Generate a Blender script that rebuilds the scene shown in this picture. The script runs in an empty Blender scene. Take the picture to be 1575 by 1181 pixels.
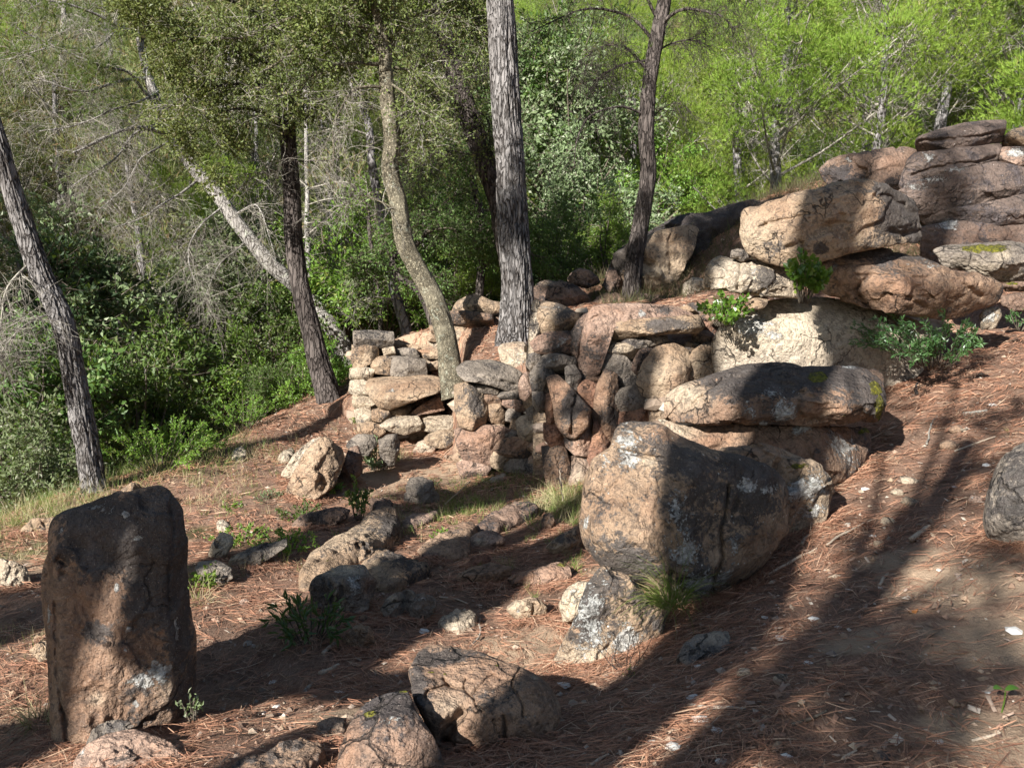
import bpy, math, random
import numpy as np
from mathutils import Vector, Matrix

scene = bpy.context.scene
COL = scene.collection
rng = np.random.default_rng(7)
random.seed(7)

# ------------------------------------------------------------------ camera, sky, sun, exposure
FPX, CX, CY = 1310.0, 787.5, 590.5          # focal length and centre in the photograph's pixels
PITCH = math.radians(12.5)
CAMH = 1.6
cam_data = bpy.data.cameras.new('camera')
cam = bpy.data.objects.new('camera', cam_data)
COL.objects.link(cam)
cam.location = (0, 0, CAMH)
cam.rotation_euler = (math.radians(90) - PITCH, 0, 0)
cam_data.sensor_width = 36.0
cam_data.lens = 36.0 * FPX / 1575.0
cam_data.clip_start = 0.05
cam_data.clip_end = 1500
cam_data.dof.use_dof = True
cam_data.dof.focus_distance = 5.2
cam_data.dof.aperture_fstop = 11.0
scene.camera = cam

SUN_AZ, SUN_EL = math.radians(37), math.radians(33)   # the sun stands behind the camera's left shoulder
SUNV = np.array([-math.sin(SUN_AZ)*math.cos(SUN_EL), -math.cos(SUN_AZ)*math.cos(SUN_EL), math.sin(SUN_EL)])
world = bpy.data.worlds.new('World')
scene.world = world
world.use_nodes = True
wn = world.node_tree
for n in list(wn.nodes): wn.nodes.remove(n)
sky = wn.nodes.new('ShaderNodeTexSky'); sky.sky_type = 'NISHITA'; sky.sun_disc = False
sky.sun_elevation = SUN_EL
sky.sun_rotation = math.radians(180) + SUN_AZ
sky.air_density = 1.2; sky.dust_density = 0.6
bg = wn.nodes.new('ShaderNodeBackground'); bg.inputs['Strength'].default_value = 0.05
wo = wn.nodes.new('ShaderNodeOutputWorld')
wn.links.new(sky.outputs[0], bg.inputs[0]); wn.links.new(bg.outputs[0], wo.inputs[0])
sl = bpy.data.lights.new('sun', 'SUN'); sl.energy = 5.0; sl.angle = math.radians(0.5); sl.color = (1.0, 0.975, 0.935)
so = bpy.data.objects.new('sun', sl); COL.objects.link(so)
so.rotation_euler = Vector(SUNV).to_track_quat('Z', 'Y').to_euler()
so.location = (-20, -25, 30)
scene.view_settings.view_transform = 'Standard'
scene.view_settings.look = 'None'
scene.view_settings.gamma = 1.0
scene.view_settings.use_curve_mapping = False
scene.view_settings.exposure = 1.35

# ------------------------------------------------------------------ maths helpers
cp, sp = math.cos(PITCH), math.sin(PITCH)
RGT = np.array([1.0, 0, 0]); FWD = np.array([0, cp, -sp]); UPV = np.array([0, sp, cp])
CAMP = np.array([0, 0, CAMH])
def ray(px, py):
    px = np.asarray(px, float); py = np.asarray(py, float)
    return FWD + ((px-CX)/FPX)[..., None]*RGT + (-(py-CY)/FPX)[..., None]*UPV
def P(px, py, Z):
    return CAMP + np.asarray(Z, float)[..., None]*ray(px, py)
def pix(p):
    q = np.asarray(p, float) - CAMP
    z = q @ FWD
    return CX + FPX*(q @ RGT)/z, CY - FPX*(q @ UPV)/z, z

def _h(ix, iy, iz, seed):
    n = (ix.astype(np.int64)*374761393 + iy.astype(np.int64)*668265263 + iz.astype(np.int64)*2147483647 + seed*1274126177) & 0xFFFFFFFF
    n = ((n ^ (n >> 13))*1274126177) & 0xFFFFFFFF
    n = (n ^ (n >> 16)) & 0xFFFFFFFF
    return n.astype(np.float64)/2147483647.5 - 1.0
def vnoise(p, seed=0):
    p = np.asarray(p, float)
    f = np.floor(p); t = p - f; i = f.astype(np.int64)
    t = t*t*t*(t*(t*6-15)+10)
    x, y, z = i[..., 0], i[..., 1], i[..., 2]; a, b, c = t[..., 0], t[..., 1], t[..., 2]
    def L(u, v, w): return u+(v-u)*w
    return L(L(L(_h(x,y,z,seed), _h(x+1,y,z,seed), a), L(_h(x,y+1,z,seed), _h(x+1,y+1,z,seed), a), b),
             L(L(_h(x,y,z+1,seed), _h(x+1,y,z+1,seed), a), L(_h(x,y+1,z+1,seed), _h(x+1,y+1,z+1,seed), a), b), c)
def fbm(p, octv=3, seed=0, gain=.5):
    r = 0; a = 1.0; s = 0
    p = np.asarray(p, float)
    for k in range(octv):
        r = r + a*vnoise(p*(2.03**k)+k*17.3, seed+k*31); s += a; a *= gain
    return r/s
def sstep(e0, e1, x):
    t = np.clip((x-e0)/(e1-e0), 0, 1); return t*t*(3-2*t)
def catmull(pts, n):
    pts = np.asarray(pts, float)
    if len(pts) == 2:
        t = np.linspace(0, 1, n)[:, None]; return pts[0]*(1-t)+pts[1]*t
    p = np.vstack([2*pts[0]-pts[1], pts, 2*pts[-1]-pts[-2]])
    u = np.linspace(0, len(pts)-1-1e-9, n); k = u.astype(int); t = (u-k)[:, None]
    a, b, c, d = p[k], p[k+1], p[k+2], p[k+3]
    return .5*((2*b)+(-a+c)*t+(2*a-5*b+4*c-d)*t*t+(-a+3*b-3*c+d)*t**3)
def unit(v):
    v = np.asarray(v, float); return v/np.maximum(np.linalg.norm(v, axis=-1, keepdims=True), 1e-9)

# ------------------------------------------------------------------ mesh helpers
def mesh_from(name, V, F4=None, F3=None, smooth=True, attrs=None, mats=None, fm=None):
    """V (n,3); F4 (m,4) quads; F3 (k,3) triangles"""
    me = bpy.data.meshes.new(name)
    F4 = np.zeros((0, 4), int) if F4 is None or len(F4) == 0 else np.asarray(F4)
    F3 = np.zeros((0, 3), int) if F3 is None or len(F3) == 0 else np.asarray(F3)
    nl = F4.size + F3.size; nf = len(F4)+len(F3)
    me.vertices.add(len(V)); me.vertices.foreach_set('co', np.asarray(V, np.float32).ravel())
    me.loops.add(nl); me.loops.foreach_set('vertex_index', np.concatenate([F4.ravel(), F3.ravel()]).astype(np.int32))
    me.polygons.add(nf)
    st = np.concatenate([np.arange(len(F4))*4, F4.size+np.arange(len(F3))*3]).astype(np.int32)
    me.polygons.foreach_set('loop_start', st)
    me.polygons.foreach_set('use_smooth', np.full(nf, smooth))
    if attrs:
        for k, v in attrs.items():
            a = me.attributes.new(k, 'FLOAT', 'POINT'); a.data.foreach_set('value', np.asarray(v, np.float32))
    me.update(calc_edges=True)
    return me
def link(name, me, mat, parent=None, loc=None):
    o = bpy.data.objects.new(name, me); COL.objects.link(o)
    if mat is not None and len(me.materials) == 0: me.materials.append(mat)
    if parent is not None: o.parent = parent
    if loc is not None: o.location = loc
    return o
def tag(o, label=None, cat=None, group=None, kind=None):
    if label: o['label'] = label
    if cat: o['category'] = cat
    if group: o['group'] = group
    if kind: o['kind'] = kind
    return o
def empty(name, loc, label, cat, group=None):
    o = bpy.data.objects.new(name, None); COL.objects.link(o); o.location = loc; o.empty_display_size = .2
    return tag(o, label, cat, group)
class Geo:
    """collects triangles and quads in world space"""
    def __init__(s): s.V = []; s.Q = []; s.T = []; s.n = 0
    def add(s, V, Q=None, T=None):
        s.V.append(np.asarray(V, float))
        if Q is not None and len(Q): s.Q.append(np.asarray(Q)+s.n)
        if T is not None and len(T): s.T.append(np.asarray(T)+s.n)
        s.n += len(V)
    def build(s, name, mat, parent=None, origin=None, smooth=True):
        if s.n == 0: return None
        o = np.zeros(3) if origin is None else np.asarray(origin, float)
        me = mesh_from(name, np.vstack(s.V)-o, np.vstack(s.Q) if s.Q else None, np.vstack(s.T) if s.T else None, smooth)
        return link(name, me, mat, parent, None if parent is not None else tuple(o))
def tube(path, rad, sides=10, bark=0.0, seed=0, fx=9., fz=1.6, flare=0.0, cap=True):
    """skin a path; bark = depth of vertical furrows as a fraction of the radius"""
    path = np.asarray(path, float); n = len(path)
    rad = np.interp(np.linspace(0, 1, n), np.linspace(0, 1, len(rad)), rad)
    T = unit(np.gradient(path, axis=0))
    ref = np.array([1.0, 0, 0]) if abs(T[0, 0]) < .8 else np.array([0, 1.0, 0])
    X = []; x = ref
    for t in T:
        x = x - t*(x@t); x = x/max(np.linalg.norm(x), 1e-9); X.append(x)
    X = np.array(X); Y = np.cross(T, X)
    th = np.linspace(0, 2*math.pi, sides, endpoint=False)
    L = np.concatenate([[0], np.cumsum(np.linalg.norm(np.diff(path, axis=0), axis=1))])
    R = np.repeat(rad[:, None], sides, 1)
    if bark > 0:
        c = np.stack([np.cos(th)[None, :]*np.ones((n, 1)), np.sin(th)[None, :]*np.ones((n, 1)), np.zeros((n, sides))], -1)
        q = c*fx*.5; q[..., 2] = (L/ max(rad.mean(), .02))[:, None]*fz*.16
        w = fbm(c*1.3+np.stack([0*R, 0*R, L[:, None]*1.1+0*R], -1), 2, seed)
        q = q + w[..., None]*.6
        rdg = np.abs(fbm(q, 2, seed+5)); fur = sstep(0.0, .22, rdg)
        big = fbm(np.stack([c[..., 0]*1.2, c[..., 1]*1.2, L[:, None]*2.2+0*R], -1), 2, seed+9)
        R = R*(1 + bark*(fur-.7) + bark*.5*big + bark*.25*fbm(q*4, 1, seed+3))
    if flare > 0:
        R = R*(1+flare*np.exp(-L/ (rad[0]*1.6)))[:, None]
    V = path[:, None, :] + R[..., None]*(np.cos(th)[None, :, None]*X[:, None, :] + np.sin(th)[None, :, None]*Y[:, None, :])
    V = V.reshape(-1, 3)
    i = np.arange(n-1)[:, None]*sides; j = np.arange(sides)[None, :]; j2 = (j+1) % sides
    Q = np.stack([i+j, i+j2, i+sides+j2, i+sides+j], -1).reshape(-1, 4)
    Tt = None
    if cap:
        V = np.vstack([V, path[-1]+T[-1]*rad[-1]*.6, path[0]]); k = (n-1)*sides; e = n*sides
        jj = np.arange(sides)
        Tt = np.vstack([np.stack([k+jj, k+(jj+1) % sides, np.full(sides, e)], -1),
                        np.stack([(jj+1) % sides, jj, np.full(sides, e+1)], -1)])
    return V, Q, Tt
def segs(P0, P1, R0, R1, sides=3):
    """many straight tapered twigs at once"""
    P0 = np.asarray(P0); P1 = np.asarray(P1); n = len(P0)
    T = unit(P1-P0); ref = np.where(np.abs(T[:, :1]) < .8, np.array([[1., 0, 0]]), np.array([[0, 1., 0]]))
    X = unit(np.cross(T, ref)); Y = np.cross(T, X)
    th = np.linspace(0, 2*math.pi, sides, endpoint=False)
    ring = np.cos(th)[None, :, None]*X[:, None]+np.sin(th)[None, :, None]*Y[:, None]
    A = P0[:, None]+ring*np.asarray(R0)[:, None, None]; B = P1[:, None]+ring*np.asarray(R1)[:, None, None]
    V = np.concatenate([A, B], 1).reshape(-1, 3)
    b = np.arange(n)[:, None]*2*sides; j = np.arange(sides)[None]; j2 = (j+1) % sides
    Q = np.stack([b+j, b+j2, b+sides+j2, b+sides+j], -1).reshape(-1, 4)
    return V, Q
def leaves(C, D, size, wid=.5, fold=.15, up=None):
    """one folded rhombic leaf per row: C base points, D directions, size lengths"""
    n = len(C); D = unit(D); size = np.broadcast_to(size, (n,))
    r = rng.normal(size=(n, 3)) if up is None else np.asarray(up)+.5*rng.normal(size=(n, 3))
    X = unit(np.cross(D, r)); N = np.cross(X, D)
    s = size[:, None]
    V = np.stack([C, C+D*s*.5+X*s*wid*.5+N*s*fold, C+D*s, C+D*s*.5-X*s*wid*.5+N*s*fold], 1).reshape(-1, 3)
    b = np.arange(n)*4
    return V, np.concatenate([np.stack([b, b+1, b+2], -1), np.stack([b, b+2, b+3], -1)])
def blades(C, D, L, W, bend=.2):
    """one long thin triangle per row (needles, grass)"""
    n = len(C); D = unit(D); X = unit(np.cross(D, rng.normal(size=(n, 3))))
    L = np.broadcast_to(L, (n,))[:, None]; W = np.broadcast_to(W, (n,))[:, None]
    V = np.stack([C-X*W*.5, C+X*W*.5, C+D*L+X*L*bend*rng.normal(size=(n, 1))*.5], 1).reshape(-1, 3)
    b = np.arange(n)*3
    return V, np.stack([b, b+1, b+2], -1)
def rdir(n, up=0.0):
    d = rng.normal(size=(n, 3)); d = unit(d); d[:, 2] += up; return unit(d)

# ------------------------------------------------------------------ terrain height
FR = [ # photo px, py, depth: the ground in front of and below the wall
 (0,1181,2.6),(300,1181,2.4),(600,1181,2.3),(1000,1181,2.1),(1575,1181,1.9),(200,1120,2.9),(0,900,4.6),(0,1020,3.5),(0,800,6.5),(230,720,7.8),
 (400,650,9.5),(520,575,11.6),(540,655,9.2),(640,690,8.3),(720,722,7.4),(440,775,6.5),(700,960,4.0),(850,1040,3.3),(1070,930,3.7),(1300,800,4.3),
 (1350,700,5.2),(1380,570,6.8),(1575,500,7.8),(1575,700,4.6),(1575,900,3.0),(1400,1000,2.7),(900,850,5.0),(850,762,6.5),(350,900,4.6),
 (500,860,5.0),(250,820,5.9),(430,980,3.8),(1200,1050,2.65)]
BK = [ # the terrace kept up by the wall and the slope behind it
 (790,525,8.2),(970,468,9.5),(600,525,8.9),(700,500,9.0),(880,470,9.0),(1120,470,8.0),(640,505,10.0),(1140,350,9.9),(1050,385,10.4),(960,400,11.0),(1260,320,9.8),
 (1575,270,10.5),(1400,290,10.3),(1300,400,9.3),(1575,400,9.9),(1480,450,8.3),(1380,570,6.9),(1575,500,7.8),(900,430,10.6)]
def cps(L): return np.array([P(a, b, c) for a, b, c in L])
FAR = np.array([(-5.6,6.4,-2.3),(-5.2,8.5,-2.6),(-4.6,11,-2.8),(-4.4,14,-3.3),(-9,6,-3.2),(-9,10,-3.9),(-8,16,-4.6),(-14,4,-4.0),(-15,12,-5.2),(-3,18,-3.2),(0,17,-2.0),
 (3.5,16.5,-.5),(7,16,.7),(11,15,1.6),(15,14,2.4),(-15,25,-6),(-6,26,-4.8),(0,26,-4.0),(7,26,-1.5),(14,26,2.2),(22,26,5.5),(-22,40,-3),(-8,40,-2.),(0,40,0),(10,40,3.5),(22,40,8),
 (40,40,13),(-50,40,-3),(-30,60,6),(0,60,9),(30,60,14),(60,60,20),(-60,60,4),(-60,95,22),(-25,95,23),(0,95,21),(30,95,27),(70,95,33),(-60,140,34),(0,140,30),(60,140,42),
 (-110,100,22),(110,100,36),(-110,30,0),(110,30,20),(0,200,34),(-130,200,40),(130,200,50)])
NEARB = np.array([(-3,0,-.35),(-6,1,-1.3),(-5,4,-1.05),(0,0,.02),(0,-3,.1),(-4,-4,-.5),(4,-3,1.0),(3,0,.75),(6,1,1.6),(8,5,2.2),(-9,-2,-2.2),(-12,-8,-3),(9,-7,2.2),(14,4,4.2),(-30,-10,-7),(30,-10,7),
 (0,-25,0.),(-30,-60,-6),(30,-60,8),(-110,-40,-10),(110,-40,20)])
def rbf_fit(C, c, lam):
    X = C[:, :2]; n = len(X)
    D = np.sqrt(((X[:, None]-X[None])**2).sum(-1)+c*c)
    A = np.zeros((n+3, n+3)); A[:n, :n] = D - lam*np.eye(n)
    A[:n, n] = 1; A[:n, n+1:] = X; A[n, :n] = 1; A[n+1:, :n] = X.T
    w = np.linalg.solve(A, np.concatenate([C[:, 2], np.zeros(3)]))
    return X, w, c
def rbf_eval(M, x, y):
    X, w, c = M; n = len(X); x = np.asarray(x, float); sh = x.shape; q = np.stack([x.ravel(), np.asarray(y, float).ravel()], -1)
    out = np.empty(len(q))
    for i in range(0, len(q), 20000):
        s = q[i:i+20000]
        D = np.sqrt(((s[:, None]-X[None])**2).sum(-1)+c*c)
        out[i:i+20000] = D@w[:n] + w[n] + s@w[n+1:]
    return out.reshape(sh)
MF = rbf_fit(np.vstack([cps(FR), FAR, NEARB]), .7, .02)
MB = rbf_fit(np.vstack([cps(BK), np.array([(14,9,3.0),(8,8,1.9),(5.5,6.8,1.1),(20,10,4.2)]), FAR[FAR[:, 1] > 13]]), .7, .02)
WALL = np.array([P(535,600,9.5), P(690,600,8.9), P(705,650,7.75), P(850,700,7.2), P(950,650,6.75), P(1100,600,6.7), P(1370,560,7.0), P(1700,480,8.2)])[:, :2]
TER = np.vstack([WALL, [(30, 9), (30, 15), (9, 13.5), (4, 12.3), (1.5, 11.8), (-.2, 11.2), (-1.3, 10.6)]])
def poly_sd(x, y, poly):
    """signed distance, positive inside"""
    x = np.asarray(x, float); y = np.asarray(y, float); d = np.full(x.shape, 1e9); ins = np.zeros(x.shape, bool)
    n = len(poly)
    for i in range(n):
        ax, ay = poly[i]; bx, by = poly[(i+1) % n]; ex, ey = bx-ax, by-ay
        t = np.clip(((x-ax)*ex+(y-ay)*ey)/(ex*ex+ey*ey+1e-12), 0, 1)
        d = np.minimum(d, np.hypot(x-ax-t*ex, y-ay-t*ey))
        cnd = ((ay > y) != (by > y)) & (x < (bx-ax)*(y-ay)/(by-ay+1e-12)+ax)
        ins ^= cnd
    return np.where(ins, d, -d)
def H0(x, y):
    x = np.asarray(x, float); y = np.asarray(y, float)
    f = rbf_eval(MF, x, y); b = rbf_eval(MB, x, y)
    d = poly_sd(x, y, TER)
    soft = np.where(y > 9.2, 1.2, .16)
    soft = np.where(x > 4.0, np.maximum(soft, .8), soft)
    w = sstep(-soft*.5, soft, d)
    return f*(1-w)+b*w
# cached on a grid for quick look-ups near the camera
GX = np.arange(-14, 16.01, .06); GY = np.arange(-6, 20.01, .06)
_gx, _gy = np.meshgrid(GX, GY)
_p = np.stack([_gx, _gy, 0*_gx], -1)
GH = H0(_gx, _gy) + .045*fbm(_p*1.1, 3, 3) + .014*fbm(_p*6, 2, 8)
def bil(x, y):
    u = np.clip((x-GX[0])/.06, 0, len(GX)-1.001); v = np.clip((y-GY[0])/.06, 0, len(GY)-1.001)
    i = u.astype(int); j = v.astype(int); a = u-i; b = v-j
    return GH[j, i]*(1-a)*(1-b)+GH[j, i+1]*a*(1-b)+GH[j+1, i]*(1-a)*b+GH[j+1, i+1]*a*b
def H(x, y):
    x = np.atleast_1d(np.asarray(x, float)); y = np.atleast_1d(np.asarray(y, float))
    ins = (x > GX[0]) & (x < GX[-1]) & (y > GY[0]) & (y < GY[-1])
    out = bil(x, y)
    if (~ins).any(): out[~ins] = H0(x[~ins], y[~ins])
    return out
def hz(x, y): return float(H(x, y)[0])
def G(px, py, up=0.0, zmin=1.2, zmax=25.):
    """points where rays through photo pixels meet the ground (lifted by up); returns xyz and depth"""
    px = np.atleast_1d(np.asarray(px, float)); py = np.atleast_1d(np.asarray(py, float))
    Z = np.full(px.shape, zmin); done = np.zeros(px.shape, bool); r = ray(px, py)
    step = .04
    for k in range(int((zmax-zmin)/step)):
        q = CAMP + Z[:, None]*r
        below = q[:, 2] < H(q[:, 0], q[:, 1])+up
        done |= below
        if done.all(): break
        Z = np.where(done, Z, Z+step)
    hi = Z.copy(); lo = Z-step
    for k in range(7):
        m = (lo+hi)/2; q = CAMP + m[:, None]*r; b = q[:, 2] < H(q[:, 0], q[:, 1])+up
        hi = np.where(b, m, hi); lo = np.where(b, lo, m)
    Z = hi; q = CAMP + Z[:, None]*r
    return q, Z
# ------------------------------------------------------------------ materials
class NT:
    def __init__(s, name):
        s.m = bpy.data.materials.new(name); s.m.use_nodes = True; s.t = s.m.node_tree
        for n in list(s.t.nodes): s.t.nodes.remove(n)
        s.out = s.t.nodes.new('ShaderNodeOutputMaterial')
    def n(s, typ, ins=None, **kw):
        nd = s.t.nodes.new(typ)
        for k, v in kw.items(): setattr(nd, k, v)
        for k, v in (ins or {}).items():
            if hasattr(v, 'is_output') or isinstance(v, bpy.types.NodeSocket): s.t.links.new(v, nd.inputs[k])
            else: nd.inputs[k].default_value = v
        return nd
    def noise(s, vec, scale, detail=3, rough=.55, dist=0.0):
        return s.n('ShaderNodeTexNoise', {'Vector': vec, 'Scale': scale, 'Detail': detail, 'Roughness': rough, 'Distortion': dist}).outputs[0]
    def ramp(s, fac, a, b, lo=0.0, hi=1.0):
        return s.n('ShaderNodeMapRange', {0: fac, 1: a, 2: b, 3: lo, 4: hi}, interpolation_type='SMOOTHSTEP').outputs[0]
    def math(s, op, a, b=0.0, c=0.0, clamp=False):
        return s.n('ShaderNodeMath', {0: a, 1: b, 2: c}, operation=op, use_clamp=clamp).outputs[0]
    def mix(s, fac, a, b, mode='MIX'):
        nd = s.n('ShaderNodeMix', data_type='RGBA', blend_type=mode)
        for k, v in ((0, fac), (6, a), (7, b)):
            if isinstance(v, bpy.types.NodeSocket): s.t.links.new(v, nd.inputs[k])
            else: nd.inputs[k].default_value = v if not isinstance(v, tuple) or len(v) == 4 else (*v, 1)
        return nd.outputs[2]
    def attr(s, name): return s.n('ShaderNodeAttribute', attribute_name=name).outputs['Fac']
    def bump(s, h, strength, dist, prev=None):
        ins = {'Height': h, 'Strength': strength, 'Distance': dist}
        if prev is not None: ins['Normal'] = prev
        return s.n('ShaderNodeBump', ins).outputs[0]
    def bsdf(s, col, rough=.9, normal=None, spec=.2, **kw):
        ins = {'Base Color': col if isinstance(col, bpy.types.NodeSocket) else (*col, 1), 'Roughness': rough, 'Specular IOR Level': spec}
        if normal is not None: ins['Normal'] = normal
        return s.n('ShaderNodeBsdfPrincipled', ins).outputs[0]
    def done(s, sh): s.t.links.new(sh, s.out.inputs[0]); return s.m

def rock_mat(name, c1, c2, pat=.45, lich=.3, moss=.0, patcol=(.05, .045, .042), bands=0.0):
    t = NT(name)
    oc = t.n('ShaderNodeTexCoord').outputs['Object']
    rnd = t.n('ShaderNodeObjectInfo').outputs['Random']
    off = t.n('ShaderNodeCombineXYZ', {0: t.math('MULTIPLY', rnd, 37.), 1: t.math('MULTIPLY', rnd, 91.), 2: t.math('MULTIPLY', rnd, 13.)}).outputs[0]
    v = t.n('ShaderNodeVectorMath', {0: oc, 1: off}, operation='ADD').outputs[0]
    big = t.noise(v, 2.2, 3, .6, .6); mid = t.noise(v, 9., 4, .65, .3); fine = t.noise(v, 48., 4, .7); grit = t.noise(v, 190., 2, .6)
    col = t.mix(t.ramp(big, .35, .65), c1, c2)
    col = t.mix(t.ramp(mid, .45, .7, 0, .55), col, tuple(x*.62 for x in c1))
    col = t.mix(t.ramp(fine, .52, .72, 0, .45), col, tuple(min(1, x*1.5) for x in c2))
    col = t.mix(t.math('MULTIPLY', t.attr('org'), t.ramp(mid, .3, .6, .5, 1.)), col, (.36, .195, .115))
    col = t.mix(t.math('MULTIPLY', t.attr('pale'), t.ramp(mid, .3, .6, .6, 1.)), col, (.56, .46, .33))
    # dark weathering crust: broad noise + painted places, broken up at the edge
    pn = t.math('ADD', t.math('MULTIPLY', t.noise(v, 3.1, 5, .68, .4), 1.0), t.math('MULTIPLY', t.attr('pat'), .5))
    pn = t.math('SUBTRACT', pn, t.math('MULTIPLY', t.math('ADD', t.attr('pale'), t.attr('org')), .3))
    pm = t.ramp(t.math('ADD', pn, t.math('MULTIPLY', t.math('SUBTRACT', fine, .5), .55)), .70-.37*pat, .80-.37*pat)
    col = t.mix(t.math('MULTIPLY', pm, .9), col, t.mix(t.ramp(mid, .4, .7), patcol, tuple(x*2.1 for x in patcol)))
    # pale crusty lichen
    ln = t.math('ADD', t.math('MULTIPLY', t.math('SUBTRACT', t.noise(v, 13., 5, .75, .8), .12), 1.3), t.math('MULTIPLY', t.attr('lich'), .46))
    ln = t.math('ADD', ln, t.math('MULTIPLY', t.math('SUBTRACT', t.noise(v, 90., 3, .7), .5), .75))
    lm = t.ramp(ln, .86-.17*lich, .93-.17*lich)
    col = t.mix(t.math('MULTIPLY', lm, .82), col, t.mix(t.ramp(fine, .3, .7), (.22, .22, .20), (.70, .69, .64)))
    # small round white spots
    vo = t.n('ShaderNodeTexVoronoi', {'Vector': v, 'Scale': 34., 'Randomness': 1.0}, feature='F1')
    spot = t.math('LESS_THAN', t.math('ADD', vo.outputs['Distance'], t.math('MULTIPLY', fine, .12)), .2)
    sel = t.math('GREATER_THAN', t.math('ADD', t.n('ShaderNodeSeparateColor', {0: vo.outputs['Color']}).outputs[0], t.math('MULTIPLY', big, .5)), 1.40-.35*lich)
    col = t.mix(t.math('MULTIPLY', t.math('MULTIPLY', spot, sel), .8), col, (.62, .6, .54))
    # fractures: thin wandering joints, only in places
    vd = t.n('ShaderNodeVectorMath', {0: v, 1: t.n('ShaderNodeVectorMath', {0: t.n('ShaderNodeTexNoise', {'Vector': v, 'Scale': 4., 'Detail': 4.}).outputs[1], 'Scale': .35}, operation='SCALE').outputs[0]}, operation='ADD').outputs[0]
    ve = t.n('ShaderNodeTexVoronoi', {'Vector': vd, 'Scale': 3.6}, feature='DISTANCE_TO_EDGE').outputs[0]
    frac = t.math('MULTIPLY', t.ramp(ve, .022, .004), t.ramp(t.noise(v, 2.7, 2), .50, .60))
    col = t.mix(t.math('MULTIPLY', frac, .8), col, (.03, .024, .02))
    mn = t.math('ADD', t.math('MULTIPLY', t.attr('moss'), .75), t.math('MULTIPLY', t.noise(v, 26., 3, .7), .6))
    mn = t.math('ADD', mn, moss*.2)
    mm = t.ramp(mn, .62, .72)
    col = t.mix(mm, col, t.mix(t.ramp(fine, .35, .65), (.05, .055, .008), (.21, .19, .015)))
    # dark mottling scattered by noise
    pits = t.n('ShaderNodeTexVoronoi', {'Vector': v, 'Scale': 34., 'Randomness': 1.0}, feature='SMOOTH_F1').outputs['Distance']
    col = t.mix(t.ramp(t.noise(v, 16., 5, .78, 1.2), .47, .60, 0, .8), col, t.mix(.65, col, (.05, .04, .036, 1)))
    col = t.mix(t.ramp(grit, .6, .75, 0, .5), col, t.mix(.5, col, (.75, .66, .55, 1)))
    col = t.mix(t.ramp(grit, .42, .28, 0, .5), col, t.mix(.6, col, (.05, .04, .035, 1)))
    h = t.math('ADD', t.math('MULTIPLY', mid, 1.2), t.math('MULTIPLY', fine, .55))
    h = t.math('ADD', h, t.math('MULTIPLY', t.ramp(pits, .0, .4), .16))
    h = t.math('ADD', h, t.math('MULTIPLY', lm, .2)); h = t.math('SUBTRACT', h, t.math('MULTIPLY', frac, .8)); h = t.math('ADD', h, t.math('MULTIPLY', mm, .25))
    if bands:
        w = t.n('ShaderNodeTexWave', {'Vector': v, 'Scale': 5., 'Distortion': 5., 'Detail': 3., 'Detail Scale': 1.2}, bands_direction='Z').outputs[1]
        h = t.math('ADD', h, t.math('MULTIPLY', w, bands)); col = t.mix(t.math('MULTIPLY', t.ramp(w, .0, .5, 1, 0), bands), col, tuple(x*.5 for x in c1))
    nm = t.bump(h, 1.0, .05); nm = t.bump(grit, .5, .006, nm)
    return t.done(t.bsdf(col, .88, nm, .22))
RM = {
 'tan':  rock_mat('sandstone_tan', (.30,.20,.125), (.41,.305,.205), .42, .3),
 'pale': rock_mat('sandstone_pale', (.40,.31,.215), (.52,.43,.32), .32, .4),
 'pink': rock_mat('sandstone_pink', (.28,.175,.125), (.40,.275,.205), .48, .4),
 'red':  rock_mat('sandstone_red', (.23,.115,.075), (.34,.19,.125), .42, .3),
 'grey': rock_mat('sandstone_grey', (.20,.165,.13), (.30,.25,.20), .5, .5),
 'brown':rock_mat('sandstone_brown', (.235,.145,.095), (.35,.235,.155), .5, .3),
 'dark': rock_mat('sandstone_dark_crust', (.19,.12,.085), (.29,.195,.14), .6, .45, 0, (.032,.03,.031)),
 'white': rock_mat('sandstone_cream', (.38,.305,.225), (.50,.42,.325), .2, .4),
 'boul': rock_mat('boulder_weathered', (.245,.16,.10), (.37,.26,.17), .58, .75),
 'layer':rock_mat('sandstone_layered', (.14,.10,.08), (.21,.155,.125), .55, .55, 0, (.06,.05,.05), .12),
}

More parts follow.
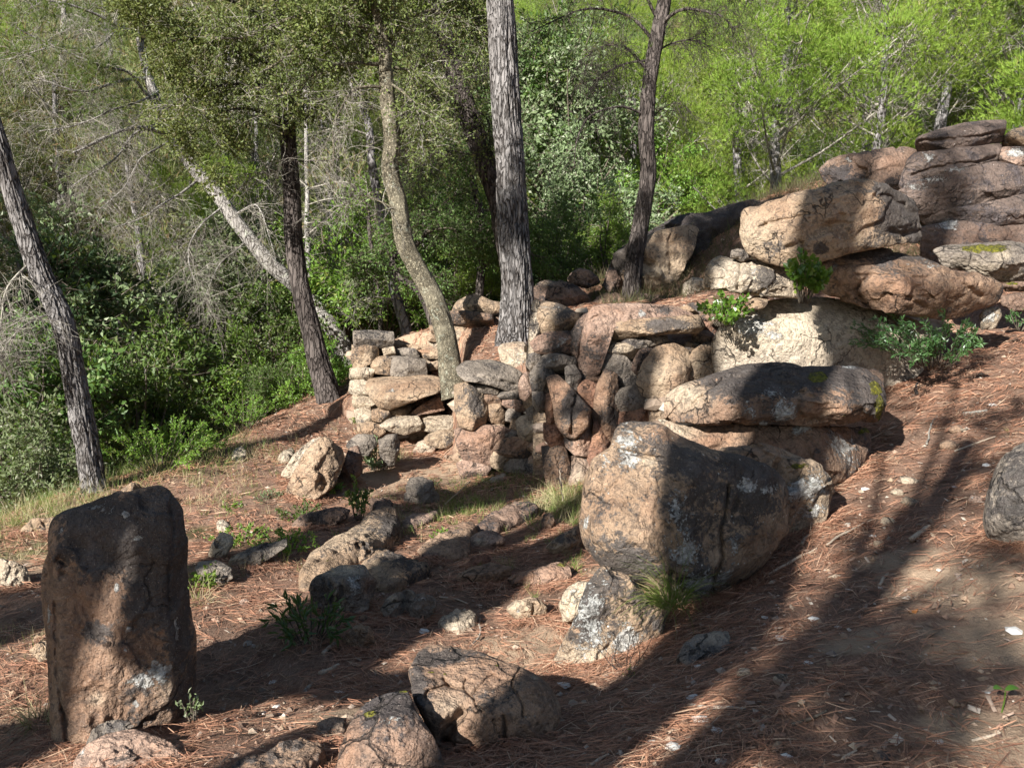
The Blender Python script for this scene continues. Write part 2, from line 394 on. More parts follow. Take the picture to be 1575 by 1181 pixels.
def bark_mat(name, c1, c2, crack, scale=14., zs=.28, bump=.03, red=0.0, lich=0.0, cr=.16):
    t = NT(name)
    oc = t.n('ShaderNodeTexCoord').outputs['Object']
    v = t.n('ShaderNodeMapping', {0: oc, 3: (1, 1, zs)}).outputs[0]
    w = t.n('ShaderNodeTexNoise', {'Vector': v, 'Scale': scale*.6, 'Detail': 3.}).outputs[1]
    v2 = t.n('ShaderNodeVectorMath', {0: v, 1: t.n('ShaderNodeVectorMath', {0: w, 'Scale': .10}, operation='SCALE').outputs[0]}, operation='ADD').outputs[0]
    vo = t.n('ShaderNodeTexVoronoi', {'Vector': v2, 'Scale': scale}, feature='DISTANCE_TO_EDGE').outputs[0]
    vc = t.n('ShaderNodeTexVoronoi', {'Vector': v2, 'Scale': scale}, feature='F1').outputs['Color']
    fine = t.noise(v, 70., 4, .7); big = t.noise(oc, 3.5, 3, .6)
    cell = t.n('ShaderNodeSeparateColor', {0: vc}).outputs[0]
    col = t.mix(cell, c1, c2)
    col = t.mix(t.ramp(fine, .4, .7, 0, .6), col, tuple(x*.55 for x in c1))
    if red: col = t.mix(t.math('MULTIPLY', t.math('GREATER_THAN', cell, 1-red), .8), col, (.26, .085, .035))
    if lich: col = t.mix(t.ramp(t.noise(oc, 16., 4, .7), .62-lich*.2, .70-lich*.2, 0, .8), col, (.42, .43, .33))
    edge = t.ramp(vo, 0.0, cr)
    col = t.mix(t.math('MULTIPLY', t.math('SUBTRACT', 1., edge), .85), col, crack)
    col = t.mix(t.ramp(big, .4, .65, 0, .4), col, tuple(x*1.35 for x in c2))
    h = t.math('ADD', edge, t.math('MULTIPLY', fine, .5)); h = t.math('ADD', h, t.math('MULTIPLY', cell, .5))
    return t.done(t.bsdf(col, .9, t.bump(h, .9, bump), .15))
BM = {
 'pine': bark_mat('pine_bark', (.14,.125,.115), (.245,.228,.215), (.035,.027,.022), 26., .16, .035),
 'dark': bark_mat('dark_pine_bark', (.065,.052,.045), (.12,.10,.088), (.018,.013,.011), 24., .16, .03),
 'oak':  bark_mat('oak_bark', (.21,.175,.115), (.33,.29,.205), (.035,.03,.022), 60., .5, .015, lich=.25, cr=.2),
 'pale': bark_mat('pale_bark', (.21,.19,.17), (.34,.315,.285), (.07,.055,.045), 22., .3, .02, lich=.2, cr=.1),
 'far':  bark_mat('far_trunk_bark', (.17,.155,.15), (.28,.26,.25), (.05,.04,.04), 14., .3, .02),
 'twig': bark_mat('dead_twig_bark', (.25,.225,.185), (.37,.34,.28), (.10,.08,.07), 20., .5, .003),
 'twigd':bark_mat('live_twig_bark', (.10,.08,.06), (.17,.145,.11), (.04,.03,.02), 20., .5, .003),
}
def leaf_mat(name, c1, c2, c3=None, trans=.35, rough=.5, spec=.35, amt3=.08, tcol=None):
    t = NT(name)
    r = t.n('ShaderNodeNewGeometry').outputs['Random Per Island']
    oc = t.n('ShaderNodeTexCoord').outputs['Object']
    big = t.noise(oc, 1.1, 2)
    col = t.mix(t.math('ADD', t.math('MULTIPLY', r, .65), t.math('MULTIPLY', t.ramp(big, .35, .65), .35)), c1, c2)
    if c3: col = t.mix(t.math('GREATER_THAN', r, 1-amt3), col, c3)
    oi = t.n('ShaderNodeObjectInfo').outputs['Random']
    col = t.n('ShaderNodeHueSaturation', {'Hue': t.math('ADD', .487, t.math('MULTIPLY', oi, .026)), 'Value': t.math('ADD', .82, t.math('MULTIPLY', oi, .36)), 'Color': col}).outputs[0]
    d = t.bsdf(col, rough, None, spec)
    if trans:
        tc = t.mix(.5, col, tcol or (.30, .42, .04), 'MIX')
        tr = t.n('ShaderNodeBsdfTranslucent', {0: tc}).outputs[0]
        d = t.n('ShaderNodeMixShader', {0: trans, 1: d, 2: tr}).outputs[0]
    return t.done(d)
LM = {
 'bank':  leaf_mat('dry_bank_grass_shade_toned', (.06,.045,.028), (.13,.10,.055), (.07,.09,.03), .15, .6, .2, .2),  # dry grass, its brown also darkened to carry the bank's shade
 'pine':  leaf_mat('bright_pine_needles', (.14,.215,.03), (.30,.39,.065), (.28,.23,.10), .38, .55, .25, .06, (.34,.48,.04)),
 'pine2': leaf_mat('muted_pine_needles', (.07,.11,.03), (.16,.215,.06), (.2,.14,.07), .3, .55, .25, .10),
 'pine3': leaf_mat('dry_pine_needles', (.16,.17,.07), (.26,.26,.11), (.22,.13,.07), .25, .6, .2, .2),
 'oak':   leaf_mat('holm_oak_leaves', (.075,.105,.028), (.20,.24,.07), (.24,.22,.11), .3, .5, .3, .08, (.25,.28,.05)),
 'oakg':  leaf_mat('oak_leaves_green', (.05,.09,.022), (.12,.185,.045), (.20,.24,.10), .32, .5, .25, .10),
 'shrub': leaf_mat('shrub_leaves_bright', (.10,.18,.025), (.20,.32,.05), (.25,.28,.07), .4, .45, .4, .08),
 'greyg': leaf_mat('grey_green_leaves', (.11,.145,.065), (.22,.27,.135), (.30,.32,.22), .25, .6, .2, .10),
 'deep':  leaf_mat('dark_understorey_leaves', (.022,.045,.018), (.05,.085,.03), (.12,.13,.05), .2, .6, .2, .08),
 'ivy':   leaf_mat('ivy_leaves', (.05,.12,.015), (.12,.24,.03), (.22,.30,.06), .35, .3, .6, .08),
 'grass': leaf_mat('grass_blades', (.10,.17,.03), (.22,.28,.07), (.42,.35,.18), .35, .5, .3, .25),
 'straw': leaf_mat('dry_grass_blades', (.36,.30,.16), (.50,.43,.26), (.16,.2,.05), .25, .6, .2, .15),
 'mastic':leaf_mat('mastic_leaves', (.035,.08,.025), (.08,.15,.045), (.17,.24,.12), .25, .35, .55, .10),
}
def flat_island(name, cols, rough=.8, spec=.2, bump=None):
    t = NT(name)
    r = t.n('ShaderNodeNewGeometry').outputs['Random Per Island']
    rp = t.n('ShaderNodeValToRGB', {0: r}); cr = rp.color_ramp
    while len(cr.elements) < len(cols): cr.elements.new(.5)
    for i, c in enumerate(cols):
        cr.elements[i].position = i/max(1, len(cols)-1); cr.elements[i].color = (*c, 1)
    col = rp.outputs[0]; nm = None
    if bump:
        oc = t.n('ShaderNodeTexCoord').outputs['Object']; nz = t.noise(oc, bump, 4, .7)
        col = t.mix(t.ramp(nz, .4, .7, 0, .5), col, t.mix(.55, col, (0.02, .015, .01, 1))); nm = t.bump(nz, .6, .01)
    return t.done(t.bsdf(col, rough, nm, spec))
M_NEEDLE = flat_island('pine_needle_litter', [(.11,.055,.038), (.22,.10,.06), (.33,.165,.095), (.41,.22,.135), (.26,.125,.075), (.50,.36,.24)], .7, .3)
M_GRAVEL = flat_island('gravel_chips', [(.20,.13,.09), (.33,.24,.16), (.28,.17,.12), (.42,.34,.25), (.15,.10,.075), (.52,.46,.38)], .9, .15, 60.)
M_CHIP = flat_island('white_limestone_chip', [(.55,.52,.47), (.72,.69,.63)], .85, .2, 45.)
M_STICK = flat_island('bleached_wood', [(.34,.25,.17), (.48,.39,.29), (.27,.20,.15)], .8, .2, 80.)
M_RUST = flat_island('rusty_leaves', [(.30,.10,.03), (.42,.17,.05), (.22,.10,.04)], .7, .2)

def ground_mat():
    t = NT('forest_floor')
    oc = t.n('ShaderNodeTexCoord').outputs['Object']
    a = t.noise(oc, 1.3, 4, .6, .4); b = t.noise(oc, 7., 5, .7, .3); c = t.noise(oc, 42., 4, .75); d = t.noise(oc, 170., 3, .7)
    st = t.n('ShaderNodeMapping', {0: oc, 2: (0, 0, .5), 3: (60, 9, 20)}).outputs[0]
    fib = t.noise(st, 3., 3, .7, 1.2)
    soil = t.mix(t.ramp(b, .35, .65), (.10,.062,.045), (.22,.145,.10))
    col = t.mix(t.ramp(c, .45, .7, 0, .7), soil, (.25,.17,.115))
    lit = t.mix(t.ramp(fib, .35, .65), (.15,.085,.058), (.34,.21,.145))
    col = t.mix(t.ramp(t.math('ADD', a, t.math('MULTIPLY', b, .5)), .62, .85, .15, .85), col, lit)
    dust = t.ramp(t.math('ADD', t.attr('dust'), t.math('MULTIPLY', t.math('SUBTRACT', b, .5), 1.2)), .35, .75)
    col = t.mix(t.math('MULTIPLY', dust, .85), col, t.mix(c, (.30,.21,.135), (.46,.34,.235)))
    grn = t.ramp(t.math('ADD', t.attr('green'), t.math('MULTIPLY', t.math('SUBTRACT', b, .5), 1.)), .3, .7)
    col = t.mix(t.math('MULTIPLY', grn, .75), col, t.mix(c, (.035,.042,.015), (.085,.095,.032)))
    col = t.mix(t.ramp(d, .62, .72, 0, .5), col, (.45,.38,.30))
    h = t.math('ADD', t.math('MULTIPLY', b, .8), t.math('ADD', t.math('MULTIPLY', c, .5), t.math('MULTIPLY', fib, .3)))
    nm = t.bump(h, .8, .03); nm = t.bump(d, .6, .005, nm)
    return t.done(t.bsdf(col, .95, nm, .1))
M_GROUND = ground_mat()

# ------------------------------------------------------------------ the ground: one sheet out to the horizon
def axis(lo, hi, fine, flo, fhi, grow=1.06):
    a = list(np.arange(flo, fhi+1e-6, fine)); s = fine
    while a[-1] < hi: s = min(s*grow, 14.); a.append(a[-1]+s)
    s = fine
    while a[0] > lo: s = min(s*grow, 14.); a.insert(0, a[0]-s)
    return np.array(a)
ax = axis(-170, 170, .045, -4.2, 4.6, 1.045); ay = axis(-60, 260, .045, 1.2, 9.6, 1.045)
gx, gy = np.meshgrid(ax, ay)
gp = np.stack([gx, gy, 0*gx], -1)
near = np.exp(-np.maximum(0, np.hypot(gx, gy-4)-7)/4.)
gz = H(gx.ravel(), gy.ravel()).reshape(gx.shape)
gz = gz + near*(.016*fbm(gp*9, 3, 21) + .007*fbm(gp*28, 2, 22)) + (1-near)*(.25*fbm(gp*.35, 3, 23))*sstep(8, 25, np.hypot(gx, gy))
sm = np.sqrt(gx*gx+gy*gy) > 30
gz = np.where(sm, gz+1.2*fbm(gp*.06, 3, 24), gz)
Vg = np.stack([gx, gy, gz], -1).reshape(-1, 3)
ny, nx = gx.shape
ii = np.arange(ny-1)[:, None]*nx+np.arange(nx-1)[None]
Qg = np.stack([ii, ii+1, ii+nx+1, ii+nx], -1).reshape(-1, 4)
def blob(V, items):
    """soft round patches on the ground given by centre photo px and radius in metres"""
    out = np.zeros(len(V))
    for (px, py, r) in items:
        q, Z = G(px, py); q = q[0]
        out = np.maximum(out, np.exp(-((V[:, 0]-q[0])**2+(V[:, 1]-q[1])**2)/(r*r)))
    return out
dust = blob(Vg, [(1480,900,.34),(1380,860,.2),(1320,985,.16),(1530,980,.3),(860,1000,.3),(780,1010,.3),(520,1110,.2),(40,860,.7),(60,1120,.3),(560,740,.5),(640,660,.7),(150,720,.5),(960,870,.25),(700,720,.5),(1440,500,.3),(1540,1130,.25)])
green = blob(Vg, [(230,700,1.0),(330,670,1.0),(430,620,1.1),(520,570,1.2),(690,780,.35),(860,770,.4),(760,740,.3),(300,820,.2),(420,830,.3),(20,830,.7)])
yr = sstep(10.5, 14, gy.ravel())
green = np.maximum(green, yr*.7)
ground = link('ground', mesh_from('ground', Vg, Qg, None, True, {'dust': dust, 'green': green}), M_GROUND)
tag(ground, kind='structure')
# ------------------------------------------------------------------ rocks
REG = {'R5': (500,420,3.28), 'R6': (780,420,3.28), 'R7': (1050,150,2.625), 'L1': (0,700,2.455), 'L2': (250,640,3.28), 'L3': (450,850,3.15),
       'L4': (850,540,2.8127), 'L5': (850,850,2.1724), 'L6': (1200,540,3.28), 'L7': (550,640,3.69), 'P': (0,0,1.0), 'B2': (780,200,3.9375), 'S1': (0,740,5.25)}
def tr(reg, pts):
    ox, oy, s = REG[reg]; p = np.asarray(pts, float).reshape(-1, 2); return np.stack([ox+p[:, 0]/s, oy+p[:, 1]/s], -1)
def resample(poly, n, smooth=.5):
    """closed outline -> n points, corners slightly rounded"""
    p = np.asarray(poly, float)
    d = np.linalg.norm(np.roll(p, -1, 0)-p, axis=1); L = np.concatenate([[0], np.cumsum(d)])
    u = np.linspace(0, L[-1], n, endpoint=False); q = np.vstack([p, p[:1]])
    lin = np.stack([np.interp(u, L, q[:, 0]), np.interp(u, L, q[:, 1])], -1)
    k = max(1, int(round(n*.009*smooth*2)))
    out = lin.copy()
    for _ in range(2 if smooth > .3 else 1):
        acc = np.zeros_like(out)
        for s in range(-k, k+1): acc += np.roll(out, s, 0)
        out = acc/(2*k+1)
    return out
SEED = [11]; CONTACT = []
def centroid(p):
    x, y = p[:, 0], p[:, 1]; x1, y1 = np.roll(x, -1), np.roll(y, -1)
    c = x*y1-x1*y; A = c.sum()
    return np.array([((x+x1)*c).sum()/(3*A), ((y+y1)*c).sum()/(3*A)])
def paint(qx, qy, front, blobs, reg):
    A = {k: np.zeros(len(qx)) for k in ('lich', 'moss', 'pat', 'pale', 'org')}
    for b in blobs:
        k, x, y, rx, ry = b[:5]; s = b[5] if len(b) > 5 else 1.0
        c = tr(reg, [(x, y)])[0]; sc = REG[reg][2]
        g = s*np.exp(-(((qx-c[0])*sc/rx)**2+((qy-c[1])*sc/ry)**2))
        A[k] = np.maximum(A[k], g*(front if k != 'pat' else 1))
    return A
def rock(reg, pts, kind, name, Z=None, th=None, n=3.0, ridges=(), cracks=(), blobs=(), rough=1.0, cuts=10, label=None, cat=None, parent=None, group=None, contact=None, back=1.2, smooth=.5, zoff=.6, lean=0.0, grow=1.02, facet=.5, plane=.55):
    SEED[0] += 1; sd = SEED[0]; r = np.random.default_rng(sd)
    pp = tr(reg, pts)
    if (pp[:, 0]*np.roll(pp[:, 1], -1)-np.roll(pp[:, 0], -1)*pp[:, 1]).sum() > 0: pp = pp[::-1]
    w_px, h_px = np.ptp(pp[:, 0]), np.ptp(pp[:, 1])
    if Z is None:
        cx = pp[pp[:, 1].argmax(), 0] if contact is None else tr(reg, [contact])[0][0]
        cyy = pp[:, 1].max()-.06*h_px if contact is None else tr(reg, [contact])[0][1]
        _, zz = G(cx, cyy); zg = zz[0]
        m0 = min(w_px, h_px)*zg/FPX
        Z = zg + (th if th else .45*m0)*zoff
    sz = min(w_px, h_px)*Z/FPX
    if th is None: th = .42*sz
    N = int(np.clip((w_px+h_px)*1.15, 64, 420)); Mf = max(8, int(N/4.2)); Mb = max(5, Mf//3)
    out = resample(pp, N, smooth); c0 = centroid(pp)
    o2 = (out-c0)*grow
    def bw(s, e): return np.sin(np.linspace(0, math.pi/2, s, endpoint=e))
    uf = np.sin(np.linspace(0, math.pi/2, Mf))**.8                # 0 centre -> 1 outline
    S = uf; C = (1-np.clip(S, 0, 1)**n)**(1/n)
    ub = np.linspace(1, 0, Mb+1)[1:]; Sb = ub; Cb = -back*(1-Sb**max(2., n*.8))**(1/max(2., n*.8))
    S = np.concatenate([S, Sb]); C = np.concatenate([C, Cb])
    K = len(S)
    qx = c0[0]+S[:, None]*o2[None, :, 0]; qy = c0[1]+S[:, None]*o2[None, :, 1]
    cc = np.repeat(C[:, None]*th, N, 1)
    mpp = Z/FPX
    g = np.zeros_like(cc)
    for rd in ridges:
        x0, y0, x1, y1, k = rd[:5]; soft = rd[5] if len(rd) > 5 else .02*sz
        a, b = tr(reg, [(x0, y0), (x1, y1)]); dx, dy = b-a; L = math.hypot(dx, dy)
        sdist = ((qx-a[0])*dy-(qy-a[1])*dx)/L*mpp
        g -= k*(np.sqrt(sdist**2+soft**2)+sdist)*.5*1.0
    if lean: g -= lean*(c0[1]-qy)*mpp
    front = (np.arange(K) < Mf)[:, None]
    # chipped facets on the near side
    A = (qx-c0[0])*mpp; B = -(qy-c0[1])*mpp
    wn_, hn_ = w_px*mpp*.5, h_px*mpp*.5
    for k in range(cuts):
        d = r.normal(size=3); d[2] = abs(d[2])+.55; d = d/np.linalg.norm(d)
        proj = (A/wn_)*d[0]+(B/hn_)*d[1]+(cc/th)*d[2]
        lim = r.uniform(.62, .93)
        e = np.maximum(0, proj-lim)
        cc = cc - np.where(front, e*th*d[2]/max(d[2], .3)*.8, 0)
    cc = cc+g
    q3 = np.stack([A, B, cc], -1)
    amp = rough*sz
    f1 = fbm(q3/sz*2.2+sd*7.1, 3, sd); f2 = fbm(q3/sz*7+sd*3.3, 3, sd+1)
    rdg = 1-np.abs(fbm(q3/sz*3.1+sd*5.7, 2, sd+2))*2.5
    fm = fbm(q3*26+sd, 3, sd+3)
    disp = amp*(.05*f1+.028*f2) - amp*.03*np.clip(rdg-.72, 0, 1)*3*.35 + .007*fm*rough
    # broken facets: piecewise tilted patches, coarse and fine
    fac = 0
    for (nf_, tl, be) in ((max(6, int(8*max(w_px, h_px)/max(40, min(w_px, h_px)))), .30, 70), (40, .24, 150)):
        cp_ = np.stack([r.uniform(-1, 1, nf_)*wn_, r.uniform(-1, 1, nf_)*hn_, r.uniform(-.2, 1, nf_)*th], -1); ti = r.normal(size=(nf_, 3))*tl
        jit = fbm(q3/sz*5+sd, 2, sd+60)[..., None]*.10*sz
        dl = q3[:, :, None, :]+jit[:, :, None, :]-cp_[None, None]; ds = np.sqrt((dl**2).sum(-1))/sz
        wt = np.exp(-be*(ds-ds.min(-1, keepdims=True))); fac = fac+(wt*(dl*ti).sum(-1)).sum(-1)/wt.sum(-1)
    disp = disp + np.clip(fac, -.12*sz, .10*sz)*min(1.1, rough)*facet*np.where(front, 1, .4)
    nrm = unit(np.stack([A/wn_**2, B/hn_**2, np.where(front, cc-g, (cc-g))/th**2*1.0], -1))
    # keep the outline but let its edge be a little ragged
    q3 = q3 + nrm*disp[..., None]*np.array([plane, plane, 1.0])
    for cr_ in cracks:
        dep, wd, line = cr_[0], cr_[1], tr(reg, cr_[2])
        # jitter the crack so that it wanders
        dd = np.full(qx.shape, 1e9)
        jx = qx + 1.4*vnoise(np.stack([qx*.12, qy*.12, 0*qx], -1), sd+40); jy = qy + 1.4*vnoise(np.stack([qx*.12, qy*.12, 0*qx+5], -1), sd+41)
        for a, b in zip(line[:-1], line[1:]):
            ex, ey = b-a; t = np.clip(((jx-a[0])*ex+(jy-a[1])*ey)/(ex*ex+ey*ey+1e-9), 0, 1)
            dd = np.minimum(dd, np.hypot(jx-a[0]-t*ex, jy-a[1]-t*ey))
        q3[..., 2] -= np.where(front, dep*np.exp(-(dd/wd)**2), 0)
    O = P(c0[0], c0[1], Z)
    rc = unit(np.asarray(ray(c0[0], c0[1])))
    V = O + (q3[..., 0:1]*RGT + q3[..., 1:2]*UPV) - q3[..., 2:3]*rc
    V = V.reshape(-1, 3)
    at = paint(qx.ravel(), qy.ravel(), np.repeat(front, N, 1).ravel().astype(float), blobs, reg)
    i = np.arange(K-1)[:, None]*N; j = np.arange(N)[None]; j2 = (j+1) % N
    Q = np.stack([i+j, i+N+j, i+N+j2, i+j2], -1).reshape(-1, 4)
    # the first and last rings have zero radius: merge them
    Vn = V.copy(); Vn[:N] = V[:N].mean(0); Vn[-N:] = V[-N:].mean(0)
    Q = np.where(Q < N, 0, Q); Q = np.where(Q >= (K-1)*N, (K-1)*N, Q)
    T1 = Q[:N][:, [0, 1, 2]]; T2 = Q[-N:][:, [0, 1, 3]]
    # first ring quads: (0, i+N+j, i+N+j2, 0) ; last: (a, c, c, b)
    T1 = np.stack([Q[:N, 0], Q[:N, 1], Q[:N, 2]], -1); T2 = np.stack([Q[-N:, 0], Q[-N:, 1], Q[-N:, 3]], -1)
    Qm = Q[N:-N]
    used = np.zeros(len(Vn), bool); used[Qm.ravel()] = True; used[T1.ravel()] = True; used[T2.ravel()] = True
    idx = np.cumsum(used)-1
    Vn = Vn[used]; at = {k: v[used] for k, v in at.items()}
    at = {k: v for k, v in at.items() if v.max() > 0}
    base = np.array([Vn[:, 0].mean(), Vn[:, 1].mean(), Vn[:, 2].min()])
    if parent is None and Z < 9:
        kk = np.abs(Vn[:, 2]-H(Vn[:, 0], Vn[:, 1])-.01) < .03; CONTACT.append(Vn[kk][r.permutation(kk.sum())[:int(60+500*sz)]])
    me = mesh_from(name, Vn-base, idx[Qm], idx[np.vstack([T1, T2])], True, at)
    ploc = base - (np.array(parent.location) if parent is not None else 0)
    o = link(name, me, RM[kind], parent, tuple(ploc))
    if parent is None: tag(o, label, cat or 'rock', group)
    elif label: o['label'] = label
    return o
def flat_rock(reg, pts, kind, name, h=.06, label=None, cat='rock', blobs=(), parent=None, group=None, rough=1.0, tilt=0.0, n=3.5, cracks=()):
    """a stone lying in the ground, its top seen from above"""
    SEED[0] += 1; sd = SEED[0]
    pp = tr(reg, pts); per = np.linalg.norm(np.roll(pp, -1, 0)-pp, axis=1).sum()
    N = int(np.clip(per*.7, 32, 240)); M = max(6, int(N/5))
    out = resample(pp, N, .6)
    W, Zs = G(out[:, 0], out[:, 1], h*.55)
    c = np.array([W[:, 0].mean(), W[:, 1].mean()])
    S = np.sin(np.linspace(0, math.pi/2, M))**.8; C = (1-np.clip(S, 0, 1)**n)**(1/n)
    S = np.concatenate([S, [1.0, .98]]); C = np.concatenate([C, [-.9, -1.6]])
    for _ in range(2): W = (np.roll(W, 1, 0)+2*W+np.roll(W, -1, 0))/4
    x = c[0]+S[:, None]*(W[None, :, 0]-c[0])*1.02; y = c[1]+S[:, None]*(W[None, :, 1]-c[1])*1.02
    gmean = H(x.ravel(), y.ravel()).reshape(x.shape); gm = gmean.mean()
    z = gmean*.6+gm*.4 + h*C[:, None]
    sz = math.sqrt(np.ptp(W[:, 0])*np.ptp(W[:, 1]))
    q = np.stack([x, y, z], -1)
    z = z + (min(h, .15)*.55*fbm(q/sz*2.5+sd, 3, sd) + min(h, .1)*.25*fbm(q/sz*8+sd, 3, sd+1) + .005*fbm(q*30, 2, sd+2))*(C[:, None] > -.1)
    x = x + .02*sz*fbm(q/sz*4+3, 2, sd+5); y = y + .02*sz*fbm(q/sz*4+9, 2, sd+6)
    z = z + tilt*(x-c[0])
    qx, qy, _ = pix(np.stack([x, y, z], -1).reshape(-1, 3))
    zz = z.ravel()
    for dep, wd, ln in cracks:
        line = tr(reg, ln); dd = np.full(qx.shape, 1e9)
        for a, b in zip(line[:-1], line[1:]):
            ex, ey = b-a; t = np.clip(((qx-a[0])*ex+(qy-a[1])*ey)/(ex*ex+ey*ey+1e-9), 0, 1)
            dd = np.minimum(dd, np.hypot(qx-a[0]-t*ex, qy-a[1]-t*ey))
        zz = zz - dep*np.exp(-(dd/wd)**2)
    V = np.stack([x.ravel(), y.ravel(), zz], -1); K = len(S)
    at = paint(qx, qy, np.ones(len(qx)), blobs, reg); at = {k: v for k, v in at.items() if v.max() > 0}
    V[:N] = V[:N].mean(0)
    i = np.arange(K-1)[:, None]*N; j = np.arange(N)[None]; j2 = (j+1) % N
    Q = np.stack([i+j, i+N+j, i+N+j2, i+j2], -1).reshape(-1, 4)
    # outline orientation decides which way is up
    a2 = (W[:, 0]*np.roll(W[:, 1], -1)-np.roll(W[:, 0], -1)*W[:, 1]).sum()
    if a2 < 0: Q = Q[:, ::-1]
    T = np.where(Q[:N] < N, 0, Q[:N])
    T3 = np.stack([T[k][np.sort(np.unique(T[k], return_index=True)[1])] for k in range(N)])
    base = np.array([V[:, 0].mean(), V[:, 1].mean(), V[:, 2].min()])
    me = mesh_from(name, V-base, Q[N:], T3, True, at)
    o = link(name, me, RM[kind], parent, tuple(base if parent is None else base-np.array(parent.location)))
    if parent is None: tag(o, label, cat, group)
    return o
# ------------------------------------------------------------------ boulders and large blocks
rock('L1', [(205,240),(230,215),(290,195),(340,180),(440,150),(540,130),(600,119),(632,135),(660,175),(685,210),(698,300),(706,400),(712,480),(722,600),(740,700),(736,850),(730,905),(700,965),(640,1000),(600,1015),(560,1060),(400,1110),(330,1150),(300,1230),(215,1240),(205,1000),(190,850),(180,650),(172,500),(178,430),(190,380),(188,300)],
     'brown', 'standing_stone', Z=2.85, th=.17, smooth=.25, n=12, ridges=[(625,120,650,1000,1.5,.012),(235,1181,212,400,1.9,.012),(215,330,600,200,.55,.03)],
     cracks=[(.018,3,[(215,560),(225,800),(245,950),(262,1000)]),(.008,2.5,[(480,690),(530,600),(580,540)]),(.02,3,[(245,940),(262,1050),(300,1100)]),(.03,6,[(235,405),(245,412)]),(.03,5,[(238,448),(242,450)]),(.012,2.5,[(640,200),(645,300),(630,500),(640,640)])],
     blobs=[('pat',480,300,240,140,.85),('pat',590,480,110,130,.8),('pat',300,330,130,100,.5),('pat',370,660,50,50,.5),('pat',690,600,50,350,.5),('org',330,335,75,28,.6),('org',260,330,50,50,.3),('org',330,600,60,60,.25),('org',350,860,70,80,.25),
            ('lich',600,810,45,50,1.3),('lich',530,845,60,30,1.2),('lich',480,845,30,18,1.0),('lich',520,325,35,18,.9),('lich',475,235,18,14,1.2),('lich',440,505,13,24,1.3),('lich',480,655,22,18,1.1),('lich',472,732,14,10,1.1),('lich',510,925,18,20,1.0),('lich',230,300,30,30,.75),('lich',390,205,70,30,.7),('lich',590,130,40,20,.8),('lich',195,620,10,60,.9),('lich',660,680,12,90,.8),
            ('pale',370,905,30,25,.5),('pale',230,900,30,300,.25),('pale',640,900,60,90,.3)],
     cuts=3, rough=.7, back=1.6, facet=.34, label='tall upright slab of blackened sandstone standing alone at the near left', cat='standing stone')
rock('L4', [(150,700),(155,620),(175,530),(205,460),(268,435),(265,380),(280,325),(330,297),(380,300),(440,303),(520,340),(590,390),(690,420),(820,455),(900,490),(965,530),(1000,600),(1010,680),(1000,770),(960,850),(900,920),(830,985),(740,1050),(680,1100),(620,1130),(560,1100),(520,1060),(430,1020),(330,975),(260,950),(210,900),(170,830),(152,760)],
     'boul', 'boulder', Z=3.85, th=.40, n=2.4, ridges=[(260,430,600,470,.5,.05),(960,430,830,1050,.8,.08)],
     cracks=[(.04,2.4,[(750,590),(740,680),(715,760),(720,870),(690,960),(680,1060)]),(.02,2.4,[(460,560),(470,620),(455,700),(460,760)]),(.012,2,[(440,580),(420,660),(398,690),(400,730)]),(.03,3,[(300,440),(380,450),(480,470)]),(.03,3,[(520,930),(515,1010),(540,1060)]),(.02,3,[(800,540),(790,640),(760,720)])],
     blobs=[('pat',820,560,200,150,.45),('pat',330,900,140,70,.6),('lich',330,420,60,110,.9),('lich',250,520,20,80,.6),('lich',540,700,45,110,.8),('lich',570,840,60,90,.9),('lich',640,990,90,55,1.1),('lich',730,965,35,40,1.2),('lich',820,590,40,35,.9),('lich',900,600,60,30,.8),('lich',760,850,25,60,.7),('lich',180,740,14,28,1.0),('pale',415,480,35,22,1.0),('org',480,370,100,55,.5),('org',430,690,40,90,.45),('org',250,620,90,150,.25),('org',590,1090,60,40,.4)],
     label='huge rounded weathered boulder, larger than every rock around it, in front of the wall corner', cat='boulder', cuts=4, rough=.9, facet=.32)
rock('L4', [(700,415),(760,405),(850,407),(950,430),(1060,460),(1140,490),(1190,540),(1212,600),(1205,680),(1190,730),(1150,790),(1050,830),(980,860),(930,850),(900,600),(780,470)],
     'tan', 'rock', Z=4.35, th=.26, n=2.6, ridges=[(960,520,1200,600,-.0)], blobs=[('lich',1090,590,120,85,1.2),('lich',1120,690,80,60,1.1),('moss',1060,500,60,18,.7),('moss',1120,690,35,14,.6),('org',900,450,120,40,.4)],
     label='yellowish lichen-crusted lump between the huge boulder and the mossy slab', cat='rock', rough=1.2)
rock('L4', [(495,310),(560,322),(620,315),(800,308),(1000,316),(1240,318),(1340,318),(1392,350),(1388,400),(1350,480),(1310,550),(1285,600),(1220,640),(1100,640),(950,560),(800,500),(640,440),(560,390),(500,345)],
     'brown', 'rock', Z=4.95, th=.34, n=3.4, ridges=[(1160,330,1240,600,1.2,.04)], cracks=[(.02,3,[(560,330),(640,360),(780,330)])],
     blobs=[('lich',1250,400,90,80,.95),('lich',1280,480,60,60,.9),('lich',1070,335,50,28,1.4),('org',1020,400,140,80,.4),('org',700,380,120,50,.5),('pale',560,345,90,40,.7),('moss',1370,345,40,16,1.0),('moss',1300,545,30,15,.5)],
     label='brown lower block lying directly under the moss-spotted slab', cat='rock')
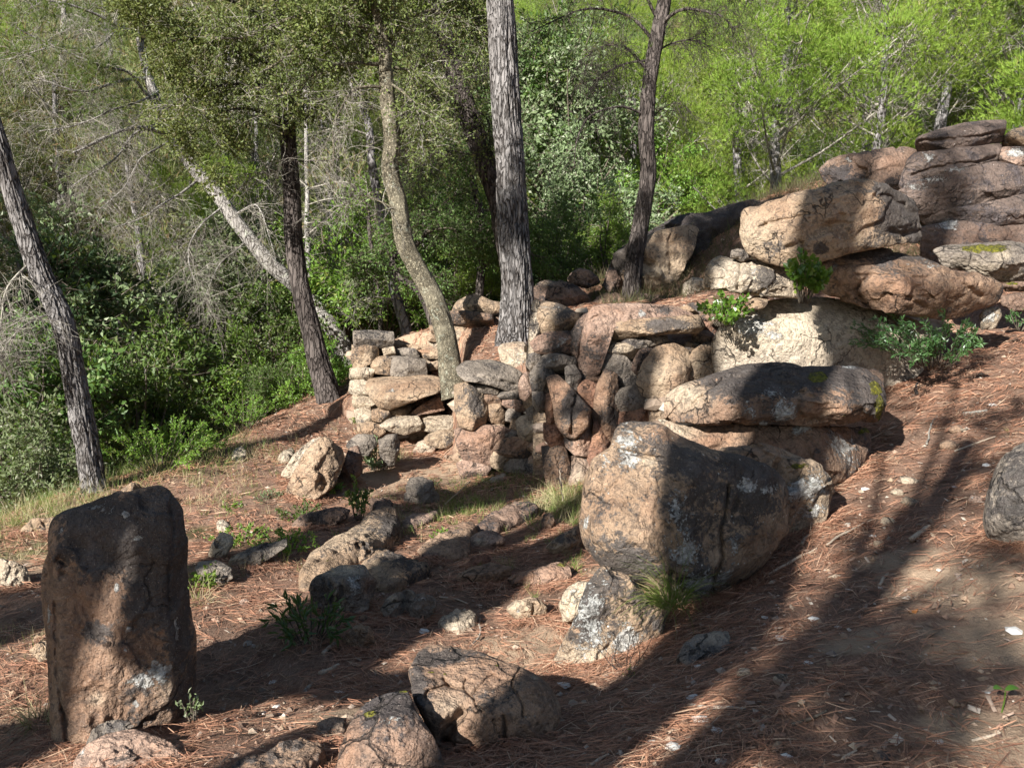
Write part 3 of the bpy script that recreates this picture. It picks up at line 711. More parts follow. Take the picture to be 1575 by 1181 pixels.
rock('L4', [(498,195),(530,170),(560,155),(640,125),(740,95),(830,65),(900,58),(1000,54),(1100,58),(1200,60),(1300,64),(1400,78),(1430,100),(1428,200),(1418,262),(1390,298),(1320,300),(1250,308),(1130,316),(950,300),(860,305),(780,303),(690,308),(600,314),(530,316),(497,285)],
     'brown', 'slab', Z=4.9, th=.45, n=7, smooth=.25, grow=1.03, ridges=[(560,210,1430,130,.9,.05),(1330,20,1400,300,1.3,.04)], cracks=[(.03,2.5,[(620,230),(680,170),(760,110)])],
     blobs=[('pat',1050,120,380,75,.75),('pat',1380,180,60,120,.6),('pale',580,190,110,60,1.0),('pale',560,245,40,35,.6),('org',1170,245,55,14,1.0),('org',1180,175,70,35,.3),('moss',1145,108,40,24,1.3),('moss',1385,160,32,35,1.1),('moss',1400,240,24,55,1.1),('moss',1250,265,30,20,.5),('lich',960,185,80,45,.85),('lich',1000,250,60,55,1.2),('lich',870,255,30,45,.9),('lich',915,300,22,14,1.2),('lich',1290,62,40,8,.9)],
     label='broad flat slab with bright green moss spots, behind the huge boulder', cat='slab', rough=.9, facet=.5)
rock('L6', [(1020,850),(1040,760),(1070,660),(1110,570),(1160,505),(1260,455),(1400,420),(1560,470),(1640,620),(1640,900),(1500,1060),(1350,1080),(1200,1060),(1100,1000),(1040,930)],
     'grey', 'boulder', Z=3.55, th=.3, n=2.2, blobs=[('pale',1160,1010,120,40,.9),('pat',1300,760,300,220,.25)], rough=.5, cuts=1,
     label='smooth grey-brown boulder cut off by the right edge of the view', cat='boulder')
rock('P', [(846,1030),(860,1003),(867,980),(880,955),(893,930),(908,895),(928,873),(960,880),(1000,915),(1030,935),(1020,975),(975,1015),(950,1055),(880,1060)],
     'boul', 'rock', Z=3.45, th=.16, n=3, ridges=[(940,1050,985,880,-0.0)], blobs=[('lich',905,960,40,70,.7),('pat',900,940,20,50,.5),('pale',900,1020,60,40,.8),('lich',965,985,30,25,1.0),('org',890,970,8,8,.7)],
     label='white-spotted pointed rock propping up the underside of the huge boulder', cat='rock')
rock('L3', [(1292,255),(1300,215),(1330,165),(1380,133),(1450,145),(1450,200),(1430,270),(1380,340),(1310,330)], 'pale', 'rock', Z=3.75, th=.09, blobs=[('pale',1370,220,90,90,1.),('lich',1360,210,60,50,.6)],
     label='small knobbly white rock left of the pointed lichen rock', cat='rock')
# cracked boulder at the bottom, and its rounded neighbour
rock('L3', [(563,600),(568,530),(595,465),(640,430),(700,434),(760,440),(880,470),(1000,515),(1100,552),(1220,615),(1262,680),(1300,780),(1292,805),(1255,830),(1245,900),(1160,970),(1060,1010),(1000,1015),(850,1030),(740,1000),(680,880),(640,790),(600,720)],
     'brown', 'boulder', Z=2.52, th=.17, n=4.5, ridges=[(600,730,1290,790,1.15,.03),(1180,640,1260,960,.6,.05)],
     cracks=[(.022,2,[(650,700),(665,670),(740,642),(830,660),(870,700),(920,765)]),(.012,1.6,[(830,655),(832,630),(840,610)]),(.016,1.7,[(1110,552),(1075,590),(1055,650),(1085,690),(1105,740),(1110,790)]),(.01,1.5,[(870,690),(900,655),(935,610),(975,590)]),(.025,2.4,[(1015,790),(1020,850),(1030,900),(1030,960)]),(.07,9,[(830,775),(800,800),(760,850),(745,890)]),(.04,4,[(740,900),(860,960),(960,990)]),(.025,3,[(730,610),(760,650)])],
     blobs=[('pat',720,500,160,45,.7),('pat',600,620,40,100,.5),('org',900,560,200,60,.3),('pale',760,740,90,70,.35),('org',960,860,160,90,.35),('moss',735,582,10,5,1.0),('moss',670,575,16,6,.9),('moss',990,548,12,6,.8),('pale',1170,605,16,10,1.0),('lich',1000,660,90,25,.5),('lich',1150,790,60,20,.6)],
     label='brown boulder with branching cracks across its flat top, at the bottom centre', cat='boulder', rough=.7, cuts=2, facet=.22)
rock('L3', [(190,1200),(212,1040),(235,900),(255,840),(290,780),(330,735),(370,708),(420,683),(470,665),(515,658),(555,652),(580,700),(610,780),(660,850),(690,920),(730,1040),(770,1200)],
     'dark', 'boulder', Z=2.28, th=.16, n=2.8, ridges=[(250,1000,600,870,.8,.06)], blobs=[('moss',375,775,32,18,1.2),('moss',545,658,26,10,1.1),('pat',470,740,160,60,.5),('org',260,960,70,160,.5),('lich',500,820,90,26,.7),('org',500,960,120,90,.25)],
     label='domed dark boulder with a yellow moss spot, cut off by the bottom edge', cat='boulder', rough=.8, facet=.25)
rock('L3', [(35,952),(50,925),(80,890),(120,850),(118,820),(150,808),(190,800),(265,803),(255,850),(240,920),(150,1000),(60,1000)], 'pink', 'rock', Z=2.55, th=.08, ridges=[(40,945,260,905,1.2,.02)], blobs=[('pale',190,850,100,50,.4)],
     label='pinkish flat-topped stone beside the domed dark boulder', cat='rock')
flat_rock('L1', [(860,1185),(900,1165),(960,1145),(1040,1125),(1100,1108),(1160,1100),(1225,1105),(1230,1150),(1150,1200),(1100,1260),(860,1260)], 'brown', 'rock', .05, 'flat brown stone mostly buried at the bottom edge, near the domed boulder')
# rocks at the foot of the standing stone
rock('L1', [(275,1160),(290,1120),(330,1085),(420,1050),(500,1035),(560,1050),(620,1075),(680,1120),(705,1160),(705,1260),(270,1260)], 'pink', 'rock', Z=2.48, th=.14, n=5, ridges=[(280,1160,700,1150,1.3,.03)],
     cracks=[(.03,9,[(410,1155),(460,1140),(520,1120)])], blobs=[('lich',300,1130,30,40,.7),('org',600,1110,120,50,.3)], label='broad pinkish rock with a needle-filled hollow at the foot of the standing stone', cat='rock')
rock('L1', [(325,1090),(345,1045),(370,1015),(420,998),(480,1003),(512,1018),(480,1040),(400,1050),(350,1088)], 'grey', 'stone_flake', Z=2.6, th=.03, ridges=[(330,1080,510,1030,1.,.01)], label='greenish grey flake leaning between the standing stone and the pinkish rock', cat='stone')
rock('P', [(40,870),(0,858),(-20,880),(-20,905),(20,910),(50,895)], 'pale', 'rock', Z=None, th=.08, label='pale flat rock at the far left edge of the clearing', cat='rock')
rock('P', [(30,855),(28,820),(50,800),(85,795),(110,800),(105,830),(80,870),(50,875)], 'tan', 'rock', Z=5.8, th=.12, label='tan rock half hidden in dry grass left of the standing stone', cat='rock')
rock('P', [(60,1020),(45,1000),(62,985),(78,985),(85,1010)], 'tan', 'rock', Z=3.4, th=.04, label='small tan stone left of the standing stone', cat='stone')
rock('S1', [(790,170),(850,140),(930,100),(1010,50),(1060,5),(1110,30),(1180,50),(1190,90),(1100,160),(950,190)], 'tan', 'rock', Z=6.3, th=.12, ridges=[(1060,0,1090,160,1.2)], label='tan wedge of rock beside the base of the leaning trunk', cat='rock')
# scattered rocks on the clearing
rock('L3', [(83,175),(100,115),(140,90),(180,76),(260,68),(340,65),(365,100),(402,135),(405,200),(375,255),(335,295),(270,325),(215,335),(165,300),(110,245),(90,212)], 'grey', 'block', th=.1, n=6, ridges=[(85,125,360,112,1.8,.015),(330,60,350,300,1.1,.015)], cracks=[(.02,3,[(180,130),(200,180),(190,300)]),(.03,5,[(205,270),(230,230),(240,180)])],
     blobs=[('lich',300,160,50,60,1.0),('pale',240,85,100,18,.7),('pat',140,170,60,80,.6),('org',375,170,30,60,.5)], label='squared grey block with a white-crusted front, in the middle of the clearing', cat='block')
rock('L3', [(430,272),(450,232),(500,190),(570,173),(600,200),(640,196),(682,210),(694,252),(672,300),(620,340),(500,345),(450,315)], 'grey', 'rock', th=.08, n=2.8, cracks=[(.09,9,[(548,185),(550,230),(545,290)])], blobs=[('lich',620,220,50,20,.8),('pale',490,220,40,30,.5)],
     label='rock with a deep notch in its middle, right of the squared grey block', cat='rock')
rock('L3', [(248,432),(262,390),(300,358),(330,350),(375,355),(392,390),(412,440),(400,470),(330,490),(265,480)], 'tan', 'rock', th=.06, n=2.5, rough=1.6, label='knobbly brown stone below the squared grey block', cat='stone')
rock('L3', [(312,335),(325,308),(350,303),(378,318),(376,345),(340,355)], 'tan', 'stone', th=.03, n=2.5, label='little stone touching the knobbly brown stone', cat='stone')
flat_rock('L3', [(700,335),(760,300),(850,290),(900,300),(890,330),(800,365),(730,355)], 'pale', 'rock', .05, 'flat pale stone with ridged top, lying just above the cracked boulder', cracks=[(.02,2,[(740,330),(850,310)])])
rock('L3', [(1038,285),(1045,260),(1070,238),(1140,213),(1200,225),(1232,262),(1218,320),(1160,345),(1090,338)], 'tan', 'rock', th=.07, n=2.3, blobs=[('pale',1090,260,60,40,.7),('lich',1092,284,10,9,1.4)], cracks=[(.02,2,[(1165,300),(1170,250)])], label='round pale stone with a single white dot, left of the white rock', cat='stone')
rock('L3', [(790,122),(815,95),(850,73),(900,58),(960,50),(1060,65),(1050,110),(980,145),(880,168),(800,162)], 'brown', 'rock', th=.06, ridges=[(790,120,1060,80,1.6)], blobs=[('moss',1000,60,40,8,.4)], label='long low brown stone behind the round pale stone', cat='rock')
rock('L3', [(1043,125),(1080,105),(1130,88),(1220,58),(1300,38),(1340,65),(1352,110),(1310,155),(1230,175),(1140,168),(1060,155)], 'pink', 'rock', th=.09, n=4, ridges=[(1045,130,1350,80,1.9,.02)], blobs=[('org',1160,100,180,60,.7),('moss',1300,55,40,16,.7)], label='orange-tan slanting slab left of the huge boulder', cat='slab')
rock('L7', [(1068,742),(1100,710),(1140,680),(1190,655),(1240,633),(1280,660),(1312,700),(1312,760),(1250,795),(1180,805),(1100,790)], 'tan', 'rock', th=.1, n=5, ridges=[(1230,620,1260,800,1.2,.01)], blobs=[('pat',1160,700,60,30,.3)], label='wedge-shaped tan stone leaning against the left side of the huge boulder', cat='rock')
rock('L7', [(1038,625),(1045,590),(1062,558),(1085,550),(1112,555),(1122,620),(1090,665),(1050,660)], 'brown', 'stone', th=.04, label='small upright brown stone in the grass at the foot of the wall corner', cat='stone')
flat_rock('L7', [(650,640),(710,600),(780,558),(840,530),(900,508),(960,500),(1010,515),(1030,540),(960,570),(900,595),(800,640),(700,655)], 'dark', 'rock', .09, 'long dark slab sloping down from the grass at the wall corner')
flat_rock('L7', [(330,745),(345,720),(400,695),(500,665),(580,645),(660,640),(690,660),(640,700),(640,770),(560,785),(440,775),(350,770)], 'brown', 'rock', .085, 'brown ledge lying next to the reddish knob of rock')
rock('L7', [(638,745),(640,690),(670,665),(710,650),(760,648),(800,657),(838,700),(822,735),(740,765),(680,775)], 'pink', 'rock', th=.08, n=3, ridges=[(640,740,830,710,1.0)], blobs=[('pale',690,710,40,30,.7)], label='reddish knob of rock at the right end of the brown ledge', cat='rock')
rock('L7', [(358,812),(370,778),(410,768),(450,770),(475,800),(425,828)], 'pink', 'stone', th=.03, n=2.5, label='small reddish stone just below the brown ledge', cat='stone')
rock('L7', [(618,860),(628,825),(650,800),(690,785),(730,783),(762,812),(745,845),(665,872)], 'red', 'stone', th=.05, n=2.5, label='reddish brown stone below the reddish knob', cat='stone')
flat_rock('L2', [(990,752),(1030,710),(1080,668),(1120,672),(1160,690),(1250,722),(1340,748),(1352,770),(1300,795),(1260,812),(1200,842),(1120,850),(1060,845),(1000,800)], 'tan', 'rock', .07, 'flat triangular sunlit stone behind the squared grey block', blobs=[('pat',1150,700,150,40,.3)])
flat_rock('L2', [(684,822),(690,760),(760,700),(830,660),(900,620),(970,585),(1040,548),(1100,515),(1160,493),(1210,540),(1190,600),(1100,640),(1020,690),(940,740),(850,790),(760,830)], 'tan', 'rock', .12, 'long grey-brown ledge of rock crossing the clearing, its top grooved', cracks=[(.012,1.6,[(720,760),(880,680),(1040,600),(1150,540)]),(.01,1.5,[(800,740),(960,650)])], rough=.8, blobs=[('pat',1160,560,50,50,.8),('moss',850,720,60,30,.5)])
rock('L2', [(878,702),(900,660),(930,638),(965,625),(1040,638),(1068,682),(1040,730),(1000,765),(920,780),(890,745)], 'tan', 'rock', th=.08, n=2.4, rough=1.7, cracks=[(.05,4,[(1020,650),(1050,680)]),(.04,4,[(985,640),(1000,665)])], label='pitted round stone resting against the long grooved ledge', cat='rock')
flat_rock('L2', [(1200,560),(1205,530),(1250,508),(1330,493),(1400,495),(1370,520),(1290,545),(1230,560)], 'pink', 'rock', .05, 'thin pinkish stone in grass beyond the grooved ledge')
rock('L2', [(650,565),(665,530),(690,508),(740,490),(800,470),(850,458),(900,453),(950,470),(925,515),(870,545),(770,570),(690,585)], 'dark', 'rock', th=.1, label='dark shaded rock under low green plants', cat='rock')
rock('L2', [(330,745),(350,708),(390,690),(440,668),(500,650),(560,633),(627,618),(622,662),(560,705),(480,755),(400,790),(340,780)], 'grey', 'rock', th=.08, n=5, ridges=[(330,730,625,650,2.0,.01)], blobs=[('pale',380,720,40,30,.5)], label='long kerb-like stone left of the grooved ledge', cat='rock')
rock('L2', [(163,765),(180,728),(230,722),(285,730),(350,770),(352,815),(300,860),(215,880),(185,810)], 'grey', 'block', th=.08, n=6, ridges=[(160,770,350,778,2.0,.01)], blobs=[('lich',260,810,60,20,.5)], label='squared block at the left end of the kerb of stones', cat='block')
rock('L2', [(228,730),(232,690),(245,655),(265,615),(290,588),(320,590),(350,600),(362,640),(330,690),(290,740),(245,750)], 'pale', 'rock', th=.08, blobs=[('pale',290,650,80,80,1.)], label='cream white rock among green plants behind the squared end block', cat='rock')
flat_rock('L2', [(270,560),(275,535),(310,528),(345,545),(330,575),(290,580)], 'pale', 'stone', .04, 'small cream stone behind the cream white rock', cat='stone')
flat_rock('L2', [(345,190),(360,168),(400,165),(430,180),(425,205),(380,215),(352,210)], 'pale', 'stone', .06, 'pale stone lying at the far edge of the needle slope', cat='stone')
rock('L2', [(97,262),(100,230),(115,218),(130,235),(128,270)], 'tan', 'stone', th=.04, label='little upright stone in the edge greenery, far left', cat='stone')
flat_rock('L2', [(575,208),(610,190),(660,172),(672,200),(640,218),(600,220)], 'pale', 'stone', .07, 'pale triangular stone behind the pointed rock pair', cat='stone')
rock('L2', [(600,300),(605,280),(630,240),(660,195),(700,158),(750,120),(800,103),(780,150),(720,230),(680,290),(640,315)], 'pale', 'rock', Z=7.0, th=.12, label='pale leaning slab behind the brown pointed rock', cat='slab')
rock('L2', [(608,425),(625,380),(640,345),(665,290),(690,228),(725,180),(760,138),(790,112),(812,102),(840,112),(862,127),(890,145),(912,170),(920,220),(905,260),(890,300),(870,355),(820,405),(750,430),(690,460),(640,465)],
     'tan', 'rock', th=.22, n=4, ridges=[(820,90,870,400,1.3,.03),(650,480,800,100,.5,.03)], cracks=[(.04,4,[(800,330),(830,350),(810,380)])], blobs=[('org',720,300,130,130,.35)], label='pointed brown rock, tallest of the rocks standing out on the needle slope', cat='rock')
rock('L2', [(880,330),(895,290),(922,215),(940,165),(985,150),(1012,230),(1000,290),(960,330),(920,350)], 'dark', 'rock', Z=6.95, th=.14, label='dark shaded rock tight against the right side of the pointed brown rock', cat='rock')
rock('L2', [(925,150),(950,115),(985,92),(1060,95),(1085,140),(1040,200),(960,205)], 'grey', 'rock', Z=7.3, th=.14, label='grey rounded rock above the grey-green bush', cat='rock')
rock('L2', [(1085,120),(1120,100),(1182,88),(1197,140),(1190,190),(1170,245),(1120,250),(1095,190)], 'grey', 'block', Z=7.2, th=.16, n=5, ridges=[(1170,80,1175,250,1.5,.01)], label='dark-sided grey block right of the grey-green bush', cat='block')
rock('L2', [(1262,185),(1272,155),(1290,130),(1330,108),(1362,125),(1378,155),(1372,195),(1310,205)], 'pink', 'rock', th=.08, blobs=[('pale',1320,150,50,40,.9)], label='small pinkish white rock below the left end of the wall', cat='rock')
rock('L7', [(268,500),(272,420),(280,378),(300,352),(380,345),(432,368),(432,420),(462,440),(470,500),(380,520)], 'grey', 'block', th=.12, n=5, ridges=[(270,400,440,390,1.5)], label='shaded grey block in the grass below the wall front', cat='block')
flat_rock('L7', [(60,500),(90,488),(190,478),(205,500),(180,545),(100,540)], 'dark', 'rock', .08, 'flat dark stone beside the shaded grey block in the grass')
flat_rock('L7', [(740,365),(780,340),(830,322),(850,335),(800,360)], 'pale', 'stone', .03, 'thin pale stone lying at the foot of the wall', cat='stone')
# half-buried stone with the green tuft, lower right
flat_rock('L5', [(412,350),(430,325),(470,290),(520,272),(590,268),(598,290),(560,320),(500,345),(450,365)], 'grey', 'rock', .05, 'half-buried grey stone with tiny green growth, right of the white-spotted rock', blobs=[('pale',560,280,60,20,.6)])

# ------------------------------------------------------------------ the stack of great blocks on the right
rock('R7', [(230,470),(236,450),(255,438),(330,430),(410,405),(470,392),(560,370),(610,352),(680,340),(740,336),(800,348),(870,372),(930,408),(955,440),(962,480),(975,520),(980,560),(950,592),(910,590),(830,600),(760,608),(720,612),(660,622),(600,642),(540,657),(470,668),(400,673),(340,667),(270,622),(242,570),(236,510)],
     'tan', 'block', Z=6.2, th=.42, n=5, ridges=[(235,400,760,300,.9,.05),(790,330,860,640,1.1,.06),(260,660,242,400,.8,.05)], cracks=[(.05,4,[(430,600),(470,590),(500,620)]),(.05,4,[(790,380),(770,405),(830,400),(900,430)]),(.03,3,[(320,520),(380,500),(440,490),(500,470)]),(.05,5,[(590,520),(640,505),(640,480)]),(.06,6,[(900,450),(960,480)]),(.05,5,[(840,540),(900,560),(960,540)])],
     blobs=[('pat',880,480,110,100,.9),('pat',940,540,60,60,.8),('pat',820,375,90,25,.7),('org',720,480,110,70,.45),('org',400,480,140,60,.35),('pale',290,540,80,90,.5),('pat',560,600,30,24,.8),('lich',640,560,50,40,.5)],
     label='great rounded tan block on top of the stack, trunk shadow across it', cat='block', rough=.75)
rock('R7', [(78,745),(92,705),(110,668),(150,642),(200,652),(300,648),(340,666),(420,678),(475,690),(480,760),(478,808),(400,802),(300,797),(230,787),(150,775),(85,775)], 'pale', 'block', Z=6.35, th=.32, n=4.5, ridges=[(80,700,470,690,.9,.03),(150,800,110,640,.8)], cracks=[(.04,3,[(230,660),(240,700),(225,770)])],
     blobs=[('lich',260,690,60,30,.6),('pat',370,720,90,50,.35),('moss',480,690,60,20,.3)], label='pale left-hand block directly under the great tan top block', cat='block')
rock('R7', [(193,645),(197,618),(222,609),(260,620),(283,636),(262,652),(238,668)], 'grey', 'stone', Z=6.3, th=.09, label='small dark stone wedged left under the great tan block', cat='stone')
rock('R7', [(538,700),(556,662),(620,638),(720,618),(800,614),(880,616),(960,648),(1060,690),(1180,708),(1240,728),(1290,758),(1282,800),(1260,835),(1180,850),(1120,882),(1040,892),(960,878),(900,866),(830,858),(760,850),(700,832),(660,820),(600,805),(560,800),(540,765)], 'brown', 'block', Z=6.35, th=.4, n=4.5, ridges=[(545,690,1290,770,1.0,.04),(560,820,556,640,.9)],
     cracks=[(.04,3,[(620,670),(700,680),(780,670)]),(.05,4,[(740,830),(700,780),(740,740),(770,690)]),(.04,4,[(1120,700),(1140,770),(1200,800)]),(.03,3,[(900,800),(980,840)])], blobs=[('pat',760,640,200,30,.6),('lich',1000,670,120,30,.6),('lich',820,640,60,20,.6),('org',880,760,200,70,.5),('pale',560,740,30,60,.9),('lich',620,690,20,25,.8)],
     label='long brown block on the right of the stack, under the great tan block', cat='block')
rock('R7', [(263,845),(270,815),(300,796),(345,808),(342,835),(325,852),(285,856)], 'tan', 'stone', Z=6.2, th=.06, ridges=[(265,835,345,822,1.5)], label='small squared stone between the pale block and the big cream block', cat='stone')
rock('R7', [(120,1000),(145,950),(180,900),(240,878),(300,840),(360,818),(450,806),(560,805),(660,822),(760,852),(900,885),(990,920),(1000,1000),(960,1100),(860,1180),(600,1200),(250,1200),(140,1160),(125,1060)], 'white', 'block', Z=6.55, th=.42, n=6, ridges=[(190,900,900,880,.7,.05),(200,1150,150,860,.6,.05)], cracks=[(.04,3,[(270,870),(300,900),(340,890)]),(.03,3,[(380,830),(430,860)])],
     blobs=[('pale',450,930,330,110,1.0),('lich',290,930,80,60,1.2),('lich',370,960,50,30,1.0),('pale',700,950,240,100,.5)], label='big smooth cream block at the bottom of the stack, whitest of all', cat='block', rough=.35, facet=.3)
rock('R7', [(1012,620),(1045,605),(1100,597),(1180,590),(1320,583),(1450,590),(1480,700),(1400,740),(1378,742),(1320,742),(1250,737),(1200,717),(1060,682),(1040,650)], 'grey', 'block', Z=7.1, th=.35, n=4, ridges=[(1040,620,1450,610,1.2,.04)], blobs=[('moss',1220,610,110,16,1.0),('pale',1290,640,30,20,.9),('pale',1210,700,120,40,.5)], label='mossy-topped grey block at the right edge, behind the stack', cat='block')
rock('R7', [(1283,800),(1330,790),(1378,788),(1440,790),(1440,850),(1380,862),(1330,862),(1290,838)], 'dark', 'stone', Z=7.0, th=.12, label='dark stone low at the right edge under the mossy-topped block', cat='stone')
rock('R7', [(1290,750),(1330,744),(1440,744),(1440,785),(1378,783),(1300,785)], 'dark', 'stone', Z=7.05, th=.15, blobs=[('moss',1330,750,40,8,.8)], label='thin dark stone between the mossy-topped block and the dark stone', cat='stone')
rock('R7', [(1195,880),(1230,850),(1280,845),(1290,890),(1260,930),(1200,940)], 'pale', 'rock', Z=6.6, th=.08, blobs=[('lich',1240,880,50,40,1.)], label='white-crusted rubble stone by the feathery shrub', cat='stone')
# layered outcrop behind
oc_root = empty('layered_outcrop', tuple(P(1500,330,9.0)-np.array([0, 0, .9])), 'dark banded sandstone outcrop rising behind the stacked blocks at the right', 'rock outcrop')
LB = [('lich',1110,290,60,20,.8),('lich',950,360,60,18,.9),('lich',1000,245,30,25,.9),('lich',1080,515,50,25,1.1),('lich',1030,330,80,20,.7)]
rock('R7', [(946,185),(952,165),(975,152),(1060,124),(1120,110),(1180,99),(1240,94),(1297,95),(1290,140),(1280,182),(1190,192),(1100,207),(1020,218),(955,222)], 'layer', 'rock_layer', Z=9.2, th=.5, n=8, parent=oc_root, grow=1.07, facet=.3, plane=.25, ridges=[(950,160,1290,95,1.2,.04)], cracks=[(.05,2.2,[(960,176),(1060,170),(1180,158),(1275,140)])])
rock('R7', [(900,300),(925,245),(950,224),(1040,217),(1100,210),(1190,196),(1278,186),(1272,225),(1265,258),(1180,278),(1100,294),(1020,316),(960,334),(905,372),(885,350)], 'layer', 'rock_layer', Z=9.1, th=.5, n=8, parent=oc_root, grow=1.07, facet=.3, plane=.25, blobs=LB, cracks=[(.05,2.2,[(930,310),(1000,290),(1090,270),(1190,262),(1260,240)])])
rock('R7', [(885,378),(960,340),(1020,322),(1100,300),(1180,284),(1262,264),(1300,275),(1378,290),(1500,290),(1500,370),(1378,386),(1280,408),(1200,428),(1100,442),(1040,458),(970,472),(930,420)], 'layer', 'rock_layer', Z=9.0, th=.5, n=8, parent=oc_root, grow=1.07, facet=.3, plane=.25, blobs=LB)
rock('R7', [(960,480),(1040,464),(1100,448),(1200,434),(1280,414),(1378,392),(1500,376),(1500,500),(1378,506),(1270,510),(1180,508),(1100,500),(1000,520)], 'layer', 'rock_layer', Z=8.9, th=.5, n=8, parent=oc_root, grow=1.07, facet=.3, plane=.25, blobs=LB)
rock('R7', [(975,530),(1100,506),(1180,514),(1270,516),(1378,512),(1500,506),(1500,680),(1200,690),(1040,760),(975,700),(980,600)], 'layer', 'rock_layer', Z=8.8, th=.45, n=8, parent=oc_root, grow=1.07, facet=.3, plane=.25, blobs=[('org',1250,560,200,40,.35)]+LB)
rock('R7', [(1300,160),(1330,135),(1378,120),(1500,110),(1500,195),(1400,197),(1290,200)], 'tan', 'rock_layer', Z=9.25, th=.4, n=6, parent=oc_root, grow=1.07, facet=.3, plane=.25, ridges=[(1290,170,1500,140,1.2,.03)])
rock('R7', [(1270,210),(1300,202),(1400,201),(1500,200),(1500,284),(1378,286),(1275,268)], 'pink', 'rock_layer', Z=9.15, th=.4, n=6, parent=oc_root, grow=1.07, facet=.3, plane=.25, blobs=[('lich',1350,225,50,20,1.1)])
rock('R7', [(550,310),(552,285),(580,258),(630,244),(680,234),(750,224),(800,213),(850,206),(900,204),(950,212),(955,260),(930,300),(920,400),(800,420),(640,400),(570,345)], 'dark', 'boulder', Z=9.6, th=.5, n=3.2, blobs=[('org',850,260,80,30,.35),('lich',670,252,14,10,1.)], label='dark rounded boulder peeping out behind the great tan block', cat='boulder')
rock('B2', [(600,900),(640,810),(700,720),(800,650),(940,590),(1060,535),(1200,505),(1330,462),(1480,430),(1700,400),(1850,420),(1800,640),(1500,800),(1300,980),(1100,1030),(900,1020),(700,1010)], 'dark', 'boulder', Z=10.35, th=.6, n=5, ridges=[(600,760,1700,420,1.0,.06)], blobs=[('pat',1100,620,500,160,.6)],
     label='long dark shaded rock bank sloping down behind the right-hand pine', cat='rock bank')
rock('B2', [(640,820),(660,750),(735,700),(830,660),(940,610),(1010,590),(1110,575),(1160,600),(1130,700),(1080,830),(1045,920),(1020,985),(950,1000),(880,990),(800,985),(720,970),(660,900)], 'tan', 'outcrop_rock', Z=9.75, th=.45, n=5, cracks=[(.06,4,[(640,830),(660,880),(700,900)]),(.07,5,[(820,800),(860,830),(880,810)]),(.05,3,[(1000,600),(980,720),(1000,850)])], blobs=[('pat',720,760,140,100,.5),('pale',900,860,120,90,.5)], label='tall tan rock face at the foot of the dark bank, behind the right-hand pine', cat='rock face')
rock('B2', [(1060,985),(1068,930),(1120,895),(1190,905),(1200,960),(1160,1030),(1090,1030)], 'pale', 'rock', Z=9.0, th=.2, label='pale rounded rock behind the glossy green ivy clump', cat='rock')
rock('B2', [(155,975),(180,940),(230,918),(330,915),(400,935),(470,990),(520,1050),(480,1090),(380,1110),(300,1100),(200,1060),(160,1020)], 'dark', 'boulder', Z=9.2, th=.3, n=2.5, blobs=[('org',380,1020,80,40,.5),('pale',250,930,50,15,.5)], label='low dark boulder just right of the big central pine', cat='boulder')
rock('B2', [(365,900),(400,860),(440,836),(500,850),(550,890),(565,930),(500,955),(400,945),(375,925)], 'dark', 'boulder', Z=9.5, th=.25, n=2.5, label='small dark boulder perched behind the low dark boulder', cat='boulder')
rock('B2', [(575,940),(600,890),(620,835),(660,850),(700,930),(690,990),(620,1000)], 'dark', 'rock', Z=9.7, th=.2, label='dark rock left of the right-hand pine trunk', cat='rock')
rock('B2', [(500,1050),(560,1000),(640,980),(700,1010),(720,1080),(620,1110),(520,1110)], 'brown', 'rock', Z=9.2, th=.2, label='brown rubble rock left of the foot of the right-hand pine', cat='rock')
rock('B2', [(790,985),(900,1000),(1000,1010),(1080,1040),(1080,1100),(950,1110),(800,1090)], 'dark', 'rock', Z=9.2, th=.2, label='dark shaded ledge right of the foot of the right-hand pine', cat='rock')

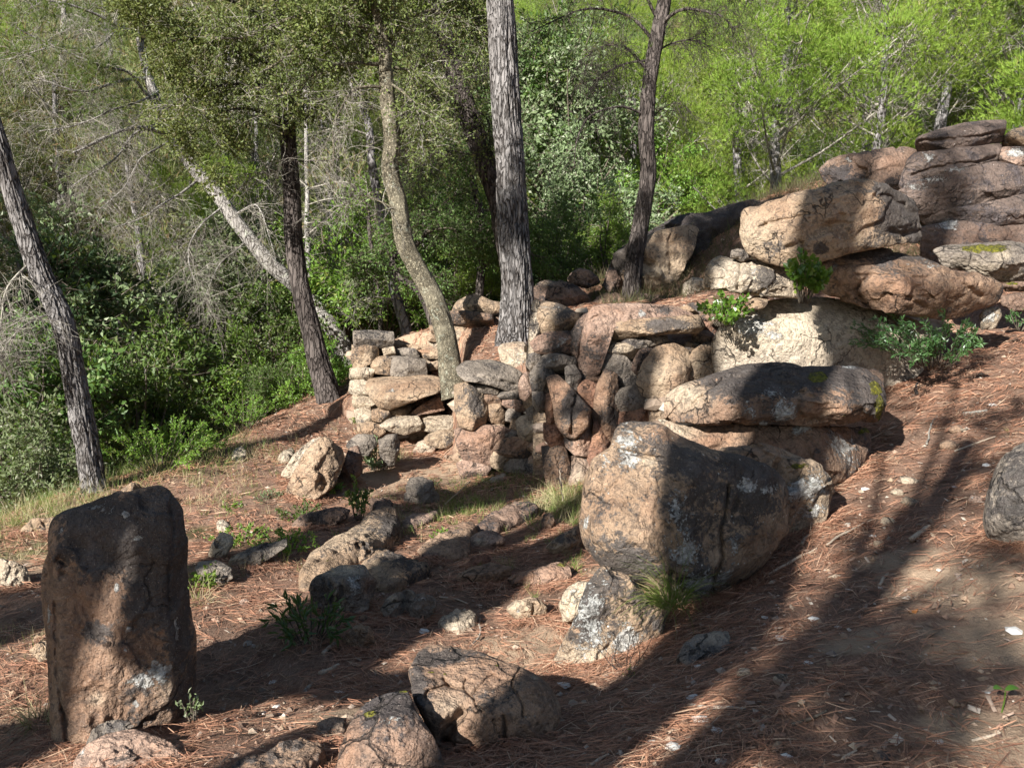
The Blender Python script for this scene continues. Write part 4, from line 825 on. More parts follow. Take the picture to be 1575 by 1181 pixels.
# ------------------------------------------------------------------ dry stone wall: every stone a part
def wall(loc, label, specs, reg, rubble):
    root = empty('dry_stone_wall', tuple(loc), label, 'stone wall', 'dry stone walls')
    root['kind'] = 'thing'
    for s in specs:
        pts, kind, Z, th = s[:4]; kw = s[4] if len(s) > 4 else {}
        kw = dict(kw); rg = kw.pop('reg', reg)
        rock(rg, pts, kind, 'stone', Z=Z, th=th, parent=root, facet=.36, plane=.2, grow=kw.pop('grow', 1.13), smooth=.2, n=kw.pop('n', 9.), rough=kw.pop('rough', .9), cuts=kw.pop('cuts', 6), **kw)
    g = Geo(); r = np.random.default_rng(5+len(specs))
    for (px0, py0, px1, py1, Z, n, sz) in rubble:
        for k in range(n):
            c = P(r.uniform(px0, px1), r.uniform(py0, py1), Z+r.uniform(-.05, .12))
            s = sz*r.uniform(.5, 1.1)
            v, q = icosa(r); v = v*np.array([1.2, .9, .7])*s
            g.add(v+c, None, q)
    # earth and small stuff packed behind the face
    e = Geo()
    for (px0, py0, px1, py1, Z, n, sz) in rubble:
        nu, nv = int((px1-px0)/3)+2, int((py1-py0)/3)+2; U, Vv = np.meshgrid(np.linspace(px0, px1, nu), np.linspace(py0, py1, nv)); zz = np.full(U.shape, Z-.03)
        W = P(U.ravel(), Vv.ravel(), zz.ravel()); W = W+np.outer(.05*fbm(W*7, 3, 77), FWD)
        ii = np.arange(nv-1)[:, None]*nu+np.arange(nu-1)[None]; front = np.stack([ii, ii+nu, ii+nu+1, ii+1], -1).reshape(-1, 4)
        B = W+FWD*.3; nW = len(W); edge = []
        ring = np.concatenate([np.arange(nu), np.arange(1, nv)*nu+nu-1, (nv-1)*nu+np.arange(nu-2, -1, -1), np.arange(nv-2, 0, -1)*nu])
        r2 = np.roll(ring, -1); e.add(np.vstack([W, B]), np.vstack([front, front[:, ::-1]+nW, np.stack([ring, r2, r2+nW, ring+nW], -1)]))
    e.build('earth_core', RM['tan'], root, np.array(loc))
    o = g.build('rubble_fill', M_GRAVEL, root, np.array(loc), smooth=False)
    if o: o['kind'] = 'stuff'
    return root
_t = (1+5**.5)/2
ICV = unit(np.array([(-1,_t,0),(1,_t,0),(-1,-_t,0),(1,-_t,0),(0,-1,_t),(0,1,_t),(0,-1,-_t),(0,1,-_t),(_t,0,-1),(_t,0,1),(-_t,0,-1),(-_t,0,1)]))
ICF = np.array([(0,11,5),(0,5,1),(0,1,7),(0,7,10),(0,10,11),(1,5,9),(5,11,4),(11,10,2),(10,7,6),(7,1,8),(3,9,4),(3,4,2),(3,2,6),(3,6,8),(3,8,9),(4,9,5),(2,4,11),(6,2,10),(8,6,7),(9,8,1)])
def icosa(r):
    v = ICV*(1+r.uniform(-.3, .25, (12, 1))); a = r.uniform(0, 6.3); c, s = math.cos(a), math.sin(a)
    b = r.uniform(-.6, .6); R2 = np.array([[1, 0, 0], [0, math.cos(b), -math.sin(b)], [0, math.sin(b), math.cos(b)]])
    return v@np.array([[c, -s, 0], [s, c, 0], [0, 0, 1]]).T@R2.T, ICF
TOP = lambda *l: [(*l, 1.3, .02)]
A = 8.75
wall(P(610,690,8.9), 'crumbling left-hand end of the dry stone wall, behind the needle slope', [
 ([(152,295),(240,292),(335,300),(338,340),(336,370),(250,377),(155,368)],'grey',A+.15,.2,{'n':8}),
 ([(138,430),(142,400),(152,382),(200,368),(260,376),(265,410),(250,440),(210,462),(170,478),(145,472)],'tan',A,.17),
 ([(290,382),(345,372),(355,410),(300,417)],'pale',A+.05,.1),
 ([(355,388),(400,378),(450,382),(472,420),(400,434),(355,418)],'grey',A+.15,.12),
 ([(127,530),(130,482),(200,474),(247,490),(232,532),(160,542)],'pale',A-.02,.14),
 ([(238,445),(270,425),(300,420),(332,428),(332,512),(250,505),(235,470)],'tan',A-.05,.14),
 ([(322,425),(360,422),(430,428),(500,438),(506,512),(420,522),(340,514)],'grey',A-.08,.16,{'ridges':TOP(320,440,500,450)}),
 ([(123,600),(130,545),(190,540),(222,560),(217,612),(150,614)],'pale',A-.1,.14),
 ([(215,560),(235,538),(290,530),(350,524),(420,520),(480,519),(530,524),(562,535),(572,572),(550,602),(500,618),(440,642),(385,660),(330,682),(282,668),(242,622)],'tan',A-.35,.3,{'ridges':[(250,640,570,560,1.6,.03)],'blobs':[('org',380,560,150,30,.4),('lich',340,590,12,10,1.2)]}),
 ([(140,622),(180,612),(240,622),(252,660),(205,682),(145,672)],'pale',A-.12,.12),
 ([(240,692),(280,680),(310,680),(332,722),(290,752),(240,742)],'tan',A-.3,.12),
 ([(312,692),(370,678),(425,673),(430,692),(400,716),(330,722)],'tan',A-.25,.12,{'ridges':TOP(312,700,430,690)}),
 ([(438,705),(470,680),(500,658),(570,623),(598,690),(525,705),(450,717)],'pink',A-.3,.13,{'blobs':[('org',540,670,60,30,.6)]}),
 ([(285,768),(320,742),(350,728),(410,724),(462,724),(482,760),(472,792),(400,812),(330,795)],'pale',A-.45,.16,{'ridges':TOP(290,760,480,745)}),
 ([(150,692),(200,680),(237,700),(232,752),(200,770),(160,750)],'pale',A-.2,.12),
 ([(478,745),(520,728),(560,720),(620,720),(665,727),(675,770),(620,790),(560,802),(490,792)],'pale',A-.4,.14,{'ridges':TOP(480,760,670,750)}),
 ([(508,832),(530,812),(565,800),(620,792),(675,790),(665,850),(590,882),(520,862)],'tan',A-.7,.14,{'ridges':TOP(510,840,670,820)}),
 ([(430,690),(500,655),(570,620),(580,560),(600,700),(560,720),(440,722)],'dark',A+.15,.1),
 ([(500,560),(560,540),(640,570),(650,640),(600,700),(560,620)],'dark',A+.2,.1),
 ([(232,752),(285,770),(300,800),(260,830),(170,800),(165,760)],'tan',A-.3,.12),
 ([(600,520),(640,530),(720,560),(700,600),(650,620),(600,580)],'dark',A+.1,.12),
], 'R5', [(545,560,700,640,A+.25,60,.10),(540,530,690,560,A+.3,40,.09),(560,640,700,680,A-.05,60,.09)])
D = 8.95
wall(P(730,560,9.1), 'short higher run of wall just left of the big central pine trunk', [
 ([(650,192),(665,162),(680,140),(715,122),(750,110),(790,122),(830,142),(882,150),(882,192),(820,204),(760,205),(700,200)],'tan',D,.22,{'ridges':[(650,170,880,165,.9,.03)]}),
 ([(603,205),(650,195),(700,193),(770,202),(832,210),(838,250),(795,272),(700,267),(615,242)],'brown',D-.08,.2),
 ([(620,268),(700,270),(785,275),(775,297),(640,292)],'tan',D,.15),
 ([(833,228),(898,220),(893,292),(835,290),(805,282)],'dark',D+.03,.15),
 ([(510,320),(540,306),(562,305),(562,347),(520,342)],'tan',D+.05,.1),
 ([(640,302),(665,287),(695,285),(747,310),(742,347),(680,347),(640,332)],'pale',D-.05,.14),
 ([(747,305),(792,308),(792,362),(750,347)],'pale',D,.12),
 ([(800,308),(845,295),(893,294),(893,392),(835,382),(802,342)],'pink',D-.05,.16,{'blobs':[('lich',860,360,30,30,.9)]}),
 ([(638,338),(670,335),(705,345),(778,360),(778,402),(690,408),(650,382)],'tan',D-.05,.16),
 ([(768,432),(790,405),(812,385),(883,400),(883,442),(800,444)],'pale',D-.1,.14),
 ([(678,417),(715,410),(752,415),(752,447),(690,452)],'red',D-.08,.1),
 ([(468,392),(520,383),(572,385),(583,430),(500,432)],'tan',D,.14,{'blobs':[('org',500,395,40,14,.8)]}),
 ([(518,462),(555,445),(592,440),(602,482),(530,492)],'tan',D-.1,.12),
 ([(534,272),(562,265),(567,302),(536,302)],'tan',D,.08),
 ([(535,320),(620,300),(640,330),(640,390),(560,380),(525,350)],'pale',D+.08,.12),
 ([(580,400),(650,390),(690,412),(685,460),(600,470)],'tan',D,.12),
 ([(540,500),(600,490),(640,510),(620,545),(550,540)],'red',D-.05,.1),
], 'R5', [(660,500,775,560,D+.2,90,.09),(640,530,700,570,D+.1,30,.08)])
B = 7.35
wall(P(770,760,7.4), 'sunlit face of the dry stone wall left of its corner, below the central pine', [
 ([(880,385),(900,362),(950,356),(1002,355),(1032,402),(1042,470),(1040,505),(985,507),(925,475),(895,440)],'pale',B+.25,.17,{'ridges':TOP(880,390,1030,385),'blobs':[('org',960,370,50,20,.5),('lich',980,440,40,50,.6)]}),
 ([(680,482),(700,462),(722,450),(780,446),(832,443),(880,455),(922,470),(960,490),(987,512),(988,582),(930,592),(885,578),(842,562),(780,550),(722,542),(690,512)],'grey',B-.02,.25,{'ridges':[(680,500,985,560,1.1,.03)],'cracks':[(.03,3,[(760,520),(860,540),(960,560)])]}),
 ([(728,563),(765,552),(802,560),(872,590),(862,612),(785,602)],'grey',B,.16),
 ([(858,592),(920,588),(982,595),(982,632),(902,637),(865,617)],'grey',B-.02,.15),
 ([(658,575),(695,565),(732,565),(770,582),(803,602),(813,700),(803,752),(772,770),(742,782),(682,762),(664,700)],'tan',B-.05,.2,{'blobs':[('pat',760,660,40,80,.5),('org',760,760,60,20,.4)]}),
 ([(780,607),(825,605),(872,620),(888,660),(822,662),(785,642)],'brown',B-.02,.13),
 ([(885,642),(915,636),(948,640),(948,682),(890,682)],'pink',B,.1),
 ([(803,672),(840,662),(882,665),(907,710),(902,757),(842,752),(808,722)],'tan',B-.03,.14),
 ([(900,702),(930,685),(962,680),(987,710),(945,752),(905,742)],'grey',B-.03,.12),
 ([(664,795),(700,783),(742,780),(810,775),(882,780),(932,800),(900,830),(882,850),(870,880),(862,902),(832,962),(762,957),(702,932),(676,872)],'pink',B-.08,.24,{'blobs':[('org',780,840,120,70,.5)],'n':7,'ridges':[(664,830,900,800,.5,.03)]}),
 ([(880,812),(905,795),(942,790),(972,800),(942,842),(890,837)],'grey',B-.12,.1),
 ([(853,862),(900,842),(962,828),(1005,845),(1042,870),(1042,922),(985,932),(932,932),(872,902)],'brown',B-.15,.17,{'blobs':[('org',960,870,60,30,.5)]}),
 ([(968,752),(995,728),(1022,720),(1062,740),(1102,770),(1112,842),(1042,862),(982,822)],'pale',B-.18,.16),
 ([(983,532),(1000,512),(1022,505),(1052,540),(1052,612),(1012,642),(982,602)],'tan',B-.1,.14),
 ([(668,962),(702,948),(782,965),(832,980),(802,1032),(745,1040),(690,1032)],'pink',B-.15,.16),
 ([(828,902),(865,905),(902,920),(952,960),(902,1002),(842,982)],'tan',B-.1,.14),
 ([(1015,692),(1040,675),(1062,670),(1092,700),(1085,762),(1032,752)],'grey',B-.2,.12),
 ([(948,642),(985,640),(1022,650),(1022,702),(962,692)],'pink',B-.08,.12),
 ([(838,757),(900,758),(903,785),(850,782)],'tan',B-.02,.1),
 ([(920,925),(1000,935),(1050,920),(1100,950),(1090,1020),(960,1040),(910,990)],'grey',B-.15,.14),
 ([(1040,860),(1110,850),(1130,920),(1110,960),(1050,930)],'tan',B-.2,.12),
 ([(1000,580),(1060,600),(1070,670),(1010,680),(985,640)],'tan',B-.12,.1),
 ([(940,750),(985,720),(1010,740),(975,800),(930,800)],'tan',B-.08,.1),
], 'R5', [(705,600,840,720,B+.12,120,.09),(720,570,830,600,B+.15,40,.08)])
C_ = 6.85
wall(P(880,800,6.9), 'corner and right-hand face of the dry stone wall, reddish stones left of the stacked blocks', [
 ([(97,440),(103,380),(110,300),(125,170),(138,152),(155,155),(168,200),(164,300),(140,395),(118,450),(100,470)],'pale',C_+.1,.1,{'n':5}),
 ([(148,152),(200,150),(250,160),(300,182),(332,200),(372,235),(362,270),(310,288),(260,302),(182,312),(160,290),(163,200)],'tan',C_+.15,.24,{'ridges':[(150,170,370,240,.9,.03)],'blobs':[('lich',230,175,70,14,.7)]}),
 ([(128,352),(160,322),(202,305),(265,298),(332,295),(333,402),(290,408),(242,412),(152,397)],'pink',C_+.05,.2,{'blobs':[('lich',250,350,60,40,.6)]}),
 ([(108,412),(140,404),(167,405),(172,450),(120,492),(95,462)],'grey',C_,.1),
 ([(183,422),(215,412),(252,410),(342,430),(343,462),(318,490),(292,512),(232,512),(190,482)],'grey',C_,.17,{'blobs':[('lich',240,440,40,20,.7)]}),
 ([(118,512),(150,465),(182,430),(215,475),(243,522),(225,565),(202,602),(132,602)],'grey',C_-.05,.14),
 ([(58,562),(72,528),(92,505),(122,510),(127,592),(92,642),(65,622)],'pink',C_-.02,.12),
 ([(128,602),(192,605),(203,682),(152,692),(130,662)],'grey',C_-.1,.12),
 ([(183,622),(212,612),(238,610),(243,702),(240,752),(202,762)],'red',C_-.12,.12,{'blobs':[('org',210,680,30,60,.8)]}),
 ([(208,545),(235,532),(262,530),(300,565),(332,600),(372,645),(412,690),(405,730),(400,762),(372,792),(342,822),(292,812),(252,752),(237,652)],'brown',C_-.22,.22,{'blobs':[('org',240,590,60,60,.8),('org',370,760,40,60,.5),('pat',320,690,50,90,.5)],'cracks':[(.04,3,[(350,620),(330,700),(325,810)])]}),
 ([(293,482),(315,470),(342,470),(372,520),(363,580),(342,622),(302,572)],'grey',C_-.12,.12),
 ([(358,572),(378,552),(402,540),(462,570),(450,630),(432,692),(402,682),(368,622)],'red',C_-.1,.14,{'blobs':[('org',400,600,50,60,.9)]}),
 ([(368,522),(425,515),(483,515),(478,552),(402,562)],'brown',C_-.02,.12),
 ([(288,812),(342,820),(370,795),(402,770),(423,822),(412,922),(342,912),(302,872)],'pink',C_-.15,.16,{'blobs':[('org',380,850,50,60,.7),('pat',320,840,30,40,.5)]}),
 ([(313,935),(360,928),(412,930),(443,990),(432,1050),(422,1112),(332,1122),(316,1052)],'pink',C_-.12,.16,{'blobs':[('pale',360,1020,60,90,.5)],'n':7}),
 ([(188,762),(242,760),(292,810),(292,892),(232,892),(190,832)],'red',C_-.08,.14),
 ([(178,882),(235,880),(292,890),(312,962),(312,1082),(212,1092),(190,1002)],'brown',C_-.1,.16,{'blobs':[('lich',240,1000,60,60,.4)]}),
 ([(398,722),(415,703),(432,690),(443,852),(412,842)],'red',C_-.08,.1,{'blobs':[('org',415,760,40,90,1.)]}),
 ([(438,762),(465,753),(492,750),(482,822),(512,838),(542,850),(542,892),(500,912),(462,932),(445,968),(432,1002),(403,992),(406,945),(412,902),(430,852)],'red',C_-.15,.15,{'blobs':[('org',460,820,60,60,.9),('pat',500,880,40,20,.5)]}),
 ([(428,692),(433,655),(443,622),(465,560),(492,500),(522,512),(552,530),(560,610),(562,692),(552,770),(542,852),(482,822),(482,762),(440,752)],'brown',C_-.12,.2,{'blobs':[('org',470,600,60,80,.5),('org',500,800,40,40,.6),('pat',510,720,50,60,.4)]}),
 ([(308,352),(325,298),(352,250),(382,222),(412,205),(402,282),(372,372),(352,432),(322,392)],'pink',C_+.02,.16,{'n':2.6}),
 ([(348,472),(352,435),(362,400),(375,360),(392,330),(396,290),(402,250),(418,212),(442,180),(480,172),(522,170),(580,167),(642,167),(720,170),(802,175),(850,190),(905,212),(882,232),(700,245),(625,252),(562,262),(528,285),(502,312),(488,340),(482,372),(478,425),(478,482),(422,507),(362,497)],'pink',C_,.26,{'ridges':[(400,230,900,215,1.2,.03),(400,500,420,180,.7,.03)],'blobs':[('org',480,190,140,30,.5),('lich',680,205,26,22,1.3),('pat',800,185,60,18,.5)],'n':5}),
 ([(498,328),(515,290),(532,260),(585,247),(642,238),(720,232),(802,228),(870,220),(942,218),(968,268),(955,285),(932,302),(832,302),(760,308),(692,313),(562,333)],'tan',C_-.12,.22,{'ridges':[(500,290,960,255,.8,.02)],'blobs':[('pat',800,260,140,30,.6)]}),
 ([(588,348),(625,328),(662,318),(725,316),(792,316),(803,345),(742,362),(682,378),(610,378)],'grey',C_-.05,.14),
 ([(483,368),(540,358),(592,353),(662,385),(652,432),(572,422),(512,397)],'pale',C_-.02,.14,{'blobs':[('moss',600,380,60,20,.4)]}),
 ([(632,482),(640,440),(665,395),(692,358),(742,370),(730,410),(712,442),(692,475),(672,512)],'dark',C_-.08,.12),
 ([(478,422),(532,408),(602,430),(635,470),(663,510),(663,562),(582,582),(540,532),(482,492)],'grey',C_-.02,.16,{'blobs':[('moss',600,500,50,50,.35)]}),
 ([(532,645),(545,615),(562,590),(612,577),(662,570),(702,610),(742,650),(702,682),(640,693),(582,702)],'grey',C_-.1,.17,{'blobs':[('moss',640,620,60,50,.4)]}),
 ([(668,545),(682,495),(702,450),(725,418),(752,388),(795,377),(842,370),(875,382),(905,400),(914,480),(905,525),(892,572),(862,608),(832,642),(762,632),(692,602)],'tan',C_-.15,.25,{'ridges':[(850,350,870,640,.9,.03)],'blobs':[('org',850,560,40,60,.5),('pale',760,500,70,90,.35)]}),
 ([(878,405),(895,373),(912,350),(953,370),(935,435),(912,502),(880,492)],'tan',C_-.02,.12),
 ([(903,485),(920,440),(942,398),(970,378),(1002,358),(1035,378),(1063,400),(1063,522),(982,542),(940,560),(910,577)],'tan',C_-.08,.2,{'blobs':[('pale',980,480,60,60,.5)],'rough':1.4}),
 ([(936,350),(938,310),(970,298),(1002,290),(1062,318),(1030,340),(1002,352)],'pink',C_+.1,.12),
 ([(848,182),(880,172),(912,163),(962,200),(942,217),(880,207)],'tan',C_+.25,.12),
 ([(528,712),(580,700),(642,688),(700,678),(762,668),(805,720),(805,800),(700,810),(640,820),(582,842),(540,800)],'red',C_-.1,.18,{'blobs':[('org',680,710,160,50,1.),('pat',620,780,70,40,.5)]}),
 ([(768,662),(790,652),(812,650),(815,742),(772,722)],'tan',C_-.12,.1),
 ([(772,742),(830,745),(902,758),(950,770),(1005,788),(985,830),(962,862),(915,850),(862,822)],'pale',C_-.35,.14),
 ([(930,785),(960,768),(992,763),(1012,790),(957,808)],'tan',C_-.45,.06,{'blobs':[('org',970,785,40,20,.6)]}),
 ([(915,160),(955,155),(1000,180),(1060,230),(1085,265),(1060,300),(1000,270),(950,240),(925,190)],'brown',C_+.35,.2),
 ([(960,240),(1010,250),(1060,300),(1010,312),(970,290)],'red',C_+.2,.1),
 ([(280,250),(330,240),(352,260),(330,300),(300,300)],'dark',C_+.12,.1),
 ([(480,500),(530,520),(560,590),(540,640),(500,600)],'brown',C_-.05,.12),
 ([(750,640),(830,645),(900,590),(960,570),(1000,560),(960,640),(860,700),(800,720)],'tan',C_-.08,.14),
 ([(560,690),(640,695),(740,655),(770,680),(640,720),(560,720)],'tan',C_-.05,.1),
 ([(1050,520),(1100,505),(1150,480),(1180,520),(1100,560),(1030,570)],'pale',C_-.0,.14),
], 'R6', [(850,560,960,740,C_+.15,150,.10),(940,530,1110,640,C_+.1,110,.09),(820,480,900,560,C_+.2,40,.09),(860,740,950,800,C_+.02,30,.09),(1000,610,1090,680,C_-.25,30,.07),(820,560,860,740,C_+.2,50,.09)])
# ------------------------------------------------------------------ foreground trees
def pathpx(pts, n=None):
    w = np.array([P(a, b, c) for a, b, c in pts]); L = np.linalg.norm(np.diff(w, axis=0), axis=1).sum()
    return catmull(w, n or max(8, int(L/.06)))
def wig(path, amp, f=1.5, seed=0):
    path = path.copy(); q = path*f+seed*9.1
    path[:, 0] += amp*vnoise(q, 50+seed); path[:, 1] += amp*vnoise(q+7.7, 51+seed); path[:, 2] += .5*amp*vnoise(q+3.3, 52+seed); return path
def twig_field(path, n1, l1, n2, l2, r1=.006, droop=.25, tmin=.15, up=0.0, curl=.5, fwd=.6):
    """side twigs on a limb and finer twigs on those; returns segments and the fine segments for leaves"""
    path = np.asarray(path); m = len(path); tg = unit(np.gradient(path, axis=0))
    k = (rng.uniform(tmin, 1, n1)*(m-1)).astype(int)
    p = path[k]; d = unit(tg[k]*fwd+rng.normal(size=(n1, 3))*.75+np.array([0, 0, up-droop*.3]))
    L = l1*rng.uniform(.35, 1, n1)/4
    S0, S1, R0, R1 = [], [], [], []; F0, F1 = [], []
    rr = np.full(n1, r1)
    for s in range(4):
        q = p+d*L[:, None]; S0.append(p); S1.append(q); R0.append(rr*(1-.22*s)); R1.append(rr*(1-.22*(s+1)))
        for j in range(max(1, n2//4)):
            t = rng.uniform(0, 1, (n1, 1)); a = p+(q-p)*t
            e = unit(d*.6+rng.normal(size=(n1, 3))*.8+np.array([0, 0, -droop*.5])); l = l2*rng.uniform(.4, 1, (n1, 1))/2
            b = a+e*l; e2 = unit(e+rng.normal(size=(n1, 3))*.35+np.array([0, 0, -droop*.4])); c = b+e2*l
            S0 += [a, b]; S1 += [b, c]; R0 += [rr*.45, rr*.33]; R1 += [rr*.33, rr*.15]; F0 += [a, b]; F1 += [b, c]
        p = q; d = unit(d+rng.normal(size=(n1, 3))*curl*.5+np.array([0, 0, -droop*.35+up*.2]))
    return [np.concatenate(x) for x in (S0, S1, R0, R1)], np.concatenate(F0), np.concatenate(F1)
def leaf_on(F0, F1, n, size, wid=.5, spread=.9, jit=.02):
    k = rng.integers(0, len(F0), n); t = rng.uniform(0, 1, (n, 1))
    b = F0[k]+(F1[k]-F0[k])*t+rng.normal(size=(n, 3))*jit
    d = unit(F1[k]-F0[k])+rng.normal(size=(n, 3))*spread
    return leaves(b, d, size*rng.uniform(.6, 1.2, n), wid)
def tuft_on(F0, F1, n, blades_n, L, W, spread=.5):
    k = rng.integers(0, len(F0), n); t = rng.uniform(.2, 1, (n, 1)); b = F0[k]+(F1[k]-F0[k])*t
    d = unit(F1[k]-F0[k]+np.array([0, 0, .25]))
    b = np.repeat(b, blades_n, 0); d = unit(np.repeat(d, blades_n, 0)+rng.normal(size=(len(b), 3))*spread)
    return blades(b, d, L*rng.uniform(.6, 1.1, len(b)), W, .25)
def sprays(C, R, n, flat=1.0, seglen=.22):
    """n short leafy twigs filling an ellipsoid"""
    u = unit(rng.normal(size=(n, 3)))*(rng.uniform(0, 1, (n, 1))**(1/2.2)); u[:, 2] *= flat
    # clumpy: pull twigs towards random sub-centres
    cs = unit(rng.normal(size=(max(3, n//25), 3)))*rng.uniform(.2, .95, (max(3, n//25), 1)); cs[:, 2] *= flat
    near = cs[rng.integers(0, len(cs), n)]
    u = u*.34+near*.72
    a = np.asarray(C)+u*R; d = unit(u+rng.normal(size=(n, 3))*.6); b = a+d*seglen*rng.uniform(.5, 1.2, (n, 1))
    return a, b
class Tree:
    def __init__(s, name, base, label, cat='tree', group=None):
        s.root = empty(name, tuple(base), label, cat, group); s.base = np.asarray(base, float)
    def part(s, nm, g, mat, smooth=True): return g.build(nm, mat, s.root, s.base, smooth)
    def trunk(s, path, rad, mat, sides=40, bark=.14, seed=0, flare=.35, nm='trunk', fx=9.):
        g = Geo(); v, q, t = tube(path, rad, sides, bark, seed, fx, 1.6, flare); g.add(v, q, t); s.part(nm, g, mat)
def mb(*xs):
    return xs
# big central pine
def px_r(w, Z): return w*Z/FPX*.5
t5 = pathpx([(797,560,8.25),(794,525,8.25),(795,450,8.25),(789,350,8.22),(785,250,8.2),(776,120,8.2),(769,0,8.2),(764,-150,8.2),(760,-420,8.2),(758,-650,8.3)], 260)
T = Tree('pine_tree', t5[0], 'big straight pine with furrowed grey bark growing out of the wall, the thickest trunk', 'pine')
T.trunk(t5, [px_r(58,8.2), px_r(47,8.2), px_r(45,8.2), px_r(42,8.2), px_r(40,8.2), px_r(34,8.2), px_r(26,8.2)], BM['pine'], 110, .19, 3, .5, fx=13.)
g = Geo(); lf = Geo()
for k, (dx, dz, L) in enumerate([(-1,.2,2.4),(1,.1,2.2),(-.7,.5,2.),(.8,.5,2.4),(.2,.6,1.8),(-.3,.3,2.)]):
    z0 = t5[-1]*1.0 - np.array([0, 0, .2+.35*k]); d = unit(np.array([dx, rng.uniform(-.6, .9), dz]))
    pth = wig(catmull([z0, z0+d*L*.5+[0, 0, .1], z0+d*L], 24), .08, 1.5, k); v, q, t = tube(pth, [.045, .012], 7); g.add(v, q, t)
    sg, F0, F1 = twig_field(pth, 26, .9, 8, .35, .008); g.add(*segs(*sg))
    v, t = tuft_on(F0, F1, 420, 9, .11, .004); lf.add(v, None, t)
T.part('branches', g, BM['dark']); T.part('foliage', lf, LM['pine'], False)

# right-hand pine, slightly curved and dark
t7 = pathpx([(966,500,9.5),(970,465,9.5),(976,400,9.5),(988,330,9.5),(997,270,9.45),(994,200,9.4),(1000,120,9.4),(1012,50,9.4),(1022,0,9.4),(1030,-80,9.3),(1020,-250,9.3),(1030,-420,9.3)], 220)
T = Tree('pine_tree', t7[0], 'slim curved dark pine standing right of the wall corner, fine bare branches high up', 'pine')
T.trunk(t7, [px_r(30,9.5), px_r(26,9.5), px_r(23,9.4), px_r(22,9.4), px_r(20,9.4), px_r(15,9.4)], BM['dark'], 56, .14, 8, .2)
g = Geo(); lf = Geo()
for k, (a, pts, r) in enumerate([(0, [(997,180,9.4),(960,165,9.2),(915,172,9.0),(893,205,8.9),(885,260,8.9)], .016), (1, [(1000,110,9.4),(965,75,9.2),(930,70,9.0),(890,95,9.0)], .02), (2, [(1008,70,9.4),(975,30,9.3),(930,15,9.2),(880,20,9.1),(820,50,9.0)], .022), (3, [(1010,40,9.4),(1050,15,9.2),(1100,20,9.0),(1130,45,9.0)], .022),
      (4, [(1016,10,9.4),(1060,-20,9.3),(1110,-5,9.2),(1160,0,9.2)], .02), (5, [(1012,30,9.4),(980,-20,9.3),(930,-45,9.2),(880,-30,9.2)], .02), (6, [(994,200,9.4),(1010,175,9.5),(1035,160,9.5),(1060,165,9.6)], .01), (7, [(1000,100,9.4),(1025,70,9.5),(1060,62,9.5),(1090,70,9.4)], .014), (8, [(998,95,9.4),(965,100,9.5),(930,115,9.4),(905,140,9.3)], .014)]):
    pth = wig(pathpx(pts, 40), .03, 3, k); v, q, t = tube(pth, [r, r*.25], 7); g.add(v, q, t)
    nn = 14 if k in (0, 6) else 34
    sg, F0, F1 = twig_field(pth, nn, .55, 12, .3, .004, .5, .3); g.add(*segs(*sg))
    if k in (1, 2, 3, 4, 5): v, t = tuft_on(F0, F1, 260 if k > 2 else 120, 9, .08, .0035); lf.add(v, None, t)
T.part('branches', g, BM['dark']); T.part('foliage', lf, LM['pine2'], False)

# twisting oak in front of the left wall
t4 = pathpx([(703,610,7.95),(694,575,7.95),(686,520,7.95),(668,460,7.97),(640,410,8.0),(622,370,8.0),(612,310,8.0),(600,262,8.0),(603,215,8.0),(596,150,8.0),(594,108,8.0)], 150)
T = Tree('oak_tree', t4[0], 'twisting holm oak with rough tan bark, forked high up, leaning left over the wall gap', 'oak tree')
T.trunk(t4, [px_r(36,8), px_r(31,8), px_r(28,8), px_r(27,8), px_r(25,8), px_r(22,8)], BM['oak'], 44, .10, 14, .3, fx=16.)
g = Geo(); tw = Geo(); lf = Geo()
LIMBS = [([(594,112,8.0),(585,60,7.95),(576,20,7.9),(566,-30,7.9),(540,-110,7.8)], .055), ([(596,105,8.0),(604,70,8.05),(612,40,8.1),(640,22,8.2),(680,20,8.3),(720,35,8.4)], .042), ([(592,95,8.0),(570,60,8.0),(545,30,8.0),(520,-5,8.0),(500,-60,7.9)], .038),
         ([(598,135,8.0),(570,134,7.9),(545,140,7.8),(530,160,7.7),(516,205,7.6),(510,255,7.6)], .017), ([(605,105,8.0),(640,110,8.1),(665,140,8.2),(690,160,8.2)], .014), ([(590,100,8.0),(540,100,7.9),(490,112,7.8),(455,140,7.7),(430,150,7.6)], .02),
         ([(575,45,7.9),(530,40,7.8),(480,55,7.7),(440,85,7.6),(400,110,7.5)], .02), ([(612,40,8.1),(600,0,8.1),(610,-60,8.1),(640,-120,8.1)], .035), ([(700,25,8.35),(745,40,8.5),(760,90,8.5)], .014), ([(560,10,7.9),(500,15,7.7),(440,30,7.6),(380,60,7.5),(330,60,7.4)], .022), ([(600,125,8),(630,150,7.9),(645,190,7.9),(660,220,7.9)], .012),
         ([(620,330,8.0),(585,310,7.9),(555,300,7.9),(525,320,7.8)], .008)]
for k, (pts, r) in enumerate(LIMBS):
    pth = wig(pathpx(pts, 50), .035, 3, k+20); v, q, t = tube(pth, [r, r*.35], 12, .12 if r > .03 else 0, k); g.add(v, q, t)
    sg, F0, F1 = twig_field(pth, 20, .55, 8, .26, .0045, .3, .15); tw.add(*segs(*sg))
    if k not in (3, 11): v, t = leaf_on(F0, F1, 1500, .036, .55); lf.add(v, None, t)
T.part('limb', g, BM['oak']); T.part('twigs', tw, BM['twig'])
CL = [(640,-40,8.2,.55,260),(560,-30,7.9,.55,240),(700,-10,8.4,.5,180),(520,10,7.8,.42,170),(470,35,7.7,.42,170),(560,50,8.0,.34,70),(450,80,7.7,.38,110),(640,90,8.3,.3,50),(740,10,8.6,.32,80),(500,90,7.7,.3,60)]
